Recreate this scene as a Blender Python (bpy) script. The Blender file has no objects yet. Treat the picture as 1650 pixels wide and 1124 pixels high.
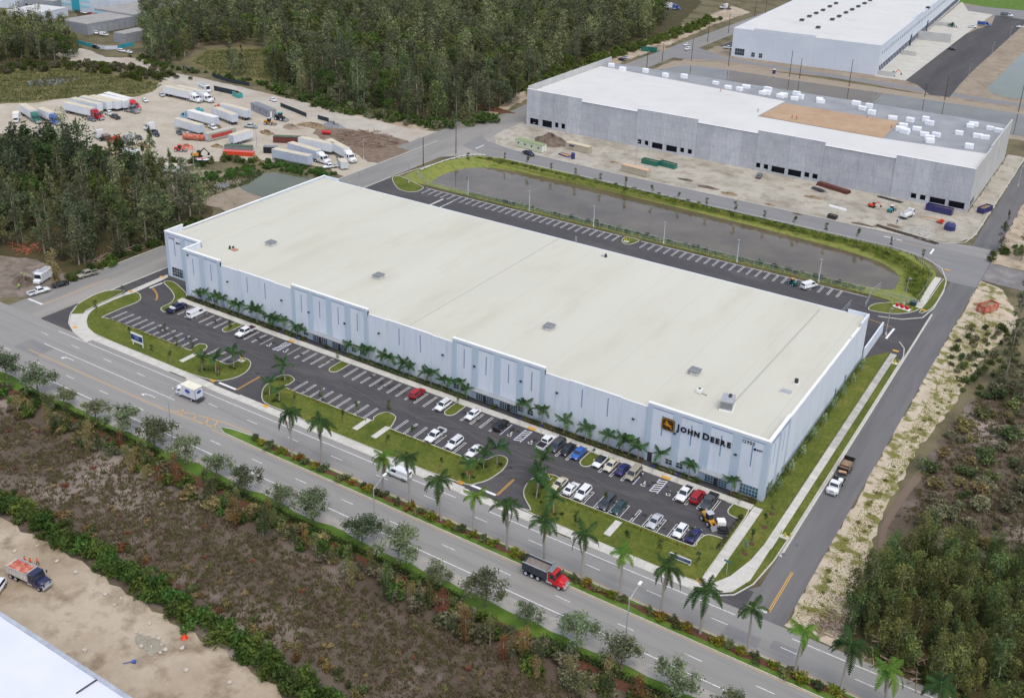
import bpy, bmesh, math, random
import numpy as np
from mathutils import Vector, Matrix
S = bpy.context.scene
COL = S.collection
rnd = random.Random(7)
R_ = math.radians

# ------------------------------------------------------------------ camera
FPX, PITCH, HEAD, ROLL, PX, PY, CAMH = 1692.27, .393215, -.559044, -.0297936, 816.88, 406.25, 125.0
def _rot():
    c, s = math.cos, math.sin
    fw = Vector((s(HEAD)*c(PITCH), c(HEAD)*c(PITCH), -s(PITCH)))
    rt = Vector((c(HEAD), -s(HEAD), 0)); dn = fw.cross(rt)
    return rt*c(ROLL)+dn*s(ROLL), dn*c(ROLL)-rt*s(ROLL), fw
RT, DN, FW = _rot()
cam_d = bpy.data.cameras.new('camera'); cam = bpy.data.objects.new('camera', cam_d); COL.objects.link(cam)
cam.matrix_world = Matrix(((RT.x, -DN.x, -FW.x, 0), (RT.y, -DN.y, -FW.y, 0), (RT.z, -DN.z, -FW.z, CAMH), (0, 0, 0, 1)))
cam_d.sensor_width = 36; cam_d.lens = 36*FPX/1650
cam_d.shift_x = (825-PX)/1650; cam_d.shift_y = -(562-PY)/1650
cam_d.clip_start = 1; cam_d.clip_end = 6000
S.camera = cam
# ------------------------------------------------------------------ light: bright overcast
SUN_EL, SUN_AZ = 66, 126     # azimuth measured from +Y towards +X; a veiled sun high to the right
wd = bpy.data.worlds.new('World'); S.world = wd; wd.use_nodes = True
wn = wd.node_tree; sky = wn.nodes.new('ShaderNodeTexSky'); sky.sky_type = 'NISHITA'; sky.sun_disc = False
sky.sun_elevation = R_(SUN_EL); sky.sun_rotation = R_(SUN_AZ)
sky.air_density = 1.0; sky.dust_density = 3.0; sky.ozone_density = 1.0
bg = wn.nodes['Background']; bg.inputs[1].default_value = .15
hs = wn.nodes.new('ShaderNodeHueSaturation'); hs.inputs['Saturation'].default_value = .72
wn.links.new(sky.outputs[0], hs.inputs['Color']); wn.links.new(hs.outputs[0], bg.inputs[0])
sl = bpy.data.lights.new('sun', 'SUN'); sl.energy = .5; sl.angle = R_(35); sl.color = (1, .95, .87)
sun = bpy.data.objects.new('sun', sl); COL.objects.link(sun)
sd = Vector((math.sin(R_(SUN_AZ))*math.cos(R_(SUN_EL)), math.cos(R_(SUN_AZ))*math.cos(R_(SUN_EL)), math.sin(R_(SUN_EL))))
sun.rotation_euler = sd.to_track_quat('Z', 'Y').to_euler(); sun.location = (0, 200, 200)
S.view_settings.view_transform = 'Standard'; S.view_settings.look = 'None'
S.view_settings.exposure = .54; S.view_settings.gamma = 1
S.render.engine = 'CYCLES'
S.cycles.max_bounces = 5; S.cycles.diffuse_bounces = 3; S.cycles.glossy_bounces = 3; S.cycles.transparent_max_bounces = 6
S.cycles.use_denoising = True

# ------------------------------------------------------------------ helpers
def G(x, y, z=0.0):
    """world point at height z under photo pixel (x, y)"""
    d = RT*((x-PX)/FPX) + DN*((y-PY)/FPX) + FW
    t = (z-CAMH)/d.z
    return Vector((d.x*t, d.y*t, z))
def g2(*pts): return [tuple(G(*p)[:2]) for p in pts]
def sphere_noise(x, y, s=1.0):
    return math.sin(x*1.7*s+1.3)*math.cos(y*1.3*s+.7)+.5*math.sin(x*3.1*s-y*2.3*s+2.1)+.3*math.cos(x*5.7*s+y*6.1*s)

class MB:
    def __init__(self): self.v = []; self.f = []
    def add(self, vs, fs):
        o = len(self.v); self.v += [tuple(v) for v in vs]; self.f += [tuple(i+o for i in f) for f in fs]; return self
    def box(self, x0, x1, y0, y1, z0, z1):
        return self.add([(x0,y0,z0),(x1,y0,z0),(x1,y1,z0),(x0,y1,z0),(x0,y0,z1),(x1,y0,z1),(x1,y1,z1),(x0,y1,z1)],
                        [(3,2,1,0),(4,5,6,7),(0,1,5,4),(1,2,6,5),(2,3,7,6),(3,0,4,7)])
    def cbox(self, c, s, rz=0, bev=0):
        x, y, z = [k/2 for k in s]; ca, sa = math.cos(rz), math.sin(rz)
        o = len(self.v); self.box(-x, x, -y, y, -z, z)
        self.v[o:] = [(c[0]+a*ca-b*sa, c[1]+a*sa+b*ca, c[2]+d) for a, b, d in self.v[o:]]
        return self
    def bbox(self, x0, x1, y0, y1, z0, z1, b=.08, bz=None):
        """box with chamfered vertical corners and top edges"""
        bz = b if bz is None else bz
        def ring(i, z): return [(x0+i+b,y0+i,z),(x1-i-b,y0+i,z),(x1-i,y0+i+b,z),(x1-i,y1-i-b,z),(x1-i-b,y1-i,z),(x0+i+b,y1-i,z),(x0+i,y1-i-b,z),(x0+i,y0+i+b,z)]
        return self.loft([ring(0, z0), ring(0, z1-bz), ring(b*.7, z1)])
    def loft(self, rings, cap=True, closed=True):
        o = len(self.v); n = len(rings[0])
        for r in rings: self.v += [tuple(p) for p in r]
        for k in range(len(rings)-1):
            for i in range(n if closed else n-1):
                a = o+k*n+i; b = o+k*n+(i+1) % n
                self.f.append((a, b, b+n, a+n))
        if cap:
            self.f.append(tuple(o+i for i in reversed(range(n)))); self.f.append(tuple(o+(len(rings)-1)*n+i for i in range(n)))
        return self
    def cyl(self, p0, p1, r0, r1=None, n=8):
        r1 = r0 if r1 is None else r1
        p0 = Vector(p0); p1 = Vector(p1); d = (p1-p0).normalized()
        a = d.orthogonal().normalized(); b = d.cross(a)
        def ring(p, r): return [p+(a*math.cos(2*math.pi*i/n)+b*math.sin(2*math.pi*i/n))*r for i in range(n)]
        return self.loft([ring(p0, r0), ring(p1, r1)])
    def prism(self, poly, z0, z1):
        return self.loft([[(x, y, z0) for x, y in poly], [(x, y, z1) for x, y in poly]])
    def slab(self, q, t):
        """quad q (4 points, outward winding) thickened by t along its normal"""
        q = [Vector(p) for p in q]; n = (q[1]-q[0]).cross(q[2]-q[0]).normalized()
        return self.loft([[p-n*.01 for p in q], [p+n*t for p in q]])
    def mesh(self, name, smooth=False):
        me = bpy.data.meshes.new(name); me.from_pydata(self.v, [], self.f); me.update()
        bm = bmesh.new(); bm.from_mesh(me); bmesh.ops.recalc_face_normals(bm, faces=bm.faces); bm.to_mesh(me); bm.free()
        if smooth: me.polygons.foreach_set('use_smooth', [True]*len(me.polygons))
        return me
def link(name, data, mat=None, parent=None, loc=None, rz=None, scale=None):
    o = bpy.data.objects.new(name, data); COL.objects.link(o)
    if mat is not None and data is not None and not data.materials: data.materials.append(mat)
    if parent: o.parent = parent
    if loc is not None: o.location = loc
    if rz is not None: o.rotation_euler[2] = rz
    if scale is not None: o.scale = (scale,)*3 if isinstance(scale, (int, float)) else scale
    return o
def part(name, mb, mat, parent=None, loc=None, rz=None, smooth=False):
    return link(name, mb.mesh(name, smooth) if isinstance(mb, MB) else mb, mat, parent, loc, rz)
def tag(o, label, cat=None, group=None, kind=None):
    if label: o['label'] = label
    if cat: o['category'] = cat
    if group: o['group'] = group
    if kind: o['kind'] = kind
    return o
def thing(name, label, cat, loc=(0, 0, 0), rz=0, group=None, scale=None):
    return tag(link(name, None, None, None, loc, rz, scale), label, cat, group)
def struct(name, mb, mat, kind='structure', parent=None):
    o = part(name, mb, mat, parent)
    if not parent: o['kind'] = kind
    return o
def copy_tree(o, parent=None):
    c = o.copy(); COL.objects.link(c)
    if parent: c.parent = parent
    for ch in list(o.children): copy_tree(ch, c)
    return c
def np_mesh(name, V, Q):
    """V (n,3) Q (m,k) arrays"""
    me = bpy.data.meshes.new(name); V = np.asarray(V, np.float32); Q = np.asarray(Q, np.int32); k = Q.shape[1]
    me.vertices.add(len(V)); me.vertices.foreach_set('co', V.ravel())
    me.loops.add(Q.size); me.loops.foreach_set('vertex_index', Q.ravel())
    me.polygons.add(len(Q)); me.polygons.foreach_set('loop_start', np.arange(0, Q.size, k, dtype=np.int32))
    me.update(calc_edges=True); return me
def smooth_poly(pts, n=6, closed=True):
    P = [Vector((p[0], p[1], 0)) for p in pts]; out = []; m = len(P)
    for i in range(m if closed else m-1):
        if closed: a, b, c, d = P[(i-1) % m], P[i], P[(i+1) % m], P[(i+2) % m]
        else: a, b, c, d = P[max(i-1, 0)], P[i], P[i+1], P[min(i+2, m-1)]
        for k in range(n):
            t = k/n
            q = .5*((2*b)+(c-a)*t+(2*a-5*b+4*c-d)*t*t+(3*b-a-3*c+d)*t**3); out.append((q.x, q.y))
    if not closed: out.append((P[-1].x, P[-1].y))
    return out
def jag_poly(pts, step=2.5, amp=.8, seed=0):
    r = random.Random(seed); out = []
    for i in range(len(pts)):
        a, b = Vector(pts[i][:2]), Vector(pts[(i+1) % len(pts)][:2]); L = (b-a).length; n = max(1, int(L/step))
        d = (b-a).normalized() if L > 0 else Vector((1, 0)); nn = Vector((-d.y, d.x))
        for k in range(n):
            p = a+(b-a)*(k/n)+nn*(r.uniform(-amp, amp)) + d*r.uniform(-.3, .3)*amp
            out.append((p.x, p.y))
    return out
def fill(pts, z, zf=None, holes=(), zh=0):
    """flat ngon mesh, triangulated"""
    from mathutils.geometry import tessellate_polygon
    V = [Vector((x, y, 0)) for x, y in pts]; H = [[Vector((x, y, 0)) for x, y in h] for h in holes]; T = tessellate_polygon([V]+H); F = []; V = V+[v for h in H for v in h]
    for t in T:
        p, q, r = (V[i] for i in t); F.append(tuple(t) if (q-p).cross(r-p).z > 0 else tuple(reversed(t)))
    me = bpy.data.meshes.new('sheet'); me.from_pydata([(v.x, v.y, (z if i < len(pts) else zh) if zf is None else zf(v.x, v.y)) for i, v in enumerate(V)], [], F); me.update(); return me
def sheet(name, pts, z, mat, parent=None, kind='structure', label=None):
    o = link(name, fill(pts, z), mat, parent)
    if not parent: o['kind'] = kind
    if label: o['label'] = label
    return o
def ribbon(pts, w, z0, z1=None, closed=False, off=0.0):
    """strip along a polyline, w wide, offset to its left by off; flat if z1 None, else a solid kerb"""
    P = [Vector((p[0], p[1])) for p in pts]; n = len(P); L, Rr = [], []
    for i in range(n):
        a = P[i-1] if (i > 0 or closed) else P[i]; b = P[(i+1) % n] if (i < n-1 or closed) else P[i]
        d = (b-a).normalized() if (b-a).length > 1e-6 else Vector((1, 0)); nn = Vector((-d.y, d.x))
        L.append(P[i]+nn*(off+w/2)); Rr.append(P[i]+nn*(off-w/2))
    mb = MB()
    if z1 is None:
        mb.v = [(p.x, p.y, z0) for p in Rr]+[(p.x, p.y, z0) for p in L]
        for i in range(n if closed else n-1): j = (i+1) % n; mb.f.append((i, j, n+j, n+i))
    else:
        rings = [[(Rr[i].x, Rr[i].y, z0), (L[i].x, L[i].y, z0), (L[i].x, L[i].y, z1), (Rr[i].x, Rr[i].y, z1)] for i in range(n)]
        if closed: rings.append(rings[0])
        mb.loft(rings, cap=not closed)
    return mb

# ------------------------------------------------------------------ materials
def srgb(h):
    if isinstance(h, str): h = [int(h[i:i+2], 16)/255 for i in (0, 2, 4)]
    return tuple(c/12.92 if c <= .04045 else ((c+.055)/1.055)**2.4 for c in h)
MATS = {}
def mat(name, cols, scale=.3, rough=.85, detail=6, bump=0, bscale=None, spec=.3, metal=0, lo=.35, hi=.65, island=0, objr=0, coord='world', stretch=None, second=None, emit=None):
    """noise mixed colours; cols one rgb or a list"""
    if name in MATS: return MATS[name]
    m = bpy.data.materials.new(name); m.use_nodes = True; nt = m.node_tree; N = nt.nodes; Lk = nt.links
    b = N['Principled BSDF']; b.inputs['Roughness'].default_value = rough; b.inputs['Metallic'].default_value = metal
    b.inputs['Specular IOR Level'].default_value = spec
    if not isinstance(cols, list): cols = [cols]
    if coord == 'world': vec = N.new('ShaderNodeNewGeometry').outputs['Position']
    else: vec = N.new('ShaderNodeTexCoord').outputs['Object']
    if stretch:
        mp = N.new('ShaderNodeMapping'); mp.inputs['Scale'].default_value = stretch; Lk.new(vec, mp.inputs['Vector']); vec = mp.outputs[0]
    def noise(sc, det):
        t = N.new('ShaderNodeTexNoise'); t.inputs['Scale'].default_value = sc; t.inputs['Detail'].default_value = det; t.inputs['Roughness'].default_value = .62
        Lk.new(vec, t.inputs['Vector']); return t.outputs['Fac']
    col = None
    if len(cols) > 1:
        rp = N.new('ShaderNodeValToRGB'); e = rp.color_ramp.elements
        for i, c in enumerate(cols):
            pos = lo+(hi-lo)*i/(len(cols)-1)
            if i < 2: e[i].position = pos; e[i].color = (*c, 1)
            else: x = e.new(pos); x.color = (*c, 1)
        Lk.new(noise(scale, detail), rp.inputs[0]); col = rp.outputs[0]
    if second:   # (colour, scale, lo, hi) patches over the base
        rp2 = N.new('ShaderNodeValToRGB'); rp2.color_ramp.elements[0].position = second[2]; rp2.color_ramp.elements[1].position = second[3]
        Lk.new(noise(second[1], 7), rp2.inputs[0]); mx = N.new('ShaderNodeMix'); mx.data_type = 'RGBA'
        Lk.new(rp2.outputs[0], mx.inputs[0])
        if col is None: mx.inputs[6].default_value = (*cols[0], 1)
        else: Lk.new(col, mx.inputs[6])
        mx.inputs[7].default_value = (*second[0], 1); col = mx.outputs[2]
    if island or objr:
        if col is None:
            cc = N.new('ShaderNodeRGB'); cc.outputs[0].default_value = (*cols[0], 1); col = cc.outputs[0]
        h = N.new('ShaderNodeHueSaturation'); Lk.new(col, h.inputs['Color'])
        acc = None
        for amt, src in ((island, lambda: N.new('ShaderNodeNewGeometry').outputs['Random Per Island']), (objr, lambda: N.new('ShaderNodeObjectInfo').outputs['Random'])):
            if not amt: continue
            mr = N.new('ShaderNodeMapRange'); mr.inputs['To Min'].default_value = 1-amt; mr.inputs['To Max'].default_value = 1+amt; Lk.new(src(), mr.inputs['Value'])
            if acc is None: acc = mr.outputs[0]
            else:
                mm = N.new('ShaderNodeMath'); mm.operation = 'MULTIPLY'; Lk.new(acc, mm.inputs[0]); Lk.new(mr.outputs[0], mm.inputs[1]); acc = mm.outputs[0]
            if src and amt == objr:
                m2 = N.new('ShaderNodeMapRange'); m2.inputs['To Min'].default_value = .5-.07*min(1, objr*2); m2.inputs['To Max'].default_value = .5+.05*min(1, objr*2)
                w = N.new('ShaderNodeObjectInfo'); ms = N.new('ShaderNodeMath'); ms.operation = 'FRACT'; mu = N.new('ShaderNodeMath'); mu.operation = 'MULTIPLY'; mu.inputs[1].default_value = 37.7
                Lk.new(w.outputs['Random'], mu.inputs[0]); Lk.new(mu.outputs[0], ms.inputs[0]); Lk.new(ms.outputs[0], m2.inputs['Value']); Lk.new(m2.outputs[0], h.inputs['Hue'])
        Lk.new(acc, h.inputs['Value']); col = h.outputs[0]
    if col is None: b.inputs['Base Color'].default_value = (*cols[0], 1)
    else: Lk.new(col, b.inputs['Base Color'])
    if bump:
        bp = N.new('ShaderNodeBump'); bp.inputs['Strength'].default_value = bump; bp.inputs['Distance'].default_value = .3
        Lk.new(noise(bscale or scale*3, 5), bp.inputs['Height']); Lk.new(bp.outputs[0], b.inputs['Normal'])
    if emit: b.inputs['Emission Color'].default_value = (*cols[0], 1); b.inputs['Emission Strength'].default_value = emit
    MATS[name] = m; return m
# ------------------------------------------------------------------ ground materials
M_ground = mat('rough_ground', [srgb('4c4a36'), srgb('5d5740'), srgb('746b50'), srgb('565c38')], .08, .95, 9, .5, 1.2, lo=.3, hi=.7)
M_road = mat('worn_road', [srgb('8a8883'), srgb('918f8a'), srgb('989691')], .6, .85, 8, stretch=(.07, .9, 1), lo=.2, hi=.8, second=(srgb('807d78'), .3, .52, .74))
M_side = mat('dark_grey_road', [srgb('605f5f'), srgb('696868'), srgb('717070')], .5, .85, 8, stretch=(.9, .1, 1), lo=.25, hi=.75, second=(srgb('7a7876'), .09, .5, .72))
M_west = mat('west_grey_road', [srgb('7b7975'), srgb('86847f'), srgb('908d87')], .5, .85, 8, stretch=(.9, .1, 1), lo=.2, hi=.8, second=(srgb('a39d94'), .05, .5, .75))
M_back = mat('grey_road', [srgb('7a7979'), srgb('828180'), srgb('8a8886')], .5, .85, 8, stretch=(.12, .9, 1), lo=.2, hi=.8, second=(srgb('aaa49b'), .05, .58, .8))
M_lot = mat('new_asphalt', [srgb('464445'), srgb('4d4b4c'), srgb('555354')], .6, .8, 9, stretch=(.3, 1, 1), lo=.25, hi=.75, second=(srgb('625f5c'), .16, .52, .78))
M_conc = mat('pale_concrete', [srgb('b9b6ad'), srgb('c5c2b8'), srgb('ccc9bf')], .6, .85, 8, lo=.3, hi=.7, objr=.05)
M_walk_old = mat('stained_concrete', [srgb('98968f'), srgb('aeaba3'), srgb('bdbab1')], .5, .85, 9, lo=.3, hi=.7, objr=.06)
M_kerb = mat('kerb_concrete', [srgb('b6b3a8'), srgb('c8c5ba')], 1.2, .85, 6)
M_white = mat('white_marking', [srgb('d8d8d6'), srgb('ececea')], 2.0, .7, 6, lo=.3, hi=.6)
M_oldwhite = mat('worn_white_marking', [srgb('b6b5b2'), srgb('d9d8d5'), srgb('e2e1de')], 1.6, .8, 8, lo=.36, hi=.6)
M_yel = mat('yellow_marking', [srgb('cf9a3c'), srgb('d9a548')], 1.5, .75, 6)
M_oldyel = mat('worn_yellow_marking', [srgb('a9a29a'), srgb('c7a570'), srgb('cba062')], .9, .8, 8, lo=.36, hi=.56)
M_bluep = mat('blue_marking', srgb('5a68a8'), rough=.7)
M_lawn = mat('mown_lawn', [srgb('4a561c'), srgb('5c6624'), srgb('6c702e'), srgb('80793e')], .16, .95, 10, .5, 5, lo=.28, hi=.74, second=(srgb('42531a'), 1.3, .42, .75))
M_verge = mat('verge_grass', [srgb('4a6420'), srgb('58742a'), srgb('6a7e38')], .3, .95, 9, .35, 6, lo=.3, hi=.7)
M_mulch = mat('red_mulch', [srgb('5a3a2e'), srgb('6b4638'), srgb('4a3a2a')], 1.2, .95, 8, .4, 5)
M_sand = mat('sandy_dirt', [srgb('8f7f6a'), srgb('a4947e'), srgb('b9ab96'), srgb('a08f79')], .05, .95, 11, .6, .9, lo=.28, hi=.72, second=(srgb('7d6d58'), .18, .5, .7))
M_sand2 = mat('pale_shellrock', [srgb('a69c8b'), srgb('b4ab9a'), srgb('beb5a5')], .09, .95, 11, .5, 1.1, lo=.3, hi=.7, second=(srgb('a08f7a'), .4, .57, .72))
M_earth = mat('brown_earth', [srgb('837666'), srgb('948775'), srgb('a29583')], .12, .95, 10, .6, 1.0, lo=.3, hi=.7, second=(srgb('6f6150'), .35, .55, .72))
M_dirtroad = mat('dirt_road', [srgb('a59d90'), srgb('b5aea2'), srgb('bfb8ac')], .12, .95, 9, .2, 1, lo=.3, hi=.7, second=(srgb('a08f7c'), .06, .5, .7))
M_shoulder = mat('sandy_shoulder', [srgb('a99b84'), srgb('bcae98'), srgb('c6baa5')], .35, .95, 10, .4, 2.5, lo=.3, hi=.7, second=(srgb('76743f'), .3, .49, .58))
M_marsh = mat('marsh_mud', [srgb('4e4438'), srgb('5c5044'), srgb('6a5e52')], .12, .8, 10, .4, 2, lo=.3, hi=.7, second=(srgb('968a80'), .04, .5, .66))
M_floor = mat('forest_floor', [srgb('3a3a22'), srgb('4a4529'), srgb('594a36')], .2, .95, 9, .6, 1.5, lo=.3, hi=.7)
M_dry = mat('dry_grass', [srgb('54582e'), srgb('666238'), srgb('746c44'), srgb('4e5a2c')], .1, .95, 9, .5, 2.5, lo=.3, hi=.7)
M_bank = mat('grassy_bank', [srgb('5c6a2e'), srgb('74803c'), srgb('8a8a48'), srgb('546426')], .35, .95, 9, .6, 2, lo=.3, hi=.7)
M_dirtbank = mat('earth_bank', [srgb('8d8171'), srgb('9c8f7d'), srgb('958a78')], .3, .95, 9, .6, 1.5, lo=.3, hi=.7)
def water_mat(name, c, rough=.08):
    m = mat(name, c, scale=.06, rough=rough, spec=.5); nt = m.node_tree
    b = nt.nodes['Principled BSDF']; bp = nt.nodes.new('ShaderNodeBump'); n = nt.nodes.new('ShaderNodeTexNoise'); n.inputs['Scale'].default_value = 1.4; n.inputs['Detail'].default_value = 3
    gpos = nt.nodes.new('ShaderNodeNewGeometry'); nt.links.new(gpos.outputs['Position'], n.inputs['Vector']); bp.inputs['Strength'].default_value = .012; bp.inputs['Distance'].default_value = .2
    nt.links.new(n.outputs['Fac'], bp.inputs['Height']); nt.links.new(bp.outputs[0], b.inputs['Normal']); return m
M_water = water_mat('pond_water', [srgb('574d3e'), srgb('635847'), srgb('6e6352')], .0)
M_mudwater = water_mat('muddy_water', [srgb('6b5a46'), srgb('75634d')], .15)
M_greenwater = water_mat('green_grey_water', [srgb('55583c'), srgb('636448')], .02)

# ------------------------------------------------------------------ terrain
BANK = smooth_poly([(-229.5, 292), (-231, 306), (-228.5, 320), (-224, 330.5), (-214, 335.2), (-170, 334.9), (-110, 333.3), (-62, 331.6), (-50, 326.5), (-44.6, 316), (-43.9, 300), (-45, 292), (-52, 288.6), (-57, 291), (-110, 291), (-180, 291), (-216, 291.3)], 4)
WATER = smooth_poly([(x*1.013, y*1.013) for x, y in ((-217, 295), (-219, 310), (-213, 321), (-200, 325), (-160, 326), (-110, 324), (-70, 320), (-57, 313), (-54, 304), (-60, 296.5), (-110, 293), (-180, 291.5), (-205, 291.5))], 6)
o = link('ground', fill([(-1800, -200), (900, -200), (900, 2600), (-1800, 2600)], -.05, holes=[BANK], zh=-.05), M_ground); o['kind'] = 'structure'
Z = .02
def rect(x0, x1, y0, y1): return [(x0, y0), (x1, y0), (x1, y1), (x0, y1)]
# marsh and dirt in the foreground
sheet('marsh', jag_poly(rect(-330, 60, 88, 117.6), 4, .6, 1), .0, M_marsh)
sheet('mulch_strip', jag_poly(rect(-300, 90, 116.4, 118.6), 2.5, .35, 2), .02, M_mulch)
sheet('construction_dirt', jag_poly([(-300, 88.5), (-164, 88.2), (-150, 89.0), (-123, 87.6), (-106, 87.6), (-92, 86.6), (-70, 85.6), (-70, 30), (-300, 30)], 2.2, .7, 3), .03, M_sand)
verge = sheet('verge_lawn', jag_poly(rect(-300, 90, 118.4, 122.3), 3, .15, 4), .05, M_verge)
# front road
road = sheet('front_road', rect(-420, 160, 122.1, 144.3), .06, M_road)
sheet('road_patch', jag_poly(rect(-300, 100, 121.5, 124.2), 3, .5, 5), .062, mat('patched_shoulder', [srgb('8f8c86'), srgb('a39f98'), srgb('aca79d')], .5, .9, 8, lo=.3, hi=.7), road)
ZM = .068
def mk(name, x0, x1, y0, y1, m, par, z=ZM, cache={}):
    key = (name, round(x1-x0, 2), round(y1-y0, 2), m.name, z)
    if key not in cache:
        w, h = (x1-x0)/2, (y1-y0)/2; me = bpy.data.meshes.new(name); me.from_pydata([(-w,-h,0),(w,-h,0),(w,h,0),(-w,h,0)], [], [(0,1,2,3)]); me.materials.append(m); cache[key] = me
    return link(name, cache[key], None, par, ((x0+x1)/2, (y0+y1)/2, z))
M_track = mat('wheel_track', [srgb('85837f'), srgb('8d8b87'), srgb('979591')], .5, .85, 8, stretch=(.12, 1.2, 1), lo=.2, hi=.8); M_crack = mat('sealed_crack', [srgb('6c6a68'), srgb('7d7b78')], 1, .8)
for y in (141.1, 137.9, 134.0, 130.9, 127.5):
    if y == 134.0: continue
    sheet('wheel_track', jag_poly(rect(-400, 130, y-.45, y+.45), 3, .16, int(y)), .0635, M_track, road)
for k in range(26):
    x = rnd.uniform(-225, 0); y = rnd.choice((142.0, 139, 136.8, 131.5, 128, 126.3)); P = [(x, y)]
    for j in range(6): P.append((P[-1][0]+rnd.uniform(.5, 2.5), P[-1][1]+rnd.uniform(-.25, .25)))
    part('crack_seal', ribbon(P, .07, .065), M_crack, road)
for a in (((55, 560), 9, 5), ((1195, 1025), 6, 2.6), ((1262, 1045), 4, 2.2)): q = G(*a[0]); mk('asphalt_patch', q.x-a[1]/2, q.x+a[1]/2, q.y-a[2]/2, q.y+a[2]/2, M_back, road, .0645)
mk('edge_line', -224, -171.5, 142.5, 142.68, M_oldwhite, road); mk('edge_line', -163.5, -99.5, 142.5, 142.68, M_oldwhite, road); mk('edge_line', -91.5, -41, 142.5, 142.68, M_oldwhite, road); mk('edge_line', -31, 120, 142.5, 142.68, M_oldwhite, road); mk('edge_line', -171.5, -163.5, 142.5, 142.68, M_oldwhite, road)
mk('edge_line', -400, 120, 125.6, 125.8, M_oldwhite, road)
for k in range(-22, 12):
    x = -105.1+12.19*k+.0
    if -228 < x+1.5 < 60 or x < -262: mk('lane_dash', x, x+3.0, 139.52, 139.68, M_oldwhite, road)
    x = -56.7+12.19*k
    if x > -330: mk('lane_dash', x, x+3.0, 129.22, 129.38, M_oldwhite, road)
mk('turn_lane_line', -221, -173.5, 136.15, 136.33, M_oldwhite, road)
for a in (131.95, 132.2): mk('centre_line', -221.5, -172, a, a+.13, M_oldyel, road)
for dy in (0, .25):
    part('centre_line', ribbon([(-172, 132.1+dy), (-165, 132.6+dy), (-157, 133.2+dy)], .13, ZM), M_oldyel, road)
    part('centre_line', ribbon([(-172, 132.1+dy), (-166, 134.2+dy), (-157, 135.9+dy), (-150, 136.2+dy)], .13, ZM), M_oldyel, road)
for x in (-167.5, -163.5, -160, -157.5): part('chevron_bar', ribbon([(x, 132.9), (x-1.2, 135+.1*(x+163))], .3, ZM), M_oldyel, road)
mk('edge_line_yellow', -150, 120, 136.12, 136.3, M_oldyel, road); mk('edge_line_yellow', -157, 120, 132.35, 132.5, M_oldyel, road)
def arrow(x, y, par, m=M_oldwhite, fl=-1):
    mb = MB(); mb.add([(0,-.1,0),(2.2,-.1,0),(2.2,.1,0),(0,.1,0)], [(0,1,2,3)])
    mb.add([(0,-.1,0),(0,.12,0),(-1.1,-.35,0),(-.9,-.6,0)], [(0,1,2,3)]); mb.add([(-.7,-1.0,0),(-.75,.25,0),(-1.9,-.85,0)], [(0,1,2)])
    return part('turn_arrow', mb, m, par, (x, y, ZM))
for px in ((110, 577), (240, 636)):
    p = G(*px); arrow(p.x, p.y, road)
# west road and side roads
wroad = sheet('west_road', [(-247.6, 144.2), (-233.8, 144.2), (-233.8, 345), (-234, 362), (-240, 480), (-238, 900), (-252, 900), (-254, 480), (-247.8, 362)], .055, M_west)
for dx in (0, .3): mk('centre_line', -240.9+dx, -240.75+dx, 150, 171, M_oldyel, wroad, .063)
mk('stop_bar', -247, -240.9, 149.5, 150.1, M_oldwhite, wroad, .063)
sroad = sheet('east_road', [(-40.0, 144.2), (-33.1, 144.2), (-33.1, 300), (-32.8, 330), (-33.5, 420), (-34, 640), (-41, 640), (-41, 420), (-40.6, 345), (-40.2, 300)], .055, M_side)
for dx in (0, .3): mk('centre_line', -36.7+dx, -36.55+dx, 146.5, 159, M_yel, sroad, .063)
mk('stop_bar', -40.0, -36.7, 146.0, 146.6, M_white, sroad, .063)
ap = sheet('road_corner', [(-46, 144.2), (-40, 152), (-40, 144.2)], .054, M_side)
# back road north of the pond
broad = sheet('back_road', [(-236, 340), (-226, 336.5), (-215, 335.6), (-60, 333.0), (-48, 327), (-41, 315), (-33, 315), (-33.2, 350), (-41, 350), (-60, 345.2), (-168, 345.9), (-215, 347.5), (-232, 352), (-238, 358)], .058, M_back)
mk('stop_bar', -50.6, -50.0, 334.5, 339.6, M_white, broad, .067); mk('centre_line', -62, -50.6, 339.5, 339.7, M_oldyel, broad, .067)
mk('stop_bar', -229.5, -229.0, 340, 346, M_white, broad, .067); mk('centre_line', -229, -216, 341.5, 341.7, M_oldyel, broad, .067)
mk('lane_patch', -66.5, -63.2, 341.0, 341.5, M_white, broad, .067); mk('lane_patch', -62.5, -60.6, 340.8, 341.2, M_white, broad, .067)
spur = sheet('east_spur', [(-33.3, 322), (10, 318), (60, 316), (60, 340), (-10, 336), (-33.2, 338)], .05, mat('dusty_asphalt', [srgb('6e6b6a'), srgb('7d7977'), srgb('95908a')], .2, .9, 9, lo=.3, hi=.7))
sheet('road_junction', [(-256, 322), (-233.8, 322), (-224, 334), (-214, 336.2), (-214, 348), (-226, 350), (-234, 362), (-256, 380)], .057, M_west)
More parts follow.
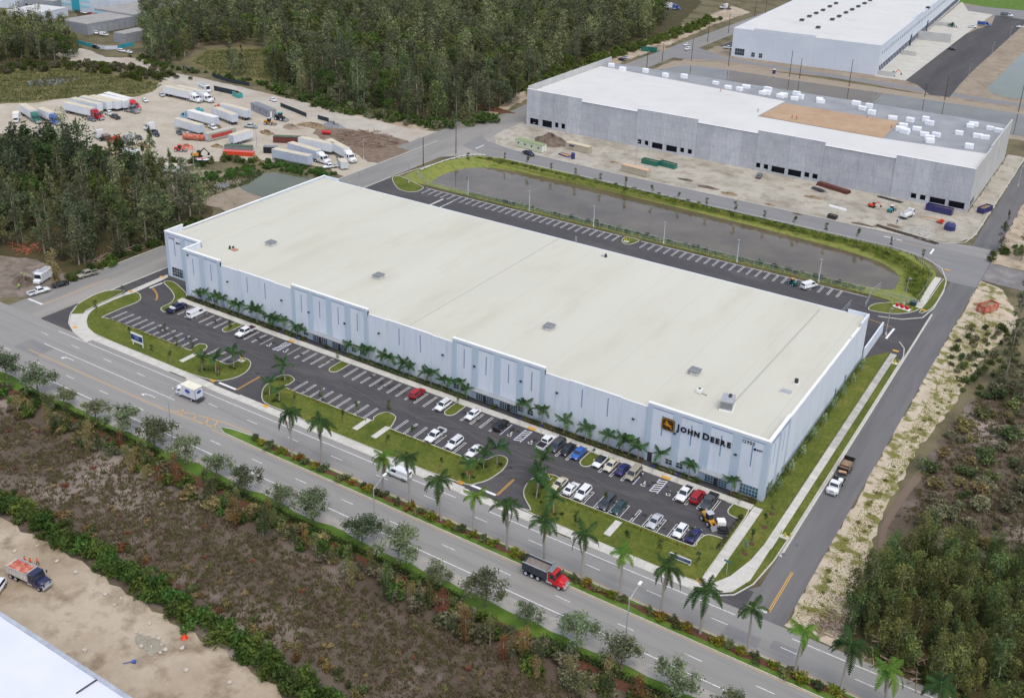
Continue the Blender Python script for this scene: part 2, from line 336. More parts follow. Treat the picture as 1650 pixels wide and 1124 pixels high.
# dirt road and truck yard
sheet('log_ground', jag_poly(smooth_poly(g2((505, 215), (540, 200), (600, 205), (650, 225), (665, 245), (640, 262), (600, 262), (575, 250)), 4), 2, .6, 77), .04, mat('dark_earth', [srgb('6a5a4c'), srgb('7d6c5c'), srgb('8d7c6c')], .4, .95, 9, .6, 2, lo=.3, hi=.7))
sheet('truck_yard', jag_poly(smooth_poly(g2((-60, 185), (0, 168), (60, 165), (110, 158), (200, 158), (245, 148), (262, 130), (330, 132), (420, 155), (500, 185), (560, 205), (640, 222), (668, 245), (640, 270), (560, 285), (520, 268), (440, 262), (410, 258), (330, 262), (290, 268), (230, 262), (180, 246), (120, 236), (60, 220), (0, 215), (-60, 215)), 4), 3, .8, 8), .03, M_sand2)
sheet('debris_yard', jag_poly(smooth_poly(g2((205, 300), (300, 275), (380, 280), (450, 300), (520, 330), (480, 345), (400, 350), (330, 330), (240, 330)), 4), 2.5, .8, 9), .025, M_earth)
sheet('dirt_road', jag_poly(smooth_poly(g2((90, 88), (130, 78), (170, 92), (205, 93), (235, 97), (255, 112), (330, 127), (420, 148), (520, 172), (620, 198), (700, 212), (790, 205), (800, 212), (770, 238), (690, 240), (640, 222), (540, 203), (440, 172), (330, 142), (255, 125), (215, 110), (170, 100), (120, 100)), 4), 3, .6, 10), .045, M_dirtroad)
sheet('yard_verge', jag_poly(g2((650, 215), (780, 195), (870, 150), (980, 108), (1080, 72), (1150, 40), (1210, 20), (1180, 10), (1090, 45), (1000, 78), (900, 112), (850, 140), (800, 175), (700, 200), (560, 178), (540, 186)), 3, .8, 11), .028, M_sand)
# dry grass clearing and marsh at upper left
sheet('dry_clearing', jag_poly(g2((305, 100), (330, 80), (380, 75), (430, 78), (440, 130), (400, 135), (345, 118)), 3, 1.2, 12), .02, M_dry)
sheet('wet_meadow', jag_poly(smooth_poly(g2((-80, 140), (0, 115), (120, 110), (230, 128), (262, 135), (240, 152), (120, 160), (60, 166), (-80, 180)), 4), 3, 1, 13), .022, M_dry)
sheet('meadow_water', jag_poly(smooth_poly(g2((40, 133), (80, 126), (125, 124), (110, 132), (60, 140)), 4), 2, .8, 14), .03, M_water)
sheet('yard_pond', smooth_poly(g2((385, 300), (420, 282), (455, 278), (530, 292), (580, 310), (520, 340), (430, 320)), 4), .035, M_greenwater)
# forest floors
for i, poly in enumerate([
    g2((200, 60), (330, 40), (430, 60), (440, 140), (540, 178), (700, 203), (790, 192), (850, 150), (900, 115), (1000, 80), (1090, 45), (1130, 5), (1100, -60), (500, -75), (100, -75), (130, 40)),
    g2((-60, 225), (60, 232), (160, 262), (250, 285), (330, 315), (345, 358), (270, 392), (180, 432), (130, 448), (60, 425), (-60, 430)),
    g2((-60, 45), (120, 55), (140, 88), (120, 105), (0, 108), (-60, 112)),
    [(-27, 150), (-26, 170), (-22, 182), (2, 190), (60, 190), (60, 142.5), (-10, 142.8)]]):
    sheet('forest_floor', jag_poly(poly, 5, 1.2, 20+i), .01, M_floor)
# cleared ground at the left edge
sheet('cleared_ground', jag_poly(g2((-60, 425), (0, 412), (60, 418), (120, 452), (100, 470), (60, 478), (0, 480), (-60, 478)), 2, .5, 31), .035, mat('grey_brown_dirt', [srgb('6f655a'), srgb('81766a'), srgb('958a7d')], .3, .95, 10, .6, 1.5, lo=.3, hi=.7, second=(srgb('5c5348'), .4, .5, .7)))
# gray warehouse site
sheet('building_site', jag_poly([(-236, 366), (-226, 349), (-215, 347.9), (-168, 346.3), (-60, 345.6), (-46, 349), (-41.4, 358), (-41.4, 470), (-48, 470), (-48, 384), (-232, 384), (-234, 400), (-236, 400)], 2, .35, 32), .052, mat('grey_site_sand', [srgb('918b7d'), srgb('a29c8e'), srgb('b3ad9f'), srgb('a09584')], .07, .95, 11, .6, .9, lo=.28, hi=.72, second=(srgb('867a69'), .2, .5, .72)))
# far site around the white warehouse
sheet('far_site', jag_poly([(-233, 552), (-232, 690), (-222, 930), (40, 1000), (60, 700), (20, 530), (-60, 553), (-150, 566)], 4, .6, 33), .03, M_earth)
froad = sheet('far_road', [(-252, 560), (-236, 556), (-215, 568), (-100, 563), (-30, 560), (60, 556), (60, 564.5), (-30, 569), (-100, 572), (-215, 577), (-236, 590), (-252, 600)], .06, M_back)
sheet('dock_apron', g2((1409, 123), (1459, 130), (1500, 98), (1559, 53), (1600, 24), (1560, 18), (1550, 3)), .07, mat('dock_concrete', [srgb('b0ada3'), srgb('bdbaaf'), srgb('c4c1b7')], .15, .9, 8, lo=.3, hi=.7))
flot = sheet('far_asphalt', g2((1459, 130), (1478, 137), (1498, 153), (1530, 157), (1545, 138), (1570, 112), (1600, 85), (1652, 38), (1652, 32), (1604, 25), (1598, 40), (1575, 47), (1555, 56)), .066, mat('far_new_asphalt', [srgb('444243'), srgb('4e4c4c'), srgb('5a5756')], .1, .85, 8, stretch=(1, .12, 1), lo=.3, hi=.7))
sheet('far_west_asphalt', [(-232, 605), (-216, 603), (-217, 655), (-231, 640)], .066, M_lot)
sheet('far_lawn', g2((1545, 4), (1650, 22), (1720, 20), (1720, -8), (1548, -6)), .05, M_verge)
sheet('far_street', g2((1540, 22), (1720, 42), (1720, 24), (1550, 8)), .055, M_back)
sheet('far_lake', smooth_poly(g2((1592, 146), (1608, 126), (1650, 84), (1720, 30), (1800, 40), (1800, 160), (1650, 160)), 4), .06, M_greenwater)
# canal behind the gray warehouse
sheet('canal_bank', jag_poly([(-236, 500), (-236, 549), (-215, 560), (-100, 558), (-40, 555), (60, 548), (60, 495)], 3, .5, 34), .035, M_dirtbank)
sheet('canal', smooth_poly([(-230, 528), (-226, 541), (-210, 546), (-160, 546), (-80, 548), (-20, 546), (60, 540), (60, 500), (-60, 505), (-230, 505)], 5), .06, M_water)
# retention pond
bank = link('pond_bank', fill(BANK, .07, holes=[WATER], zh=-1.75), M_bank); bank['kind'] = 'structure'
sheet('pond', [(x*1.01 if x < -130 else x+2, y+(1 if y > 310 else -1.5)) for x, y in WATER], -1.6, M_water)
# east shoulder, ditch and scrub
sheet('east_shoulder', jag_poly([(-33.1, 145), (-24, 144.5), (-25.5, 165), (-27.5, 185), (-27.0, 215), (-24.5, 240), (-23, 270), (-18, 296), (-26, 318), (-33.1, 322)], 2, .5, 41), .04, M_shoulder)
sheet('ditch_water', smooth_poly([(-25.6, 163), (-25.0, 172), (-26.6, 182), (-26.2, 196), (-25.0, 206), (-22.5, 212), (-23.6, 204), (-24.8, 194), (-25.3, 182), (-23.5, 171), (-24.6, 163)], 4), .05, M_mudwater)
sheet('east_marsh', jag_poly([(-25.5, 183), (-24, 215), (-21, 245), (-10, 262), (60, 270), (60, 180), (2, 188), (-20, 180)], 3, 1, 42), .02, M_marsh)
sheet('north_east_shoulder', jag_poly([(-33.3, 338), (-33, 420), (-30, 520), (20, 520), (20, 345), (-10, 337)], 3, .6, 43), .04, M_sand)
# ------------------------------------------------------------------ kerbs and walks of the warehouse plot
ZL = .17
lot = sheet('parking_lot', [(-234, 144.5), (-40.4, 144.5), (-40.4, 150), (-49, 150), (-49, 176.4), (-229, 182.5), (-234, 182.5)], .064, M_lot)
ZP = .071
blot = sheet('rear_parking_lot', [(-233.8, 182.5), (-228.5, 182.5), (-228.5, 248), (-40.2, 248), (-40.2, 290), (-57, 289.1), (-218, 290), (-226, 291), (-233.8, 291)], .062, M_lot)
def lawn(pts, name='lawn', kerb=True, m=None, smooth=True, n=4):
    P = smooth_poly(pts, n) if smooth else pts
    o = sheet(name, P, ZL, m or M_lawn)
    if kerb: part('kerb', ribbon(P, .2, .03, ZL+.03, True), M_kerb, o)
    return o
def px(*pts): return g2(*pts)
yS, yN = 154.9, 172.1
lawn(px((139.4,516.7),(143.4,506),(154,496.7),(172.7,488.7),(204.7,472.7),(219.4,471.4),(226.8,478),(222,486.7),(194,498),(165,511.5))
     + [(-219.5,154.4),(-205,154.6),(-190,154.6),(-189.2,155.2)] + px((312,559.5),(322,554.5),(332,556.2),(332.5,562),(322,569)) + [(-185.4,154.9),(-178,154.8),(-176.6,154.9)]
     + px((374,586),(389.6,578),(400,580),(404,588),(396,600),(380,608.5),(361,613),(345,613)) + [(-180,146.55),(-195,146.55),(-209,146.55)] + px((147,535),(141,527)))
lawn(px((422,636),(428,622),(448.7,606.8),(465,605),(474.5,612),(466,619.5)) + [(-156.8,154.8),(-145,154.85),(-132,154.9)] + px((603,672),(613,666.5),(626,665),(637,671),(636,678),(630,688)) + [(-126,154.9),(-115,155),(-106,155.1),(-104.4,155.3)]
     + px((783,741),(797,735),(810,735),(818,742),(812,755),(800,765),(785,774),(768,779),(750,780)) + [(-110,146.6),(-125,146.6),(-140,146.6),(-149,146.9)] + px((428,650),))
lawn(px((844.5,800),(846,785),(858.7,771),(879.3,765.2),(894.8,766.7),(902,775),(894,785)) + [(-84.8,155.1),(-70,155.2),(-57,155.3),(-54.2,155.6)] + px((1124,873),(1131,866),(1140,862),(1152,864),(1164,868),(1168,866))
     + px((1188,838),(1184,834),(1175,829),(1172.7,824),(1176,818),(1182,811)) + [(-54.4,172.3),(-50.6,172.3),(-49.6,171.5),(-49.4,165),(-49.4,150),(-49.6,147),(-55,146.4),(-70,146.5),(-80,146.6),(-87,146.9)] + px((855,822),))
for (x, a) in ((-189.9, 0), (-153.4, 0), (-119.0, 0), (-84.0, 0)):
    lawn([(x-1.3,172.2),(x-1.35,168.4),(x-1.15,167.4),(x-.6,166.8),(x,166.6),(x+.6,166.8),(x+1.15,167.4),(x+1.35,168.4),(x+1.3,172.2)], 'planted_island', smooth=False)
lawn(px((264,455),(275,467),(281,478),(276,488),(262,495),(259.5,499),(265,503),(272,501),(285,491),(299,479),(299,472),(280,455)), n=3)
lawn(px((115,506.5),(118,500),(127,490),(150,477),(170,470),(190,468),(200,470),(186,478),(160,490),(140,500),(134,506)), n=3)
# east lawns
sheet('corner_lawn', [(-49.4, 146.2), (-46.4, 145.3), (-43.2, 147.6), (-41.4, 152), (-40.5, 160), (-40.4, 176.2), (-48.3, 176.2), (-49.4, 176.2)], ZL-.012, M_lawn)
lawn([(-48.4,176.4),(-48.4,250),(-43.7,258),(-43.55,240),(-43.55,200),(-43.6,172),(-44.2,163),(-45.6,154),(-46.6,150),(-47.3,148.2),(-47.35,160),(-47.35,174.5)], 'side_lawn', False, smooth=False)
lawn([(-41.75,256.5),(-40.35,252),(-40.35,220),(-40.35,180),(-40.4,166),(-40.9,160),(-42.0,155.4),(-43,153.3),(-42.1,160),(-41.75,170),(-41.75,200)], 'verge_strip', False, smooth=False)
lawn(px((1399,498),(1410,490),(1440,488),(1478,489),(1481,498),(1465,504),(1440,506),(1410,502)), n=3)
lawn([(-43.0,287),(-40.9,291),(-40.5,300),(-41,312),(-42.4,316),(-42.7,300)], 'verge_strip', n=3)
lawn(px((632,287),(646,285),(676,299),(682,303),(672,309),(655,309),(640,303)), n=3)
lawn([(-135.4,289),(-135.2,285.6),(-133.6,283.7),(-132,283.7),(-131,285.6),(-130.8,289)], 'planted_island', n=3)
# sidewalks laid slab by slab
def walk(name, x0, x1, y0, y1, pitch, m, axis):
    root = thing(name, None, None); root['kind'] = 'structure'; L = (x1-x0) if axis == 'x' else (y1-y0); n = max(1, round(L/pitch)); p = L/n
    me = (MB().box(-p/2+.02, p/2-.02, -(y1-y0)/2, (y1-y0)/2, -.1, 0) if axis == 'x' else MB().box(-(x1-x0)/2, (x1-x0)/2, -p/2+.02, p/2-.02, -.1, 0)).mesh('slab'); me.materials.append(m)
    for k in range(n): link('slab', me, None, root, ((x0+(k+.5)*p, (y0+y1)/2, ZL+.01+.004*((k*7) % 3)) if axis == 'x' else ((x0+x1)/2, y0+(k+.5)*p, ZL+.01+.004*((k*7) % 3))))
    return root
walk('front_sidewalk', -213, -171.6, 144.45, 146.4, 1.8, M_conc, 'x'); walk('front_sidewalk', -163, -99.9, 144.45, 146.4, 1.8, M_conc, 'x'); walk('front_sidewalk', -91.6, -50.5, 144.45, 146.4, 1.8, M_conc, 'x')
walk('facade_walk', -214, -49.4, 172.35, 174.3, 2.73, M_conc, 'x')
walk('side_sidewalk', -43.45, -41.85, 163, 204, 1.8, M_conc, 'y'); walk('side_sidewalk', -43.45, -41.85, 204, 257, 1.8, M_walk_old, 'y')
walk('link_walk', -49.25, -47.45, 147.2, 173.9, 1.8, M_conc, 'y'); walk('pond_sidewalk', -44.9, -43.0, 290, 316, 1.8, M_conc, 'y')
def pave(pts, name='pavement', z=ZL+.012, m=None): return sheet(name, pts, z, m or M_conc)
pave(smooth_poly([(-50.5,144.5),(-46.5,145.0),(-43.6,147.6),(-42.0,152.4),(-42.0,163),(-43.5,163),(-43.9,158),(-45.4,151.5),(-47.4,147.6),(-50.5,146.4)], 1), 'corner_pavement')
pave(px((115,506.5),(133,506),(143,500),(165,489),(202,472.5),(211,468),(262,446),(270,443),(271,447),(262,452),(215,473),(204,476),(170,489),(152,498),(143,507),(139.5,517),(142,528),(156,541))+[(-213,146.4),(-213,144.45)]+px((140,553),(119,535),(111,520)), 'corner_pavement')
part('kerb', ribbon([(-213,144.4)]+px((141,554),(119,536),(110.5,521),(113,508),(127,489),(150,475.5),(172,467.5)), .22, .03, ZL+.03), M_kerb, road)
pave(px((300,479),(283,489),(290,494),(300,490)), 'corner_pavement')
for x0, x1 in ((-213, -171.6), (-163, -99.9), (-91.6, -50.4)):
    mk('kerb_top', x0, x1, 144.2, 144.45, M_kerb, lot, ZL+.012); part('kerb_face', MB().box(x0, x1, 144.18, 144.24, .02, ZL+.01), M_kerb, road)
part('kerb', ribbon([(-50.4,144.3),(-46,144.8),(-43,147.2),(-41.2,151.8),(-40.35,160),(-40.2,170),(-40.2,257),(-41.2,262),(-43.2,265)], .25, .03, ZL+.02), M_kerb, sroad)
mk('gutter', -40.05, -39.55, 162, 288, M_kerb, sroad, .064)
part('kerb', ribbon([(-52,277.5),(-46,279.5),(-41.5,284),(-40.3,292),(-40.4,306),(-41.5,315),(-44.6,324),(-52,331),(-62,333.2),(-120,334.1),(-170,335.4),(-214,336.0),(-224,332),(-229,322),(-232.4,300),(-232.9,292)], .3, .03, ZL+.02), M_kerb, broad)
part('kerb', ribbon([(-41.6,470),(-41.6,362),(-43,352),(-48,347.2),(-60,345.6),(-168,346.1),(-215,347.9),(-226,351),(-233,360),(-235,372)], .3, .03, ZL), M_kerb, broad)
part('kerb', ribbon([(-233.9,165),(-233.9,186)], .5, .03, .07), M_kerb, wroad); part('kerb', ribbon([(-233.9,186),(-233.9,291)], .4, .03, .09), M_kerb, wroad)
part('kerb', ribbon([(-247.8,172),(-247.9,340)], .3, .03, .12), M_kerb, wroad)
mk('drive_apron', -171.8, -163, 144.2, 146.2, M_conc, lot, .07); mk('drive_apron', -100, -91.5, 144.2, 146.2, M_conc, lot, .07)
# median
mid = lawn([(-156.4,134.0),(-154,132.9),(-140,132.75),(-60,132.7),(0,132.7),(100,132.7),(100,135.75),(0,135.75),(-60,135.75),(-140,135.75),(-149,135.5),(-154,134.9)], 'median', m=M_verge, smooth=False)
sheet('median_mulch', jag_poly(rect(-143, 100, 134.0, 135.2), 1.2, .3, 50), ZL+.015, M_mulch)
for (px_, c) in (((663, 640), M_yel), ((1120, 712), M_yel)): pass
# ------------------------------------------------------------------ stall lines
def hairpin(L, sgn, gap=.45, w=.11):
    mb = MB()
    for s in (-1, 1): mb.add([(s*gap/2-w/2,0,0),(s*gap/2+w/2,0,0),(s*gap/2+w/2,L*sgn,0),(s*gap/2-w/2,L*sgn,0)], [(0,1,2,3)])
    mb.add([(-gap/2-w/2,L*sgn,0),(gap/2+w/2,L*sgn,0),(gap/2+w/2,(L+w)*sgn,0),(-gap/2-w/2,(L+w)*sgn,0)], [(0,1,2,3)])
    me = mb.mesh('stall_line'); me.materials.append(M_white); return me
hpN, hpS = hairpin(5.1, -1), hairpin(4.8, 1); hpB = hairpin(5.0, -1)
for x0, x1, n in ((-207.1, -193.5, 6), (-182.5, -179.8, 2), (-165.2, -157.2, 4), (-149.3, -122.9, 11), (-115.1, -107.4, 4), (-95.7, -88.0, 4), (-80.2, -75.0, 3), (-63.4, -55.7, 4)):
    for k in range(n): link('stall_line', hpN, None, lot, (x0+(x1-x0)*k/max(1, n-1), 171.9, ZP))
for x0, x1, n in ((-219.2, -192.3, 11), (-183.9, -178.5, 3), (-154.7, -133.5, 9), (-124.8, -106.5, 8), (-83.1, -54.2, 12)):
    for k in range(n): link('stall_line', hpS, None, lot, (x0+(x1-x0)*k/max(1, n-1), 155.0, ZP))
for x in (-177.2, -167.9): mk('stall_line', x-.06, x+.06, 166.8, 171.9, M_white, lot, ZP)
for x in (-104.8, -72.5): mk('stall_line', x-.06, x+.06, 166.8, 171.9, M_white, lot, ZP); mk('blue_line', x+.12, x+.24, 166.8, 171.9, M_bluep, lot, ZP)
def access(x, w=1.6):
    for s in (0, w): mk('hatch_line', x+s-.06, x+s+.06, 166.8, 171.9, M_white, lot, ZP); mk('blue_line', x+s+(-.24 if s == 0 else .12), x+s+(-.12 if s == 0 else .24), 166.8, 171.9, M_bluep, lot, ZP)
    for k in range(6): part('hatch_bar', ribbon([(x+.05, 166.9+k*.85), (x+w-.05, 167.5+k*.85)], .22, ZP+.004), M_white, lot)
    mk('curb_ramp_pad', x-.1, x+w+.3, 172.3, 173.2, M_yel, lot, ZL+.03)
access(-172.8); access(-101.2); access(-68.7)
def wheelchair(x, y):
    mb = MB(); c = [(math.cos(a)*.42, math.sin(a)*.42) for a in np.linspace(R_(-200), R_(40), 14)]; mb.add(ribbon(c, .13, 0).v, ribbon(c, .13, 0).f)
    for r in ([(-.05, .25), (-.12, 1.0)], [(-.1, .35), (.35, .3), (.55, -.35)], [(-.08, .75), (.3, .7)]): k = ribbon(r, .14, 0); mb.add(k.v, k.f)
    mb.add([(-.27, 1.08, 0), (.03, 1.08, 0), (.03, 1.36, 0), (-.27, 1.36, 0)], [(0, 1, 2, 3)])
    part('wheelchair_symbol', mb, M_white, lot, (x, y, ZP))
for x in (-175.2, -169.6, -103.0, -97.7, -70.7, -65.1): wheelchair(x, 167.9)
for k in range(29): link('stall_line', hpB, None, blot, (-213.9+2.72*k, 288.7, ZP))
for k in range(24): link('stall_line', hpB, None, blot, (-127.8+2.72*k, 288.7, ZP))
mk('lot_edge_line', -216, -137, 288.75, 288.95, M_white, blot, ZP); mk('lot_edge_line', -130, -58, 288.75, 288.95, M_white, blot, ZP)
mk('stop_bar', -204.6, -203.8, 268, 283.0, M_conc, blot, ZP); mk('stop_bar', -200.2, -199.9, 268, 283, M_white, blot, ZP)
for a, b in (((-224.4, 277), (-219, 277)),): pass
# yellow centre lines and stop bars at the drives
def dbl(pts, n=2):
    for k in range(n): part('centre_line', ribbon(pts, .14, ZP, off=.16-.32*k), M_yel, lot)
dbl([(-165.4, 147.6), (-165.5, 155.2)]); dbl([(-93.2, 147.9), (-93.3, 154.4)])
mk('stop_bar', -171.2, -165.6, 147.3, 147.9, M_white, lot, ZP); mk('stop_bar', -99.4, -93.4, 147.5, 148.1, M_white, lot, ZP)
dbl(smooth_poly(px((245, 464), (250, 469), (253, 475), (253, 481), (250, 484)), 3, False))
part('stop_bar', ribbon(px((241, 464), (262, 456)), .5, ZP), M_white, lot)
part('stop_bar', ribbon([(-46.6, 265), (-46.3, 272.5)], .55, ZP), M_white, blot); part('centre_line', ribbon([(-46.8, 272.9), (-57, 275)], .16, ZP), M_yel, blot)
for p in ((343, 614), (428, 655), (742, 778), (1128, 937), (211, 470), (261, 447), (121, 528), (1526, 436), (1487, 500), (1443, 566)):
    q = G(*p); mk('tactile_pad', q.x-.75, q.x+.75, q.y-.45, q.y+.45, M_yel, lot, ZL+.03)
# drainage flumes
for a in ((316, 571), (594, 677), (624, 690), (996, 842)):
    q = G(*a); o = struct('drain_flume', MB().box(-.7, .7, -4.8, .3, ZL, ZL+.06), M_conc); o.location = (q.x, q.y, 0)
for p, w in (((292, 602), 5.5), ((905, 862), 4)):
    q = G(*p); mk('storm_drain', q.x-w/2, q.x+w/2, 144.2, 144.5, mat('dark_grate', srgb('3a3a3c')), road, .2)

# wear on the asphalt
M_oil = mat('oil_stain', [srgb('2c2b2c'), srgb('3a393a')], 2, .6); M_scuff = mat('tyre_scuff', [srgb('5a5856'), srgb('64625f')], 1.5, .85, 6); me_o = [fill(jag_poly([(r_*math.cos(a), r_*math.sin(a)) for a in np.linspace(0, 5.8, 9)], .3, .07, 60+k), 0) for k, r_ in enumerate((.3, .42, .55))]
for m_ in me_o: m_.materials.append(M_oil)
for k in range(110):
    nrow = rnd.random() < .55; x = rnd.uniform(-208, -56) if nrow else rnd.uniform(-218, -56)
    link('oil_stain', me_o[k % 3], None, lot, (x, rnd.uniform(168.2, 171) if nrow else rnd.uniform(155.6, 159), ZP+.003+.00002*k), rnd.uniform(0, 6))
for k in range(16):
    x = rnd.uniform(-215, -70); P = smooth_poly([(x, 163.3+rnd.uniform(-2.5, 2.5)), (x+rnd.uniform(4, 9), 163.3+rnd.uniform(-2, 2)), (x+rnd.uniform(12, 20), 163.3+rnd.uniform(-2.5, 2.5))], 6, False); part('tyre_mark', ribbon(P, .22, ZP-.002-.00005*k), M_scuff, lot)
for cx in (-167, -95):
    for r_ in (5.5, 7, 8.6): part('tyre_mark', ribbon([(cx+3+r_*math.cos(a), 148+1.6*r_*math.sin(a)*.9) for a in np.linspace(1.7, 3.0, 10)], .25, ZP-.0035), M_scuff, lot)
# ------------------------------------------------------------------ main warehouse
M_wall = mat('white_wall_paint', [srgb('d3dae4'), srgb('dae0e8')], .25, .8, 7, lo=.3, hi=.7, stretch=(1, 1, .12), second=(srgb('c1cbd8'), .7, .52, .78))
M_pil = mat('pale_blue_paint', [srgb('b4c3d2'), srgb('bccad7')], .3, .8, 6, stretch=(1, 1, .25))
M_rev = mat('blue_grey_reveal', srgb('7f91b4'), rough=.8)
M_roof = mat('white_roof_membrane', [srgb('c3c1b2'), srgb('c7c5b6'), srgb('cbc9bb')], .05, .8, 9, lo=.3, hi=.7, stretch=(1, .3, 1), second=(srgb('bab6a2'), .09, .5, .8))
M_cap = mat('parapet_cap', [srgb('e6e6e2'), srgb('eeeeea')], .5, .7)
M_frame = mat('aluminium_frame', srgb('c5ccd2'), rough=.4, metal=.3)
M_glass = mat('window_glass', [srgb('2b3744'), srgb('36444f')], 1.5, .08, spec=.6, coord='obj')
M_tealglass = mat('teal_glass', [srgb('2a5468'), srgb('35687e')], 1.2, .06, spec=.6, coord='obj')
M_dark = mat('dark_metal', srgb('3b3d41'), rough=.6)
M_grey = mat('grey_metal', [srgb('7e8083'), srgb('8d8f91')], 1.5, .5, metal=.2)
M_ltgrey = mat('light_grey_metal', [srgb('a4a7aa'), srgb('b4b6b8')], 1.5, .5, metal=.2)
M_galv = mat('galvanised_steel', [srgb('a8adb0'), srgb('b9bdbf')], 2, .5, metal=.3)

def glazed(name, parent, x0, x1, z0, z1, nx, nz, y=176.5, gm=None, door=False, axis='y', zrows=None):
    """window on a facade: a frame part with pane sub-parts. axis y: facade faces -Y at y; axis x: faces +X at x=y"""
    W, H = x1-x0, z1-z0; f = .09
    def b(mb, u0, u1, d0, d1, a0, a1):
        if axis == 'y': mb.box(u0, u1, -d1, -d0, a0, a1)
        else: mb.box(d0, d1, u0, u1, a0, a1)
    mb = MB(); xs = [W*i/nx for i in range(nx+1)]; zs = [H*i/nz for i in range(nz+1)]
    for i, x in enumerate(xs): b(mb, x-f/2, x+f/2, -.02, .06, -f/2, H+f/2)
    for z in zs: b(mb, 0, W, -.02, .055, z-f/2, z+f/2)
    fr = part(name, mb, M_frame, parent, (x0, y, z0) if axis == 'y' else (y, x0, z0))
    pm = MB(); b(pm, -(W/nx-f)/2, (W/nx-f)/2, -.02, .03, -(H/nz-f)/2, (H/nz-f)/2); me = pm.mesh('pane'); me.materials.append(gm or M_glass)
    for i in range(nx):
        for j in range(nz):
            c = (W*(i+.5)/nx, H*(j+.5)/nz); link('pane', me, None, fr, (c[0], 0, c[1]) if axis == 'y' else (0, c[0], c[1]))
    return fr
YF, ZT, ZLOW = 176.5, 13.8, 12.5
wh = thing('warehouse', 'long white warehouse with pale flat roof and blue-grey pilasters behind the front parking lot', 'warehouse')
def wpart(name, x0, x1, y0, y1, z0, z1, m, bev=False): return part(name, MB().box(x0, x1, y0, y1, z0, z1), m, wh)
def tower(x0, x1, n, yf=YF, first=1.1, last=1.1, mid=1.8, depth=.6, hz=ZT):
    pw = (x1-x0-first-last-mid*(n-1))/n
    wpart('parapet_wall', x0, x1, yf, yf+depth, ZLOW-.4, hz, M_pil)
    wpart('cornice', x0-.12, x1+.12, yf-.14, yf+depth+.05, hz, hz+.16, M_cap); wpart('cornice_band', x0-.06, x1+.06, yf-.07, yf-.004, hz-.42, hz-.005, M_wall)
    x = x0
    for k in range(n+1):
        w = first if k == 0 else (last if k == n else mid)
        wpart('pilaster', x, x+w, yf-.1, yf+.5, 0, hz-.5, M_pil); x += w
        if k < n:
            wpart('wall_panel', x+.01, x+pw-.01, yf-.03, yf+.45, 0, hz-.46, M_wall)
            wpart('reveal', x+.05, x+pw-.05, yf-.045, yf-.028, hz-.86, hz-.64, M_rev); wpart('reveal', x+pw/2-.13, x+pw/2+.13, yf-.045, yf-.028, 7.05, 11.85, M_rev)
            x += pw
T = ((-214.6, -200.4, 2), (-174.7, -149.8, 4), (-124.4, -99.7, 4), (-74.7, -48.5, 4))
for x0, x1, n in T: tower(x0, x1, n)
tower(-229, -214.7, 2, 182.6)
wpart('step_wall', -214.7, -214.25, 177.1, 182.55, 0, ZT, M_wall); wpart('cornice', -214.75, -214.15, 177.15, 182.45, ZT, ZT+.16, M_cap)
for x0, x1 in ((-200.4, -174.7), (-149.8, -124.4), (-99.7, -74.7)):
    w = (x1-x0)/4
    for k in range(4):
        mid = k in (1, 2); zt = ZLOW+(.22 if mid else 0); yo = .32 if not mid else .2
        wpart('wall_panel', x0+k*w+.015, x0+(k+1)*w-.015, YF+yo, YF+.6, 0, zt, M_wall)
        wpart('parapet_cap', x0+k*w, x0+(k+1)*w, YF+yo-.03, YF+.65, zt, zt+.06, M_cap)
        if mid: xm = x0+(k+.5)*w; wpart('reveal', xm-.13, xm+.13, YF+yo-.015, YF+yo+.003, 7.05, 11.6, M_rev)
# east wall
def ew(name, y0, y1, z0, z1, m, d=.45, out=0): return wpart(name, -48.5-d, -48.5+out, y0, y1, z0, z1, m)
ew('parapet_wall', 177.1, 188.9, ZLOW, ZT, M_pil, .5); wpart('cornice', -49.1, -48.36, 176.4, 189, ZT+.003, ZT+.165, M_cap)
for a, b, m, o in ((176.5, 177.7, M_pil, .06), (177.71, 182.3, M_wall, .0), (182.31, 183.6, M_pil, .06), (183.61, 188.0, M_wall, 0), (188.01, 189.0, M_pil, .06)):
    ew('pilaster' if m is M_pil else 'wall_panel', a+.005, b-.005, 0, ZLOW if m is M_wall else ZT-.5, m, .45, o)
for ym in (180.0, 185.8): ew('reveal', ym-.1, ym+.1, 7.05, 11.85, M_rev, -.002, .02)
for a, b in ((177.8, 182.2), (183.7, 187.9)): ew('reveal', a, b, ZT-.86, ZT-.64, M_rev, -.005, .045)
for k in range(8):
    a = 189.0+k*7.58; z = ZLOW-.12-.1*k
    part('wall_panel', MB().box(-49.3, -48.9, a+.01, a+7.57, 0, z), M_wall, wh); part('wainscot', MB().box(-48.9, -48.84, a+.01, a+7.57, 0, 1.5), M_pil, wh)
    part('parapet_cap', MB().box(-49.5, -48.86, a, a+7.58, z, z+.07), M_cap, wh)
# west and rear walls
wpart('wall_panel', -229, -228.6, 183.2, 249.6, 0, 12.7, M_wall); wpart('parapet_cap', -229.05, -228.3, 189, 249.65, 12.7, 12.78, M_cap)
wpart('parapet_wall', -229, -228.55, 183.3, 188.9, 12.7, ZT, M_wall); wpart('cornice', -229.1, -228.5, 183.3, 189, ZT, ZT+.16, M_cap)
wpart('rear_wall', -228.5, -49.3, 249.2, 249.6, 0, 11.75, M_wall)
wpart('parapet_wall', -228.5, -222.6, 249.2, 249.6, 11.75, 12.7, M_wall); wpart('parapet_wall', -54, -48.7, 249.2, 249.6, 11.75, 12.7, M_wall); wpart('parapet_wall', -49.2, -48.75, 243, 249.1, 11.4, 12.7, M_wall)
